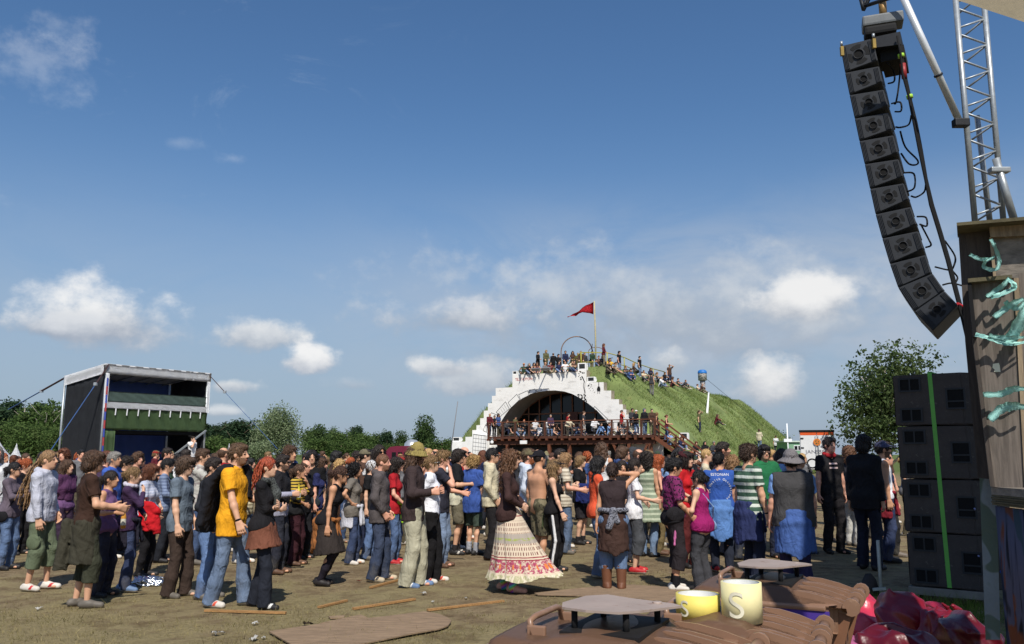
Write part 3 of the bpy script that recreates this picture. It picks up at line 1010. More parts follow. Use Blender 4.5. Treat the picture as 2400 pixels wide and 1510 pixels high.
for u in pu:
 b = MB()
 b.box((u - .065, DV + .07, DZ + .002), (u + .065, DV + .20, DZ + 1.06), None, .01)
 b.build('post', [DWOOD], deck)
b = MB()
b.box((du0, DV + .08, DZ + 1.062), (du1, DV + .19, DZ + 1.12))
b.build('top_rail', [RWOOD], deck)
for k_, (a_, c_) in enumerate(zip(pu, pu[1:])):
 b = MB()
 w_ = c_ - a_
 b.bar((a_ + .068, DV + .135, DZ + .92), (c_ - .068, DV + .135, DZ + .92), .035)
 b.bar((a_ + .068, DV + .135, DZ + .10), (c_ - .068, DV + .135, DZ + .10), .035)
 for f in ([.12, .88] if k_ % 2 else [.1]):
  b.bar((a_ + w_ * f, DV + .135, DZ + .10), (a_ + w_ * f, DV + .135, DZ + .92), .03)
 b.build('railing', [mat('dull_steel', (96, 86, 80), .6, .2, 8, .1, 30, .3)], deck)
for i, x in enumerate((1190, 1288, 1335, 1423, 1475, 1525)):
 u = uvz(dk(x, 1050, DV + .35))[0]
 b = MB()
 b.box((u - .11, DV + .24, 0), (u + .11, DV + .46, DZ - .602))
 b.build('support', [RWOOD], deck)
for x0, x1 in ((1438, 1462), (1518, 1497)):
 u0_, u1_ = uvz(dk(x0, 1045, DV + .35))[0], uvz(dk(x1, 1075, DV + .35))[0]
 b = MB()
 b.bar((u0_, DV + .35, DZ - .602), (u1_, DV + .35, DZ - 2.1), .16, .16, (0, 1, 0))
 b.build('brace', [RWOOD], deck)
uw = uvz(dk(1447, 1050, DV + .9))[0]
b = MB()
b.box((du0 + .15, DV + 1.2, 0.0), (uw, DV + 1.35, DZ - .31))
wd = b.build('bar_front', [mat('dark_panel_wood', (40, 27, 22), .7, .25, 3, .3, 20, 0, 'wood', None, (8, 8, 1))], deck)
for x0, x1 in ((1162, 1184), (1193, 1260), (1268, 1285), (1296, 1330), (1342, 1420)):
 u0_, u1_ = uvz(dk(x0, 1050, DV + 1.2))[0], uvz(dk(x1, 1050, DV + 1.2))[0]
 b = MB()
 b.box((u0_, DV + 1.17, 1.0), (u1_, DV + 1.198, DZ - .75))
 b.build('hatch', [mat('hatch_dark', (9, 9, 10), .5, .1, 3, 0)], wd)
b = MB()
b.box((uw, DV + .9, 0.0), (du1 + .25, DV + 1.05, DZ - .31))
for f in (.45, .72):
 b.box((uw + (du1 - uw) * f, DV + .885, 0), (uw + (du1 - uw) * f + .03, DV + .898, DZ - .31))
b.build('white_panel', [mat('grey_white_board', (196, 196, 194), .85, .08, 2, .2, 10)], deck)
u = uvz(dk(1458, 1047, DV + .9))[0]
b = MB()
yy = DV + .884
def ring(r0, r1, cz, n=24):
 for i in range(n):
  a0, a1 = 2 * math.pi * i / n, 2 * math.pi * (i + 1) / n
  b.quad((u + r0 * math.cos(a0), yy, cz + r0 * math.sin(a0)), (u + r1 * math.cos(a0), yy, cz + r1 * math.sin(a0)), (u + r1 * math.cos(a1), yy, cz + r1 * math.sin(a1)), (u + r0 * math.cos(a1), yy, cz + r0 * math.sin(a1)))
ring(.28, .36, DZ - .72)
ring(.16, .21, DZ - .72)
b.quad((u - .05, yy, DZ - .86), (u + .02, yy, DZ - .86), (u + .05, yy, DZ - .58), (u - .02, yy, DZ - .58))
b.quad((u - .40, yy, DZ - .5), (u - .35, yy, DZ - .5), (u - .05, yy, DZ - 1.75), (u - .10, yy, DZ - 1.75))
b.quad((u + .30, yy, DZ - .5), (u + .35, yy, DZ - .5), (u + .62, yy, DZ - 1.75), (u + .57, yy, DZ - 1.75))
b.build('painted_emblem', [BLACKP], deck)
for X, Y, w_, h_, nm in ((1153, 1037, .28, .28, 'lamp'), (1227, 1037, .55, .26, 'lamp')):
 q = uvz(dk(X, Y, DV + .1))
 o = empty('wall_lamp', tuple(dk(X, Y, DV - .12) - np.array([0, 0, .13])), -FA, 'round white lamp under the deck edge near its left end' if w_ < .4 else 'flat white lamp box under the deck edge above the bar', 'lamp', 'lamps under the deck edge')
 b = MB()
 if w_ < .4:
  b.lathe([(.02, -.14), (.10, -.10), (.14, 0), (.10, .10), (.02, .14)], (0, 0, .13), 12, True)
 else:
  b.box((-w_ / 2, -.08, 0), (w_ / 2, .08, h_), None, .03)
 b.build('shade', [WHITE2], o)
 b = MB()
 b.box((-.03, .0 if w_ < .4 else .082, h_), (.03, .14, h_ + .2))
 b.build('mount', [GREYP], o)
st = empty('staircase', tuple(loc(du1, 0)), -FA, 'brown timber stairs leading down from the right end of the deck', 'stairs')
SW = 1.5
sl_u = 4.0
def sz(u):
 return DZ * (1 - u / sl_u)
for sv_ in (DV + .1, DV + .1 + SW):
 b = MB()
 b.prism([(0, sv_, DZ - .02), (0, sv_, DZ - .34), (sl_u, sv_, -.1), (sl_u, sv_, .12)], (0, .07, 0))
 b.build('stringer', [RWOOD], st)
 b = MB()
 b.bar((-.1, sv_ + .035, DZ + 1.1), (sl_u, sv_ + .035, 1.05), .09, .10)
 b.bar((-.1, sv_ + .035, DZ + .55), (sl_u, sv_ + .035, .52), .06, .07)
 b.build('handrail', [RWOOD], st)
 for f in (.06, .36, .68, .98):
  b = MB()
  b.box((sl_u * f - .05, sv_ + .072, sz(sl_u * f) - .1), (sl_u * f + .05, sv_ + .172, sz(sl_u * f) + 1.1))
  b.build('post', [DWOOD], st)
for i in range(15):
 u = sl_u * (i + .5) / 15
 b = MB()
 b.box((u - .16, DV + .175, sz(u) - .06), (u + .16, DV + .098 + SW, sz(u) - .01))
 b.build('tread', [RWOOD], st)
b = MB()
q0, q1 = uvz(dk(1596, 1040, .4)), uvz(dk(1760, 1065, .4))
b.prism([loc(du1 + .4, -.8, 0), loc(du1 + .4, -.8, 1.9), loc(du1 + 2.6, -.8, 1.9), loc(du1 + 5.4, -.8, .55), loc(du1 + 7.8, -.8, .5), loc(du1 + 7.8, -.8, 0)], FW * .9)
o = b.build('plinth_wall', [WHITE2])
setp(o, 'low white sloping wall at the foot of the mound behind the stairs', 'wall')
tv_p = at(1607, 1042, 62)
tv = television(2160, 1262, 2238, 1330, 'whitewashed television behind the stairs at the right end of the deck', -1.2, .6)
def onm(u, v, dz=0.0):
 p = loc(u, v)
 p[2] = float(mound_h(u, max(v, .5))) + dz
 return p
rl = empty('railing', tuple(loc(0, 0, 0)), -FA, 'yellow-green pipe railing round the lookout on top of the bunker', 'railing')
LOOK = [(-1.6, 4.6), (1.2, 2.0), (3.35, 2.2), (3.45, 5.4), (3.5, 8.6), (3.5, 11.8), (3.5, 14.6)]
hh = [.55, 1.35, 1.2, 1.15, 1.12, 1.1, 1.05]
pts = []
for (u, v), h in zip(LOOK, hh):
 z = float(mound_h(u, v)) - .05
 b = MB()
 b.tube([(u, v, z), (u, v, z + h)], .045, 8)
 b.build('post', [YEL], rl)
 pts.append((u, v, z, h))
b = MB()
b.tube([(u, v, z + h) for u, v, z, h in pts], .04, 8)
b.build('top_rail', [YEL], rl)
b = MB()
b.tube([(u, v, z + h * .42) for u, v, z, h in pts], .035, 8)
b.build('middle_rail', [YEL], rl)
_f = uvz(at(1396, 845, 69.5))
fp = onm(_f[0], _f[1])
flag = empty('flag', tuple(fp), 0, 'torn red pennant on a tall peeling pole above the lookout', 'flag')
ztop = float(at(1393, 706, fp[1])[2])
b = MB()
b.tube([(0, 0, -.2), (.02, 0, (ztop - fp[2]) * .5), (-.04, 0, ztop - fp[2])], [.075, .065, .055], 8)
b.build('pole', [mat('peeling_paint', (176, 166, 130), .8, .3, 1.5, .2, 10, 0, 'worn', (112, 74, 66))], flag)
b = MB()
g = []
ppx = [(1392, 708, 737), (1384, 711, 735), (1374, 716, 733), (1366, 722, 733), (1358, 729, 736), (1352, 733, 739.5), (1344, 736.5, 740), (1337, 739.5, 743), (1331, 742, 745)]
for i, (X, Ya, Yb) in enumerate(ppx):
 row = []
 for j in range(5):
  p = at(X, Ya + (Yb - Ya) * j / 4 + (1.0 * math.sin(i * 1.9 + j) if i else 0), fp[1])
  row.append((p[0] - fp[0] - .04, .16 * math.sin(i * 1.15 + j * .5) * min(1, i / 2), p[2] - fp[2]))
 g.append(row)
b.sheet(g, .012)
b.build('cloth', [mat('flag_cloth', (192, 34, 46), .85, .12, 3, .3, 10)], flag)
def hoop(X0, X1, Yb, Yt, d, label, r=.045):
 cx, R0 = (X0 + X1) / 2, (X1 - X0) / 2
 n = 16
 pts_ = [at(cx - R0 * math.cos(math.pi * i / n), Yb - (Yb - Yt) * math.sin(math.pi * i / n), d + .3 * math.cos(math.pi * i / n)) for i in range(n + 1)]
 base = pts_[0].copy()
 b_ = MB()
 down0, down1 = pts_[0].copy(), pts_[-1].copy()
 down0[2] -= 1.7
 down1[2] -= 1.7
 b_.tube([Vector(tuple(q - base)) for q in [down0] + pts_ + [down1]], r, 8)
 o_ = b_.build('hoop', [mat('rusty_pipe', (132, 104, 86), .7, .25, 5, .2, 20)], None, tuple(base))
 setp(o_, label, 'hoop')
hoop(1315, 1388, 825, 789, 71.5, 'large rusty hoop standing over the people on the lookout')
hoop(1379, 1416, 826, 814, 74.0, 'small thin hoop standing right of the flagpole', .03)
for pts_, lb in (([(1386, 812), (1397, 848)], 'thin dark stick leaning left of the flagpole foot'), ([(1387, 830), (1388, 806)], 'short upright dark stick inside the hoop'), ([(1425, 841), (1436, 839)], 'short dark pole lying level right of the small hoop')):
 a_, c_ = at(*pts_[0], 71), at(*pts_[1], 71)
 b = MB()
 b.tube([(0, 0, 0), Vector(tuple(c_ - a_))], .03, 6)
 setp(b.build('stick', [BLACKP], None, tuple(a_)), lb, 'stick', 'sticks on the lookout')
cp = onm(3.6, 25.5)
cp_d = cp[1]
col = empty('vent_column', tuple(cp), 0, 'pasted-over vent column wearing a blue tarpaulin cap on the ridge', 'column')
zt = float(at(1657, 866, cp_d)[2] - cp[2])
b = MB()
b.tube([(0, 0, -.4), (0, 0, zt * .54)], .26, 14)
b.build('shaft', [mat('postered_metal', (146, 146, 146), .7, .3, 4, .2, 10, 0, 'speckle', (92, 78, 74), 5.0)], col)
b = MB()
b.tube([(0, 0, zt * .54), (0, 0, zt * .56), (0, 0, zt * .84), (0, 0, zt * .86)], [.26, .44, .44, .42], 16)
b.build('drum', [mat('postered_drum', (168, 160, 152), .7, .3, 6, .2, 10, 0, 'speckle', (84, 96, 84), 7.0)], col)
b = MB()
b.lathe([(.46, zt * .83), (.47, zt * .87), (.43, zt * .94), (.25, zt * .98), (.02, zt * .985)], (0, 0, 0), 14)
b.build('tarpaulin', [mat('blue_tarp', (42, 112, 184), .5, .2, 5, .6, 8)], col)
b = MB()
b.tube([(.44, 0, zt * .6), Vector(tuple(onm(8.6, 29.0, .3) - cp))], .018, 5)
b.build('cable', [BLACKP], col)
a_, c_ = at(1653, 1004, 71), at(1661, 921, 76)
b = MB()
b.tube([(0, 0, -.3), Vector(tuple(c_ - a_))], [.13, .07], 8)
b.mi = 1
b.tube([Vector(tuple((c_ - a_) * .06)), Vector(tuple((c_ - a_) * .11))], .14, 8)
b.tube([Vector(tuple((c_ - a_) * .18)), Vector(tuple((c_ - a_) * .21))], .135, 8)
setp(b.build('leaning_pole', [WHITE2, mat('rust_band', (150, 92, 72), .8)], None, tuple(a_)), 'tall white pole leaning on the grassy slope below the vent column', 'pole')
a_, c_ = at(1055, 1012, 62), at(1073, 941, 62)
b = MB()
b.tube([(0, 0, -1.8), Vector(tuple(c_ - a_))], [.045, .03], 6)
setp(b.build('thin_mast', [GREYP], None, tuple(a_)), 'thin grey mast leaning beside the left foot of the bunker', 'mast')
# the mixing tower facing the stage
TA = at(235, 1065, 38.0)
TA[2] = 0
TE = nrm_ = np.array([.55, .835, 0.0])
TE = TE / np.linalg.norm(TE)
TL = np.array([-.835, .55, 0.0])
TL = TL / np.linalg.norm(TL)
TW, TD = 5.35, 3.1
NAVY = mat('dark_mesh', (54, 57, 62), .9, .12, 2.5, .5, 5)
TGREEN = mat('green_tarp', (88, 112, 74), .6, .12, 3, .8, 3.5)
TGREY = mat('grey_green_tarp', (102, 122, 114), .7, .1, 3, .6, 4)
TWHITE = mat('white_tarp', (232, 234, 236), .6, .05, 3, .5, 6)
TBLUE = mat('blue_banner', (40, 82, 170), .7, .15, 3, .4, 6)
STEEL = mat('galvanised_steel', (162, 168, 172), .42, .14, 14, .1, 40, .45)
BLACK = mat('black_cloth', (14, 14, 16), .9, .1, 3, .3, 8)
tower = empty('mixing_tower', tuple(TA), math.atan2(TE[1], TE[0]), 'tall scaffold tower with white-edged roof and green tarpaulins over its open front', 'tower')
Zr = (1065 - 856) / FPX * 38 + CAMZ
zpx = lambda Y, d=38.0: (1065 - Y) / FPX * d + CAMZ
z_w0, z_w1 = zpx(948), zpx(958)
for x, y in ((0, 0), (TW, 0), (-.08, TD + .08), (TW + .12, TD + .1)):
 b = MB()
 b.tube([(x, y, 0), (x, y, Zr - (.0 if y == 0 else .35))], .05, 8)
 b.build('post', [STEEL], tower)
def wavy(x0, x1, y, z0, z1, amp=.03, nx=24, nz=8, ph=0.0):
 return [[(x0 + (x1 - x0) * i / nx, y + amp * math.sin(i * 1.3 + j * .7 + ph) * math.sin(j * .5 + .6), z0 + (z1 - z0) * j / nz) for j in range(nz + 1)] for i in range(nx + 1)]
def rot_side(g):
 return [[(p[1], p[0], p[2]) for p in row] for row in g]
b = MB()
b.sheet(rot_side(wavy(.02, TD - .02, -.06, .82, Zr - .42, .02)), .01)
b.build('side_cloth', [NAVY], tower)
b = MB()
b.sheet(rot_side(wavy(.02, TD - .02, -.065, .05, .80, .03)), .01)
b.build('blue_cloth', [TBLUE], tower)
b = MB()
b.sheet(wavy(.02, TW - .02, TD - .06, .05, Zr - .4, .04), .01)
b.build('back_cloth', [mat('dark_blue_tarp', (96, 116, 166), .6, .1, 2, .6, 4)], tower)  # blue lightened in the colour to stand for daylight through the thin cloth
b = MB()
b.sheet(rot_side(wavy(.05, TD - .05, TW + .05, .05, Zr - .12, .03)), .01)
b.build('far_side_cloth', [NAVY], tower)
b = MB()
b.prism([(-.12, -.12, Zr - .02), (TW + .12, -.12, Zr - .02), (TW + .12, TD + .12, Zr - .42), (-.12, TD + .12, Zr - .42)], (0, 0, .05))
b.build('roof', [TWHITE], tower)
b = MB()
b.sheet(wavy(-.12, TW + .12, -.125, Zr - .42, Zr + .02, .025, 40, 3), .008)
b.build('front_valance', [TWHITE], tower)
b = MB()
g = [[(-.13, TD * i / 12, Zr - .42 - .40 * i / 12 + .44 * j / 3 + .0) for j in range(4)] for i in range(13)]
b.sheet(g, .008)
b.build('side_valance', [TWHITE], tower)
for i in range(6):
 b = MB()
 x = TW * (i + .5) / 6
 b.bar((x, .0, Zr - .12), (x, TD, Zr - .50), .05)
 b.build('rafter', [STEEL], tower)
for nm, z0, z1, m, y, am in (('upper_tarp', z_w0 + .1, zpx(918), TGREY, -.02, .03), ('sill_band', z_w1 + .0, z_w0 + .1, TWHITE, -.10, .012), ('lower_tarp', zpx(1008), z_w1 - .01, TGREEN, -.055, .045)):
 b = MB()
 b.sheet(wavy(.02, TW + .02, y, z0, z1, am, 40, 8, 1.0), .008)
 b.build(nm, [m], tower)
for i in range(9):
 b = MB()
 x = .5 + (TW - .9) * i / 8
 b.bar((x, -.112, z_w1 - .3), (x + .02, -.112, z_w1), .035)
 b.build('tie_strap', [TWHITE], tower)
for x in (.0, TW):
 b = MB()
 b.sheet(wavy(x - .09, x + .09, -.13, z_w1, Zr - .40, .0, 2, 3), .02)
 b.build('corner_trim', [TWHITE], tower)
b = MB()
b.box((.06, .06, zpx(1008) - .15), (TW - .06, TD - .1, zpx(1008) - .02))
b.build('upper_floor', [BLACK], tower)
b = MB()
b.box((.1, .5, 0), (TW - .1, .6, 1.05))
b.build('control_desk', [BLACK], tower)
b = MB()
b.sheet([[(.05 + .55 * i / 6, -.08 - .05 * math.sin(i * 1.7), .2 + (zpx(1008) - .25) * j / 8 + .0) for j in range(9)] for i in range(7)], .01)
b.build('gathered_tarp', [TGREEN], tower)
b = MB()
b.bar((TW * .42, -.45, .9), (TW - .02, -.12, zpx(1004)), .07)
b.build('ramp_bar', [STEEL], tower)
b = MB()
for i in range(12):
 z = .6 + i * (Zr - 1.2) / 12
 b.mi = i % 2
 b.box((-.035, -.16, z), (.035, -.14, z + (Zr - 1.2) / 12 - .01))
b.build('marker_strip', [mat('red_strip', (176, 70, 74), .7), mat('blue_strip', (70, 86, 170), .7)], tower)
def strap(P, Q, f, label):
 P, Q = np.asarray(P), np.asarray(Q)
 o = empty('guy_strap', tuple(P), 0, label, 'strap', 'guy straps of the tower')
 m = P + (Q - P) * f
 b_ = MB()
 b_.bar((0, 0, 0), tuple(m - P), .12, .03)
 b_.build('upper_sling', [mat('dark_red_sling', (70, 48, 50), .8)], o)
 b_ = MB()
 b_.bar(tuple(m - P), tuple(Q - P), .07, .02)
 b_.build('ratchet_strap', [mat('blue_strap', (62, 96, 150), .7)], o)
 b_ = MB()
 b_.box(tuple(m - P - .07), tuple(m - P + .07), None, .02)
 b_.build('ratchet', [STEEL], o)
tw = lambda x, y, z: TA + TE * x + TL * y + np.array([0, 0, z])
strap(tw(0, -.15, Zr - .02), at(108, 1072, 36.5), .22, 'blue guy strap running down from the near roof corner of the tower')
strap(tw(TW, -.15, Zr - .1), at(650, 1052, 43.5), .22, 'blue guy strap stretching right from the far roof corner of the tower')
strap(tw(0, TD + .1, Zr - .4), at(20, 960, 42), .42, 'guy strap stretching left from the rear roof corner of the tower')
# small things along the far edge
def tent(X0, X1, Yt, d, label, m, peaks=1):
 a_, c_ = at(X0, 1065, d), at(X1, 1065, d)
 w = c_[0] - a_[0]
 zt = (1065 - Yt) / FPX * d + CAMZ
 o = empty('tent', ((a_[0] + c_[0]) / 2, d, 0), 0, label, 'tent')
 b_ = MB()
 n = 16
 rings = []
 g = []
 for j in range(7):
  t = j / 6
  r_ = (1 - t) ** 1.5 * .92 + .02
  g.append([(w / 2 * r_ * (1.15 if j == 0 else 1) * math.cos(6.2832 * i / n), w / 2 * r_ * (1.15 if j == 0 else 1) * math.sin(6.2832 * i / n), zt * (.42 + .58 * t)) for i in range(n + 1)])
 b_.sheet(g, .02)
 b_.build('canopy', [m], o)
 for i in range(6):
  b_ = MB()
  a = 6.2832 * (i + .5) / 6
  b_.tube([(w / 2 * .9 * math.cos(a), w / 2 * .9 * math.sin(a), 0), (w / 2 * .9 * math.cos(a), w / 2 * .9 * math.sin(a), zt * .47)], .04, 6)
  b_.build('pole', [STEEL], o)
 return o
tent(-60, 32, 1014, 58, 'white peaked tent at the far left edge of the field', TWHITE)
tent(8, 66, 1040, 52, 'low white tent roof just right of the white peaked tent', TWHITE)
tent(842, 872, 1055, 48, 'small white pointed tent between heads in front of the maroon bus', TWHITE)
tent(516, 556, 1040, 60, 'small white tent roof beside the tower, below the round whitish tree', TWHITE)
def bus(X0, X1, Yt, d, label):
 a_, c_ = at(X0, 1065, d), at(X1, 1065, d)
 w, h = c_[0] - a_[0], (1065 - Yt) / FPX * d + CAMZ
 o = empty('bus', ((a_[0] + c_[0]) / 2, d, 0), 0, label, 'bus')
 b_ = MB()
 b_.prism([(-w / 2, 0, .5), (-w / 2, 0, h * .86), (-w / 2 + .25, 0, h * .97), (-w / 2 + .7, 0, h), (w / 2 - .7, 0, h), (w / 2 - .2, 0, h * .93), (w / 2, 0, h * .7), (w / 2, 0, .5)], (0, 2.3, 0))
 b_.build('body', [mat('maroon_paint', (104, 30, 52), .3, .08, 2, 0)], o)
 for i in range(5):
  b_ = MB()
  x = -w / 2 + .4 + (w - .8) * i / 5
  b_.box((x, -.02, h * .56), (x + (w - .8) / 5 - .12, -.004, h * .82))
  b_.build('window', [GLASSD], o)
 for x in (-w * .3, w * .3):
  b_ = MB()
  b_.tube([(x, -.05, .45), (x, .25, .45)], .45, 16)
  b_.build('wheel', [BLACK], o)
 b_ = MB()
 b_.lathe([(.55, h), (.5, h + .2), (.3, h + .4), (.02, h + .46)], (w * .07, 1.1, 0), 12, False)
 b_.build('roof_dome', [mat('silver_dome', (200, 204, 206), .3, .1, 6, .1, 20, .6)], o)
bus(904, 1004, 1046, 57, 'maroon bus with a small silver dome on its roof behind the crowd')
def trailer():
 d = 46.0
 a_, c_ = at(1878, 1065, d), at(1955, 1065, d)
 w, h = c_[0] - a_[0], (1065 - 1010) / FPX * d + CAMZ
 o = empty('truck_trailer', ((a_[0] + c_[0]) / 2, d, 0), R(-20), 'white box trailer with orange top band and a round orange emblem on its rear doors', 'trailer')
 b_ = MB()
 b_.box((-w / 2, .03, .9), (w / 2, 9, h))
 b_.build('body', [mat('trailer_white', (222, 222, 220), .5, .05, 2, .05, 10)], o)
 for s_ in (-1, 1):
  b_ = MB()
  x0, x1 = (-w / 2 + .04, -.015) if s_ < 0 else (.015, w / 2 - .04)
  b_.box((x0, -.02, .95), (x1, .028, h - .26))
  dr = b_.build('door', [mat('trailer_door', (216, 218, 218), .5, .06, 2, .05, 10)], o)
  b_ = MB()
  b_.box((x0, -.024, h - .258), (x1, .028, h - .10))
  b_.build('orange_band', [mat('orange_paint', (212, 88, 34), .5, .06)], dr)
  for z in (h - .45, h - .95):
   b_ = MB()
   xx = x0 if s_ < 0 else x1 - .16
   b_.box((xx, -.05, z), (xx + .16, -.022, z + .06))
   b_.build('hinge', [BLACK], dr)
  b_ = MB()
  b_.tube([(s_ * .07, -.06, 1.0), (s_ * .07, -.06, h - .28)], .02, 6)
  b_.build('lock_rod', [STEEL], dr)
 b_ = MB()
 b_.box((-w / 2 - .02, -.04, h - .098), (w / 2 + .02, .026, h + .02))
 b_.build('top_frame', [BLACK], o)
 cz = h - .62
 b_ = MB()
 b_.tube([(0, -.075, cz), (0, -.085, cz)], .19, 20)
 e_ = b_.build('emblem', [mat('emblem_orange', (206, 122, 48), .6, .1)], o)
 b_ = MB()
 for x, z, q in ((-.06, .05, .035), (.07, .03, .03), (-.04, -.07, .04), (.05, -.06, .03), (0, .11, .025)):
  b_.tube([(x, -.0865, cz + z), (x, -.089, cz + z)], q, 10)
 b_.build('emblem_mark', [mat('emblem_green', (70, 82, 44), .6)], e_)
 M_ = Matrix.Rotation(math.pi / 2, 4, 'X')
 M_.translation = (0, -.03, h - 1.22)
 text_mesh('JANSSEN', .26, 'lettering', mat('grey_lettering', (110, 110, 118), .7), o, M_ @ Matrix.Diagonal((1.2, 1, 1, 1)))
 M2 = Matrix.Rotation(math.pi / 2, 4, 'X')
 M2.translation = (-.30, -.03, h - 2.0)
 text_mesh('O', .75, 'lettering', BLACK, o, M2)
 for x in (-w * .3, w * .3):
  b_ = MB()
  b_.tube([(x - .15, 1.2, .45), (x + .15, 1.2, .45)], .45, 14)
  b_.build('wheel', [BLACK], o)
trailer()
def hut():
 d = 76.0
 a_, c_ = at(1846, 1065, d), at(1900, 1065, d)
 w, h = c_[0] - a_[0], (1065 - 1034) / FPX * d + CAMZ
 o = empty('cabin', ((a_[0] + c_[0]) / 2, d, 0), 0, 'pale green flat-roofed cabin with a white two-pane window beside the trailer', 'cabin')
 b_ = MB()
 b_.box((-w / 2, 0, 0), (w / 2, 3, h - .12))
 b_.build('wall', [mat('pale_green_paint', (118, 158, 128), .8, .08)], o)
 b_ = MB()
 b_.box((-w / 2 - .1, -.15, h - .118), (w / 2 + .1, 3.1, h))
 b_.build('roof', [mat('pale_roof', (190, 204, 194), .8, .08)], o)
 b_ = MB()
 b_.box((-.45, -.04, h - .85), (.25, -.003, h - .4))
 wf = b_.build('window', [TWHITE], o)
 for x in (-.40, -.06):
  b_ = MB()
  b_.box((x, -.05, h - .80), (x + .27, -.042, h - .45))
  b_.build('pane', [GLASSD], wf)
hut()
p = at(1846, 1032, 75)
b = MB()
zt = float(at(1845, 993, 75)[2] - p[2])
b.tube([(0, 0, -2.8), (0, 0, zt)], .055, 8)
b.box((-.35, -.1, -.15), (.35, .2, .12))
setp(b.build('white_mast', [TWHITE], None, tuple(p)), 'slim white mast rising by the roof of the pale green cabin', 'mast')
# people: implicit bodies turned into one skin each
def V3(*a):
 return np.array(a, float)
def nrm(v):
 v = np.asarray(v, float)
 return v / (np.linalg.norm(v) + 1e-12)
def cone(a, b, ra, rb, k=0.03, c0=False, c1=False):
 return ('c', np.asarray(a, float), np.asarray(b, float), ra, rb, k, c0, c1)
def ell(c, r, k=0.03, A=None, sub=False):
 return ('s' if sub else 'e', np.asarray(c, float), np.asarray(r, float), k, A)
def sdf_mesh(prims, res, noise=None, planes=()):
 """blend the primitives, return vertices and quads of the zero surface (surface nets)"""
 lo, hi = np.full(3, 1e9), np.full(3, -1e9)
 bbs = []
 for p in prims:
  if p[0] == 'c':
   r = max(p[3], p[4])
   l, h = np.minimum(p[1], p[2]) - r, np.maximum(p[1], p[2]) + r
   mg = p[5]
  else:
   r = p[2] if p[4] is None else np.full(3, p[2].max())
   l, h = p[1] - r, p[1] + r
   mg = p[3]
  bbs.append((l - mg - 2.5 * res, h + mg + 2.5 * res))
  if p[0] != 's':
   lo, hi = np.minimum(lo, l), np.maximum(hi, h)
 lo = lo - 3 * res - 0.02
 n = np.ceil((hi + 3 * res + 0.02 - lo) / res).astype(int) + 1
 F = np.full(n, 0.25, np.float32)
 ax = [(lo[i] + res * np.arange(n[i])).astype(np.float32) for i in range(3)]
 for p, (l, h) in zip(prims, bbs):
  i0 = np.clip(np.floor((l - lo) / res).astype(int), 0, n)
  i1 = np.clip(np.ceil((h - lo) / res).astype(int) + 1, 0, n)
  if np.any(i1 <= i0):
   continue
  x = ax[0][i0[0]:i1[0], None, None]
  y = ax[1][None, i0[1]:i1[1], None]
  z = ax[2][None, None, i0[2]:i1[2]]
  if p[0] == 'c':
   a, b, ra, rb, k, c0, c1 = p[1:]
   d = b - a
   L2 = float(d @ d) + 1e-12
   t = ((x - a[0]) * d[0] + (y - a[1]) * d[1] + (z - a[2]) * d[2]) / L2
   h_ = np.clip(t, 0, 1)
   g = np.sqrt((x - a[0] - d[0] * h_) ** 2 + (y - a[1] - d[1] * h_) ** 2 + (z - a[2] - d[2] * h_) ** 2) - (ra + (rb - ra) * h_)
   L = math.sqrt(L2)
   if c0:
    g = np.maximum(g, -t * L)
   if c1:
    g = np.maximum(g, (t - 1) * L)
  else:
   c, r, k, A = p[1:]
   dx, dy, dz = x - c[0], y - c[1], z - c[2]
   if A is not None:
    dx, dy, dz = (A[0][0] * dx + A[0][1] * dy + A[0][2] * dz, A[1][0] * dx + A[1][1] * dy + A[1][2] * dz, A[2][0] * dx + A[2][1] * dy + A[2][2] * dz)
   q0 = np.sqrt((dx / r[0]) ** 2 + (dy / r[1]) ** 2 + (dz / r[2]) ** 2)
   q1 = np.sqrt((dx / r[0] ** 2) ** 2 + (dy / r[1] ** 2) ** 2 + (dz / r[2] ** 2) ** 2) + 1e-6
   g = q0 * (q0 - 1.0) / q1
  S = F[i0[0]:i1[0], i0[1]:i1[1], i0[2]:i1[2]]
  if p[0] == 's':
   g = -g
   hh = np.maximum(k - np.abs(S - g), 0) / k
   S[...] = np.maximum(S, g) + hh * hh * k * 0.25
  else:
   hh = np.maximum(k - np.abs(S - g), 0) / k
   S[...] = np.minimum(S, g) - hh * hh * k * 0.25
 X, Y, Z = ax[0][:, None, None], ax[1][None, :, None], ax[2][None, None, :]
 if noise is not None:
  F += noise(X, Y, Z)
 for (pp, nn) in planes:
  F = np.maximum(F, (X - pp[0]) * nn[0] + (Y - pp[1]) * nn[1] + (Z - pp[2]) * nn[2])
 F[0], F[-1] = 0.2, 0.2
 F[:, 0], F[:, -1] = 0.2, 0.2
 F[:, :, 0], F[:, :, -1] = 0.2, 0.2
 I = F < 0
 c = I[:-1, :-1, :-1].astype(np.int8)
 tot = np.zeros_like(c)
 for ox in (0, 1):
  for oy in (0, 1):
   for oz in (0, 1):
    tot += I[ox:n[0] - 1 + ox, oy:n[1] - 1 + oy, oz:n[2] - 1 + oz]
 act = (tot > 0) & (tot < 8)
 idx = np.argwhere(act)
 if not len(idx):
  return np.zeros((0, 3)), np.zeros((0, 4), int)
 offs = np.array([[a, b, d] for a in (0, 1) for b in (0, 1) for d in (0, 1)])
 val = np.stack([F[idx[:, 0] + o[0], idx[:, 1] + o[1], idx[:, 2] + o[2]] for o in offs], 1)
 pos = np.zeros((len(idx), 3))
 cnt = np.zeros(len(idx))
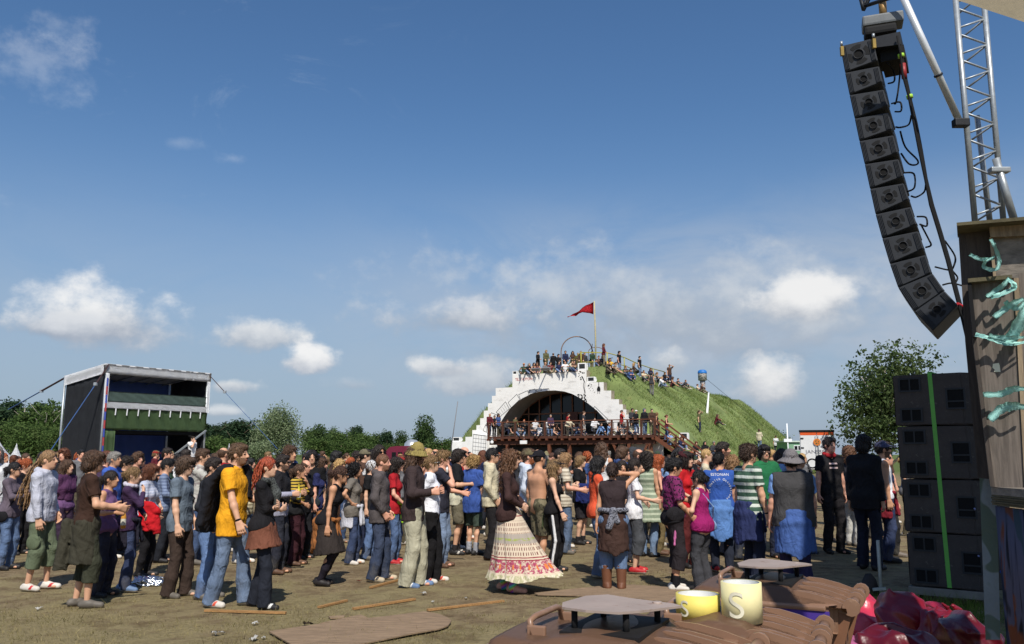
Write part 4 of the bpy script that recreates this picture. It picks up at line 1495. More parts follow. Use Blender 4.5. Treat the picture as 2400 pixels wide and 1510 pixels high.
 for i in range(8):
  for j in range(i + 1, 8):
   if np.abs(offs[i] - offs[j]).sum() != 1:
    continue
   fa, fb = val[:, i], val[:, j]
   m = (fa < 0) != (fb < 0)
   t = np.where(m, fa / np.where(m, fa - fb, 1), 0)
   pos += np.where(m[:, None], offs[i] + t[:, None] * (offs[j] - offs[i]), 0)
   cnt += m
 Vv = lo + res * (idx + pos / cnt[:, None])
 vid = np.full(act.shape, -1, np.int32)
 vid[act] = np.arange(len(idx))
 quads = []
 s0 = I[:-1, 1:-1, 1:-1] != I[1:, 1:-1, 1:-1]
 e = np.argwhere(s0)
 if len(e):
  i, j, k = e[:, 0], e[:, 1] + 1, e[:, 2] + 1
  q = np.stack([vid[i, j - 1, k - 1], vid[i, j, k - 1], vid[i, j, k], vid[i, j - 1, k]], 1)
  f = ~I[i, j, k]
  q[f] = q[f][:, ::-1]
  quads.append(q)
 s1 = I[1:-1, :-1, 1:-1] != I[1:-1, 1:, 1:-1]
 e = np.argwhere(s1)
 if len(e):
  i, j, k = e[:, 0] + 1, e[:, 1], e[:, 2] + 1
  q = np.stack([vid[i - 1, j, k - 1], vid[i - 1, j, k], vid[i, j, k], vid[i, j, k - 1]], 1)
  f = ~I[i, j, k]
  q[f] = q[f][:, ::-1]
  quads.append(q)
 s2 = I[1:-1, 1:-1, :-1] != I[1:-1, 1:-1, 1:]
 e = np.argwhere(s2)
 if len(e):
  i, j, k = e[:, 0] + 1, e[:, 1] + 1, e[:, 2]
  q = np.stack([vid[i - 1, j - 1, k], vid[i, j - 1, k], vid[i, j, k], vid[i - 1, j, k]], 1)
  f = ~I[i, j, k]
  q[f] = q[f][:, ::-1]
  quads.append(q)
 Q = np.concatenate(quads)
 Q = Q[(Q >= 0).all(1)]
 return Vv, Q
def ik(a, t, l1, l2, pole):
 d = t - a
 L = np.linalg.norm(d)
 n = d / (L + 1e-9)
 L = min(max(L, abs(l1 - l2) + 1e-3), (l1 + l2) * 0.998)
 t = a + n * L
 ca = (l1 * l1 + L * L - l2 * l2) / (2 * l1 * L)
 ca = max(-1, min(1, ca))
 pole = np.asarray(pole, float)
 pp = pole - n * (pole @ n)
 pp = nrm(pp)
 return a + n * l1 * ca + pp * l1 * math.sqrt(1 - ca * ca), t
ARMS = {
 'down': ((.235, -.01, .80), (.3, 1, 0), (-1, 0, 0)),
 'loose': ((.245, -.10, .82), (.4, 1, 0), (-1, .2, 0)),
 'swing': ((.25, -.20, .86), (.3, 1, 0), (-1, .3, 0)),
 'back': ((.23, .14, .83), (.4, 1, 0), (-1, 0, 0)),
 'pocket': ((.185, -.10, .93), (.7, 1, 0), (-1, .3, 0)),
 'hip': ((.19, -.04, 1.04), (1, .55, 0), (-1, .1, 0)),
 'bent': ((.20, -.30, 1.10), (.5, .6, -1), (-1, 0, .2)),
 'hold': ((.22, -.27, 1.17), (.6, .6, -1), (-1, 0, 0)),
 'low': ((.16, -.22, .97), (.7, .8, -.3), (-1, 0, 0)),
 'mouth': ((.05, -.20, 1.475), (.7, .1, -1), (-.6, .8, 0)),
 'crossed': ((-.13, -.205, 1.165), (.7, .2, -1), (0, 1, 0)),
 'crossed2': ((-.11, -.175, 1.125), (.7, .2, -1), (0, 1, 0)),
 'ear': ((.115, -.03, 1.60), (1, -.2, -.4), (-1, 0, 0)),
 'up': ((.22, -.15, 1.85), (1, .2, -.2), (0, -1, 0)),
 'fwd': ((.13, -.46, 1.19), (.5, .3, -1), (-.3, 0, -1)),
 'clap': ((.04, -.34, 1.20), (.8, .2, -1), (-1, 0, 0)),
 'behind': ((.06, .18, .98), (1, .5, 0), (0, -1, 0)),
 'waist': ((.10, -.19, 1.05), (1, .4, -.3), (-.5, 1, 0)),
 'shoulder': ((-.08, -.16, 1.38), (.8, -.3, -1), (0, 1, 0)),
 'chin': ((.05, -.15, 1.44), (.6, -.2, -1), (-.3, 1, 0)),
 'brow': ((.09, -.14, 1.66), (1, -.2, -.5), (0, .5, -1)),
 'rail': ((.17, -.33, 1.02), (.5, .6, -.4), (0, 0, -1)),
 'knee': ((.15, -.42, .44), (.8, .2, -.6), (0, .2, -1)),
 'lap': ((.06, -.32, .27), (1, .3, -.3), (0, 0, -1)),
 'prop': ((.30, .26, .06), (.6, 1, 0), (0, 0, -1)),
 'hug': ((-.05, -.44, .40), (.8, -.2, -.5), (0, 1, 0)),
}
def skel(H=1.75, sex='m', W=1.0, arms=('down', 'down'), lean=0.0, side=0.0, twist=0.0, crouch=0.0, feet=None, feetz=(0, 0), seat=None,
         hy=0.0, hp=0.0, hr=0.0, px=0.0, py=0.0, kneeout=0.0):
 s = H / 1.75
 k = dict(s=s, sex=sex, W=W)
 pz = .955 * s - crouch if seat is None else seat
 pel = V3(px, py, pz)
 up = nrm(V3(math.sin(side), -math.sin(lean) * math.cos(side), math.cos(lean) * math.cos(side)))
 ct, st = math.cos(twist), math.sin(twist)
 xr = V3(ct, -st, 0)
 xr = nrm(xr - up * (xr @ up))
 fr = np.cross(xr, up) * -1.0
 fr = nrm(np.cross(up, xr)) * -1.0
 if fr[1] > 0 and abs(twist) < 1.5:
  fr = -fr
 xh = V3(1, 0, 0)
 k.update(pel=pel, up=up, xr=xr, fr=fr, xh=xh)
 neck = pel + up * .535 * s
 k['neck'] = neck
 half = (.172 if sex == 'm' else .150) * s * (W ** .6)
 k['half'] = half
 k['sh'] = [neck - up * .062 * s + xr * half, neck - up * .062 * s - xr * half]
 hu = nrm(up * .5 + V3(0, 0, 1) * .7 + fr * (0.10 + math.sin(hp) * .0))
 cy, sy = math.cos(hy + twist * .6), math.sin(hy + twist * .6)
 hf = nrm(V3(-sy, -cy, 0) * math.cos(hp) + V3(0, 0, -1) * math.sin(hp))
 hx = nrm(np.cross(hf, V3(0, 0, 1)))           # the head's right-hand axis ( -x when facing -y )
 hx = -hx
 hup = nrm(np.cross(hf, hx)) * (1 if np.cross(hf, hx)[2] > 0 else -1)
 if hr:
  hx, hup = hx * math.cos(hr) + hup * math.sin(hr), hup * math.cos(hr) - hx * math.sin(hr)
 k['hc'] = neck + nrm(up * .45 + V3(0, 0, 1) * .55) * .128 * s + fr * .022 * s + hf * 0.012 * s + hup * .022 * s
 k['hA'] = np.array([hx, -hf, hup])
 k['arm'] = []
 for i, sg in enumerate((1, -1)):
  a = arms[i]
  tgt, pole, pn = ARMS[a] if isinstance(a, str) else a
  tgt = V3(*tgt)
  if seat is None:
   loc = V3(tgt[0] * sg * (W ** .5), tgt[1], tgt[2] - .94) * s
   if a in ('ear', 'mouth', 'up', 'chin', 'brow', 'shoulder'):
    rel = V3(tgt[0] * sg, tgt[1], tgt[2] - 1.475) * s
    T = neck + xr * rel[0] - fr * rel[1] + up * rel[2]
   else:
    T0 = pel + V3(loc[0], loc[1], loc[2])
    T1 = pel + xr * loc[0] - fr * loc[1] + up * loc[2]
    f = 1.0 if tgt[2] > 1.0 else .55
    T = T0 * (1 - f) + T1 * f
  else:
   T = pel + V3(tgt[0] * sg, tgt[1], tgt[2] - .10) * s
  pole = xr * pole[0] * sg - fr * pole[1] + V3(0, 0, pole[2])
  S = k['sh'][i]
  e, w = ik(S, T, .285 * s, .255 * s, pole)
  pn = nrm(xr * pn[0] * sg - fr * pn[1] + V3(0, 0, pn[2]))
  k['arm'].append((S, e, w, pn, a))
 k['leg'] = []
 feet = feet or ((.10, -.02), (-.10, .02))
 for i, sg in enumerate((1, -1)):
  hj = pel + V3(.088 * sg * s * (W ** .5), 0, -.035 * s)
  T = V3(feet[i][0] * s, feet[i][1] * s, .085 * s + feetz[i])
  kn, an = ik(hj, T, .43 * s, .415 * s, V3(sg * (.12 + kneeout), -1, .25 if seat is not None else 0))
  k['leg'].append((hj, kn, an))
 return k
def torso_prims(k, infl=0.0, hem=-.10, neckline=True, kk=.045, belly=0.0):
 s, W, up, xr, fr, pel, neck = k['s'], k['W'], k['up'], k['xr'], k['fr'], k['pel'], k['neck']
 m = k['sex'] == 'm'
 P = []
 W2 = W ** .8
 xh = k['xh']
 def pt(h, x, f=0.0):
  ax = xh * (1 - min(1, max(0, h / .35))) + xr * min(1, max(0, h / .35))
  return pel + up * h * s + ax * x * s * W2 + fr * f * s
 for sg in (1, -1, 0):
  if m:
   ch, wa, hi = pt(.37, .088 * sg, .0), pt(.16, .066 * sg, .010 + belly * .3), pt(.0, .076 * sg, -.008)
   rc, rw, rh = .094, .084 + belly, .091
  else:
   ch, wa, hi = pt(.36, .068 * sg, .0), pt(.17, .050 * sg, .006), pt(.0, .084 * sg, -.012)
   rc, rw, rh = .081, .071 + belly, .098
  rc, rw, rh = rc * s * W2 ** .7 + infl, rw * s * W2 + infl, rh * s * W2 ** .8 + infl
  if sg == 0:
   S = neck - up * .075 * s
   P += [cone(S, ch, .05 * s + infl * .8, rc, kk), cone(ch, wa, rc, rw, kk)]
  else:
   S = k['sh'][0 if sg > 0 else 1]
   P += [cone(S, ch, .046 * s + infl * .9, rc * .86, kk), cone(ch, wa, rc, rw, kk)]
  if hem < 0.0:
   t = min(1, (0.0 - hem) / .12)
   lowp = pt(hem, (.076 if m else .084) * sg, -.006)
   if infl > .004:
    rh += max(.008, .026 - infl)
   P += [cone(wa, hi, rw, rh, kk), cone(hi, lowp, rh, rh * (1 - .05 * t) if infl < .004 else rh + infl * .2, kk, False, infl > .004)]
  else:
   t = 1 - hem / .16
   lowp = wa * (1 - t) + hi * t
   P += [cone(wa, lowp, rw, rw * (1 - t) + rh * t, kk, False, True)]
  if sg:
   P += [cone(neck - up * .02 * s, S + up * .004, .044 * s + infl * .8, .040 * s + infl * .7, kk)]
  if not m and sg:
   P.append(ell(pel + up * .325 * s + xr * .068 * sg * s + fr * .070 * s, V3(.055, .055, .058) * s + infl, .04))
 return P
def hand_prims(w, hd, pn, fwd, s, curl=(.45, .6), kf=.003, fat=1.0):
 hd, pn = nrm(hd), np.asarray(pn, float)
 pn = nrm(pn - hd * (pn @ hd))
 ac = nrm(np.cross(hd, pn))
 if ac @ fwd < 0:
  ac = -ac
 P = []
 for i in range(4):
  o = 1.5 - i
  P.append(cone(w + ac * o * .013 * s, w + hd * .082 * s + ac * o * .0215 * s, .0165 * s * fat, .0135 * s * fat, .018))
 Ls = (.068, .077, .072, .056)
 for i in range(4):
  o = 1.5 - i
  kc = w + hd * .082 * s + ac * o * .0215 * s
  d1 = nrm(hd * math.cos(curl[0]) + pn * math.sin(curl[0]) + ac * o * .07)
  a2 = curl[0] + curl[1] * (1 + .1 * i)
  d2 = nrm(hd * math.cos(a2) + pn * math.sin(a2) + ac * o * .05)
  m = kc + d1 * Ls[i] * .52 * s
  P.append(cone(kc, m, .0105 * s * fat, .0098 * s * fat, kf))
  P.append(cone(m, m + d2 * Ls[i] * .48 * s, .0098 * s * fat, .0085 * s * fat, kf))
 tb = w + hd * .025 * s + ac * .026 * s
 t1 = tb + nrm(hd * .62 + ac * .62 + pn * .35) * .045 * s
 P.append(cone(tb, t1, .0145 * s * fat, .0115 * s * fat, .012))
 P.append(cone(t1, t1 + nrm(hd * .8 + ac * .25 + pn * .5) * .032 * s, .0115 * s * fat, .0095 * s * fat, kf))
 return P
def h2w(k, p):
 """head-local point (adult metres) to body space"""
 A = k['hA']
 p = np.asarray(p, float) * k['s']
 return k['hc'] + A[0] * p[0] + A[1] * p[1] + A[2] * p[2]
def body_prims(k, grips=(None, None), fine=True):
 s, W = k['s'], k['W']
 m = k['sex'] == 'm'
 P = torso_prims(k, 0.0, -.06)
 A = k['hA']
 P.append(cone(k['neck'] - k['up'] * .03 * s, h2w(k, (0, .012, -.05)), (.060 if m else .050) * s, (.054 if m else .046) * s, .035))
 f = 1.0 if m else .95
 def E(c, r, kk=.02, sub=False):
  P.append(ell(h2w(k, c), np.array(r) * s, kk, A, sub))
 E((0, .010, .022), (.074 * f, .094, .096), .03)
 E((0, -.030, -.035), (.058 * f, .062, .078), .03)
 E((0, -.052, -.085), (.032 * f, .034, .026), .025)
 if fine:
  E((.034, -.094, .008), (.017, .016, .012), .012, True)
  E((-.034, -.094, .008), (.017, .016, .012), .012, True)
  E((.033, -.076, .007), (.014, .012, .010), .006)
  E((-.033, -.076, .007), (.014, .012, .010), .006)
  P.append(cone(h2w(k, (0, -.082, .016)), h2w(k, (0, -.105, -.020)), .009 * s, .0135 * s, .012))
  E((.012, -.094, -.026), (.009, .010, .008), .008)
  E((-.012, -.094, -.026), (.009, .010, .008), .008)
  E((0, -.086, -.052), (.024, .012, .011), .010)
  E((0, -.094, -.044), (.010, .010, .004), .006, True)
 for sg in (1, -1):
  E((.076 * sg * f, .012, -.004), (.011, .021, .031), .010)
 for i, (S, e, w, pn, a) in enumerate(k['arm']):
  w2 = W ** .5
  ra = (.044 if m else .036) * s * w2
  P.append(cone(S, e, ra, (.036 if m else .030) * s * w2, .035))
  mid = e * .72 + w * .28
  P.append(cone(e, mid, (.036 if m else .030) * s * w2, (.038 if m else .031) * s * w2, .03))
  P.append(cone(mid, w, (.037 if m else .030) * s * w2, (.025 if m else .021) * s, .03))
  hd = nrm(w - e)
  fwd = k['fr'] if abs(hd[2]) > .5 else V3(0, 0, 1)
  g = grips[i] or ('fist' if a in ('hold',) else 'relax')
  if a == 'crossed' or a == 'crossed2':
   hd = nrm(hd + V3(0, 0, .3))
  P += hand_prims(w, hd, pn, fwd, s * (1 if m else .93), {'fist': (1.15, 1.35), 'relax': (.35, .55), 'flat': (.08, .12)}[g], .003 if fine else .01, 1.0 if fine else 1.15)
 for (hj, kn, an) in k['leg']:
  w2 = W ** .6
  P.append(cone(hj, kn, (.066 if m else .069) * s * w2, .045 * s, .03))
  cm = kn * .70 + an * .30
  back = V3(0, .012, 0)
  P.append(cone(kn, cm + back, .044 * s, .048 * s * w2, .03))
  P.append(cone(cm + back, an, .047 * s * w2, .032 * s, .03))
  P.append(cone(an + V3(0, .015 * s, -.042 * s), an + V3(0, -.115 * s, -.055 * s), .030 * s, .022 * s, .02))
 return P
def wrinkle(amp=.0035, f=1.0, seed=0):
 r = np.random.default_rng(seed)
 T = [(r.normal(size=3) * np.array([22, 22, 11]) * f, r.uniform(0, 6.28), r.normal(size=3) * np.array([13, 13, 16]) * f, r.uniform(0, 6.28)) for _ in range(4)]
 def fn(X, Y, Z):
  o = 0
  for (a, p, b, q) in T:
   w = np.sin(X * a[0] + Y * a[1] + Z * a[2] + p + 1.3 * np.sin(X * b[0] + Y * b[1] + Z * b[2] + q))
   o = o + .55 * w + .9 * (np.abs(w) - .6)
  return (amp * o * .6).astype(np.float32)
 return fn
def lerp(a, b, t):
 return a * (1 - t) + b * t
def top_prims(k, kind, hem=None, loose=0.0):
 s, W = k['s'], k['W']
 m = k['sex'] == 'm'
 spec = {'tee': (.013, .52, .022), 'long': (.010, 9, .012), 'hoodie': (.024, 9, .024), 'jacket': (.026, 9, .024), 'tank': (.007, 0, 0),
   'vest': (.026, 0, 0), 'shirt': (.020, .60, .026), 'three': (.010, 1.5, .014), 'poncho': (.03, 9, .05)}[kind]
 infl, sl, si = spec
 infl += loose
 si += loose * .7
 hem = hem if hem is not None else {'tee': -.13, 'long': -.10, 'hoodie': -.12, 'jacket': -.16, 'tank': -.03, 'vest': -.10, 'shirt': -.16, 'three': -.06, 'poncho': -.1}[kind]
 P = torso_prims(k, infl * s, hem, belly=loose * .3)
 if kind == 'tank':
  P = []
  for p in torso_prims(k, infl * s, hem):
   P.append(p)
  for i in (0, 1):
   S = k['sh'][i]
   o = k['xr'] * (1 if i == 0 else -1)
   P.append(ell(S + o * .075 * s + k['up'] * .01, V3(.085, .12, .12) * s, .012, None, True))
 if kind == 'vest':
  for i in (0, 1):
   S = k['sh'][i]
   o = k['xr'] * (1 if i == 0 else -1)
   P.append(ell(S + o * .095 * s, V3(.075, .10, .11) * s, .012, None, True))
 neck = k['neck']
 if sl:
  for (S, e, w, pn, a) in k['arm']:
   r0 = ((.045 if m else .037) * W ** .5 * s) + si * .8
   r1 = ((.038 if m else .031) * W ** .5 * s) + si * .9
   r2 = ((.029 if m else .025) * s) + si * .75
   if sl < 1:
    c = lerp(S, e, sl + .12)
    P.append(cone(S, c, r0, r1 + si * .45, .03, False, True))
   elif sl < 2:
    P.append(cone(S, e, r0, r1, .03))
    P.append(cone(e, lerp(e, w, sl - 1.0), r1, r2 + .006, .03, False, True))
   else:
    P.append(cone(S, e, r0, r1, .03))
    P.append(cone(e, lerp(e, w, .96), r1 * 1.02, r2, .03, False, True))
 if kind in ('hoodie',):
  b = neck - k['fr'] * .075 * s + k['up'] * .0
  for x in (-.05, .05):
   P.append(cone(b + k['xr'] * x * s + k['up'] * .015 * s, b + k['xr'] * x * .4 * s - k['up'] * .10 * s, .048 * s, .034 * s, .03))
  P.append(cone(neck + k['xr'] * .06 * s + k['fr'] * .03 * s, neck - k['xr'] * .06 * s + k['fr'] * .03 * s, .03 * s, .03 * s, .03))
 if kind == 'jacket':
  P.append(cone(neck + k['xr'] * .055 * s - k['fr'] * .03 * s, neck - k['xr'] * .055 * s - k['fr'] * .03 * s, .034 * s, .034 * s, .03))
 hn = neck + k['up'] * (.055 if kind != 'hoodie' else .075) * s + k['fr'] * .018 * s
 P.append(ell(hn, V3(.062, .066, .05 if kind not in ('tank', 'three') else .085) * s, .01, None, True))
 return P
def pants_prims(k, kind, flare=0.0, waist=.085):
 s, W = k['s'], k['W']
 m = k['sex'] == 'm'
 infl = {'jeans': .013, 'trousers': .015, 'shorts': .019, 'capri': .020, 'tights': .005, 'baggy': .030, 'slim': .010}[kind] * s
 P = []
 W2 = W ** .8
 xh, up, pel = k['xh'], k['up'], k['pel']
 for sg in (1, -1):
  P.append(cone(pel + up * waist * s + xh * .064 * sg * s * W2, pel + xh * (.076 if m else .084) * sg * s * W2 - k['fr'] * .008, (.086 if m else .084) * s * W2 + infl * .5, (.093 if m else .100) * s * W2 ** .8 + infl, .05, True, False))
 for sg, (hj, kn, an) in zip((1, -1), k['leg']):
  rt = .074 * s * W ** .6 + infl
  rk = .051 * s + infl * 1.3
  rh = {'jeans': .064, 'trousers': .064, 'tights': .042, 'baggy': .085, 'slim': .050}.get(kind, .08) * s + flare
  hip = pel + xh * (.076 if m else .084) * sg * s * W2
  P.append(cone(hip, hj * .5 + kn * .5 + (hip - hj) * .2, (.092 if m else .097) * s * W2 ** .8 + infl, rt * .5 + rk * .55, .035))
  if kind == 'shorts':
   P.append(cone(lerp(hj, kn, .35), lerp(hj, kn, .96), rt, rk + .022 * s, .03, False, True))
  elif kind == 'capri':
   P.append(cone(lerp(hj, kn, .35), kn, rt, rk + .018 * s, .03))
   P.append(cone(kn, lerp(kn, an, .52), rk + .018 * s, rk + .012 * s, .03, False, True))
  else:
   end = lerp(kn, an, 1.0) + V3(0, .012 * s, -.052 * s)
   P.append(cone(lerp(hj, kn, .35), kn, rt, rk, .03))
   P.append(cone(kn, lerp(kn, end, .5), rk, max(rk * .98, rk * .55 + rh * .5), .03))
   P.append(cone(lerp(kn, end, .5), end, max(rk * .98, rk * .55 + rh * .5), rh, .03, False, True))
 return P
def shoe_prims(k, i):
 s = k['s']
 hj, kn, an = k['leg'][i]
 sg = 1 if i == 0 else -1
 f = nrm(V3(sg * .22, -1, 0))
 b = V3(an[0], an[1], an[2] - .085 * s)
 P = [cone(b - f * .055 * s + V3(0, 0, .045 * s), b + f * .03 * s + V3(0, 0, .048 * s), .040 * s, .043 * s, .03),
         cone(b + f * .03 * s + V3(0, 0, .045 * s), b + f * .150 * s + V3(0, 0, .030 * s), .043 * s, .036 * s, .03),
         cone(b - f * .02 * s + V3(0, 0, .05 * s), b - f * .022 * s + V3(0, 0, .092 * s), .043 * s, .041 * s, .02, False, True)]
 return P, (b, V3(0, 0, -1)), b[2]
# hair and headgear, in head-local metres
def bumpy(amp, f, seed=3):
 r = np.random.default_rng(seed)
 T = [(r.normal(size=3) * f, r.uniform(0, 6.28)) for _ in range(7)]
 def fn(X, Y, Z):
  o = 0
  for i in range(0, 6, 2):
   (a, p), (b, q) = T[i], T[i + 1]
   o = o + np.sin(X * a[0] + Y * a[1] + Z * a[2] + p) * np.sin(X * b[0] + Y * b[1] + Z * b[2] + q)
  return (amp * o).astype(np.float32)
 return fn
def strands(amp, f=150.0, seed=5):
 """long vertical locks"""
 def fn(X, Y, Z):
  th = np.arctan2(Y + 0 * X, X + 0 * Y + 1e-6)
  w = th * 9 + 3.0 * np.sin(Z * 19 + seed) + Z * 8
  return (amp * (np.sin(w * 2.2) + .7 * np.sin(w * 4.7 + Z * 22) + .5 * np.sin(Z * 60 + th * 6))).astype(np.float32)
 return fn
FACE = [ell((0, -.125, -.050), (.078, .098, .124), .012, None, True)]
EARS = [ell((.095, -.0, -.035), (.04, .034, .052), .01, None, True), ell((-.095, -.0, -.035), (.04, .034, .052), .01, None, True)]
HAIRS = {}
def hair_mesh(style, res=.0065):
 key = (style, res)
 if key in HAIRS:
  return HAIRS[key]
 r = np.random.default_rng(abs(hash(style)) % 1000 if False else sum(map(ord, style)))
 cap = lambda t: ell((0, .012, .026), (.076 + t, .096 + t, .099 + t), .03)
 nape = [(V3(0, .06, -.085), nrm(V3(0, .15, -1)))]
 P, nz, pl = [cap(.013)], strands(.0024), nape
 post = FACE + EARS
 if style == 'short':
  P, nz = [cap(.009), ell((0, -.04, .083), (.060, .055, .033), .03)], strands(.0024)
 elif style == 'buzz':
  P, nz = [cap(.005)], None
 elif style == 'messy':
  P, nz = [cap(.013), ell((0, -.06, .086), (.060, .05, .03), .03), ell((.04, .05, .088), (.05, .05, .03), .03), ell((0, .085, -.03), (.058, .04, .05), .03)], bumpy(.005, 75)
 elif style == 'curly':
  P, nz = [cap(.020), ell((0, -.06, .092), (.07, .05, .035), .03), ell((0, .09, -.03), (.075, .05, .06), .03)], bumpy(.009, 85)
  post = FACE
 elif style == 'bigcurly':
  P, nz = [ell((0, .03, .02), (.115, .120, .118), .03), ell((0, .07, -.09), (.112, .075, .10), .04)], bumpy(.011, 75)
  post, pl = [ell((0, -.135, -.06), (.076, .09, .13), .012, None, True)], []
 elif style == 'mop':
  P, nz = [cap(.017), ell((0, .05, -.045), (.086, .082, .072), .03), ell((0, -.07, .08), (.07, .045, .035), .03)], strands(.004)
  post = [ell((0, -.125, -.062), (.072, .094, .112), .012, None, True)]
  pl = [(V3(0, .06, -.115), nrm(V3(0, .1, -1)))]
 elif style == 'bob':
  P, nz = [cap(.017), ell((0, .03, -.07), (.095, .095, .08), .03), ell((0, -.06, .08), (.07, .05, .035), .03)], strands(.0035)
  post = [ell((0, -.125, -.060), (.068, .106, .124), .012, None, True)]
  pl = [(V3(0, 0, -.125), V3(0, 0, -1))]
 elif style in ('long', 'longwavy', 'straight', 'midlong'):
  L = {'long': -.30, 'longwavy': -.36, 'straight': -.34, 'midlong': -.20}[style]
  wv = style == 'longwavy'
  P = [cap(.016 if not wv else .024)]
  for x in (-.06, -.02, .02, .06):
   P.append(cone((x, .065, .0), (x * 1.5, .085, L * r.uniform(.85, 1.0)), .052, .030 if not wv else .05, .035))
  for sg in (1, -1):
   P.append(cone((sg * .072, .0, .03), (sg * .105, .02, L * .62), .032, .026, .03))
   P.append(cone((sg * .080, .03, .0), (sg * .12, .05, L * .85), .036, .024 if not wv else .04, .03))
  nz = strands(.0042) if not wv else bumpy(.010, 48)
  post, pl = [ell((0, -.125, -.065), (.060, .10, .15), .012, None, True)], []
 elif style in ('pony', 'bun', 'tight'):
  P, nz = [cap(.008)], strands(.0018)
  pl = []
  post = [ell((0, -.125, -.055), (.074, .085, .125), .012, None, True), ell((.095, -.0, -.035), (.04, .05, .06), .01, None, True), ell((-.095, -.0, -.035), (.04, .05, .06), .01, None, True), ell((0, .0, -.14), (.2, .2, .06), .02, None, True)]
  if style == 'pony':
   P += [cone((0, .105, .03), (0, .15, .01), .03, .032, .015), cone((0, .15, .01), (.01, .16, -.17), .034, .014, .02)]
  if style == 'bun':
   P += [ell((0, .125, .005), (.050, .045, .048), .012)]
   nz = bumpy(.003, 90)
 elif style in ('dreadtail', 'dreads', 'reddreads'):
  P, nz, pl = [cap(.011)], bumpy(.003, 90), []
  post = FACE + (EARS if style != 'dreads' else [])
  Q = []
  n = 30 if style == 'dreadtail' else 40
  for i in range(n):
   if style == 'dreadtail':
    a = V3(r.normal() * .018, .105, .0 + r.normal() * .018)
    b = a + V3(r.normal() * .03, .075 + r.normal() * .01, -.12)
    c = b + V3(r.normal() * .05, .05 + r.normal() * .035, -.22)
    d = c + V3(r.normal() * .04, .0 + r.normal() * .04, -.24 * r.uniform(.6, 1.2))
    Q += [cone(a, b, .013, .011, .004), cone(b, c, .011, .010, .003), cone(c, d, .010, .007, .003)]
   else:
    th = r.uniform(.15, math.pi - .15)
    z = r.uniform(-.02, .09)
    a = V3(math.cos(th) * .085, .012 + math.sin(th) * .098, z)
    b = a + V3(math.cos(th) * .045, math.sin(th) * .05, -.07 + r.uniform(-.02, .04))
    c = b + V3(math.cos(th) * .012, .012 + r.normal() * .01, -.15 * r.uniform(.6, 1.3))
    Q += [cone(a, b, .013, .012, .006), cone(b, c, .012, .008, .004)]
  if style == 'dreadtail':
   Q.append(cone((0, .09, .03), (0, .125, -.02), .04, .03, .02))
  V, F = sdf_mesh(P + post + Q, res, nz, pl)
  me = np_mesh('hair', V, F, [mat('hair', (60, 45, 30), kind='hair')])
  HAIRS[key] = me
  return me
 elif style == 'fringe':
  P, nz = [cap(.006), ell((0, -.02, .10), (.075, .105, .075), .02, None, True)], strands(.002)
 V, F = sdf_mesh(P + post, res, nz, pl)
 me = wisps(V, F, style, res, r)
 HAIRS[key] = me
 return me
def wisps(V, F, style, res, r):
 """loose strands standing off the mass of hair"""
 m = [mat('hair', (60, 45, 30), kind='hair')]
 if style in ('buzz', 'fringe'):
  return np_mesh('hair', V, F, m)
 n = 1500 if res < .009 else 500
 e1, e2 = V[F[:, 1]] - V[F[:, 0]], V[F[:, 3]] - V[F[:, 0]]
 N = np.cross(e1, e2)
 N /= np.linalg.norm(N, axis=1)[:, None] + 1e-9
 i = r.integers(0, len(F), n)
 P0, n0 = V[F[i]].mean(1), N[i]
 fl = np.array([0, .35, -1.0]) + r.normal(size=(n, 3)) * .45
 if style in ('short', 'messy', 'curly', 'bigcurly'):
  fl = r.normal(size=(n, 3)) * (.35 if style == 'short' else .7) + np.array([0, .8, -.35])
 t = fl - n0 * (fl * n0).sum(1)[:, None] * .8
 t /= np.linalg.norm(t, axis=1)[:, None] + 1e-9
 L = (.022 + .03 * r.random(n)) * (1.6 if style in ('long', 'longwavy', 'straight', 'bob', 'midlong') else 1.0)
 side = np.cross(t, n0)
 side /= np.linalg.norm(side, axis=1)[:, None] + 1e-9
 w = .0022 + .0022 * r.random(n)
 lift = ((.05 if style == 'short' else .10) + (.18 if style == 'short' else .32) * r.random(n))[:, None]
 a = P0 - n0 * .002 - side * w[:, None]
 b = P0 - n0 * .002 + side * w[:, None]
 c = P0 + t * (L * .6)[:, None] + n0 * lift * (L * .6)[:, None] + side * w[:, None] * .7
 d = P0 + t * L[:, None] + n0 * lift * (L * .75)[:, None]
 V2 = np.stack([a, b, c, d], 1).reshape(-1, 3)
 F2 = np.arange(4 * n).reshape(-1, 4) + len(V)
 return np_mesh('hair', np.concatenate([V, V2]), np.concatenate([F, F2]), m)
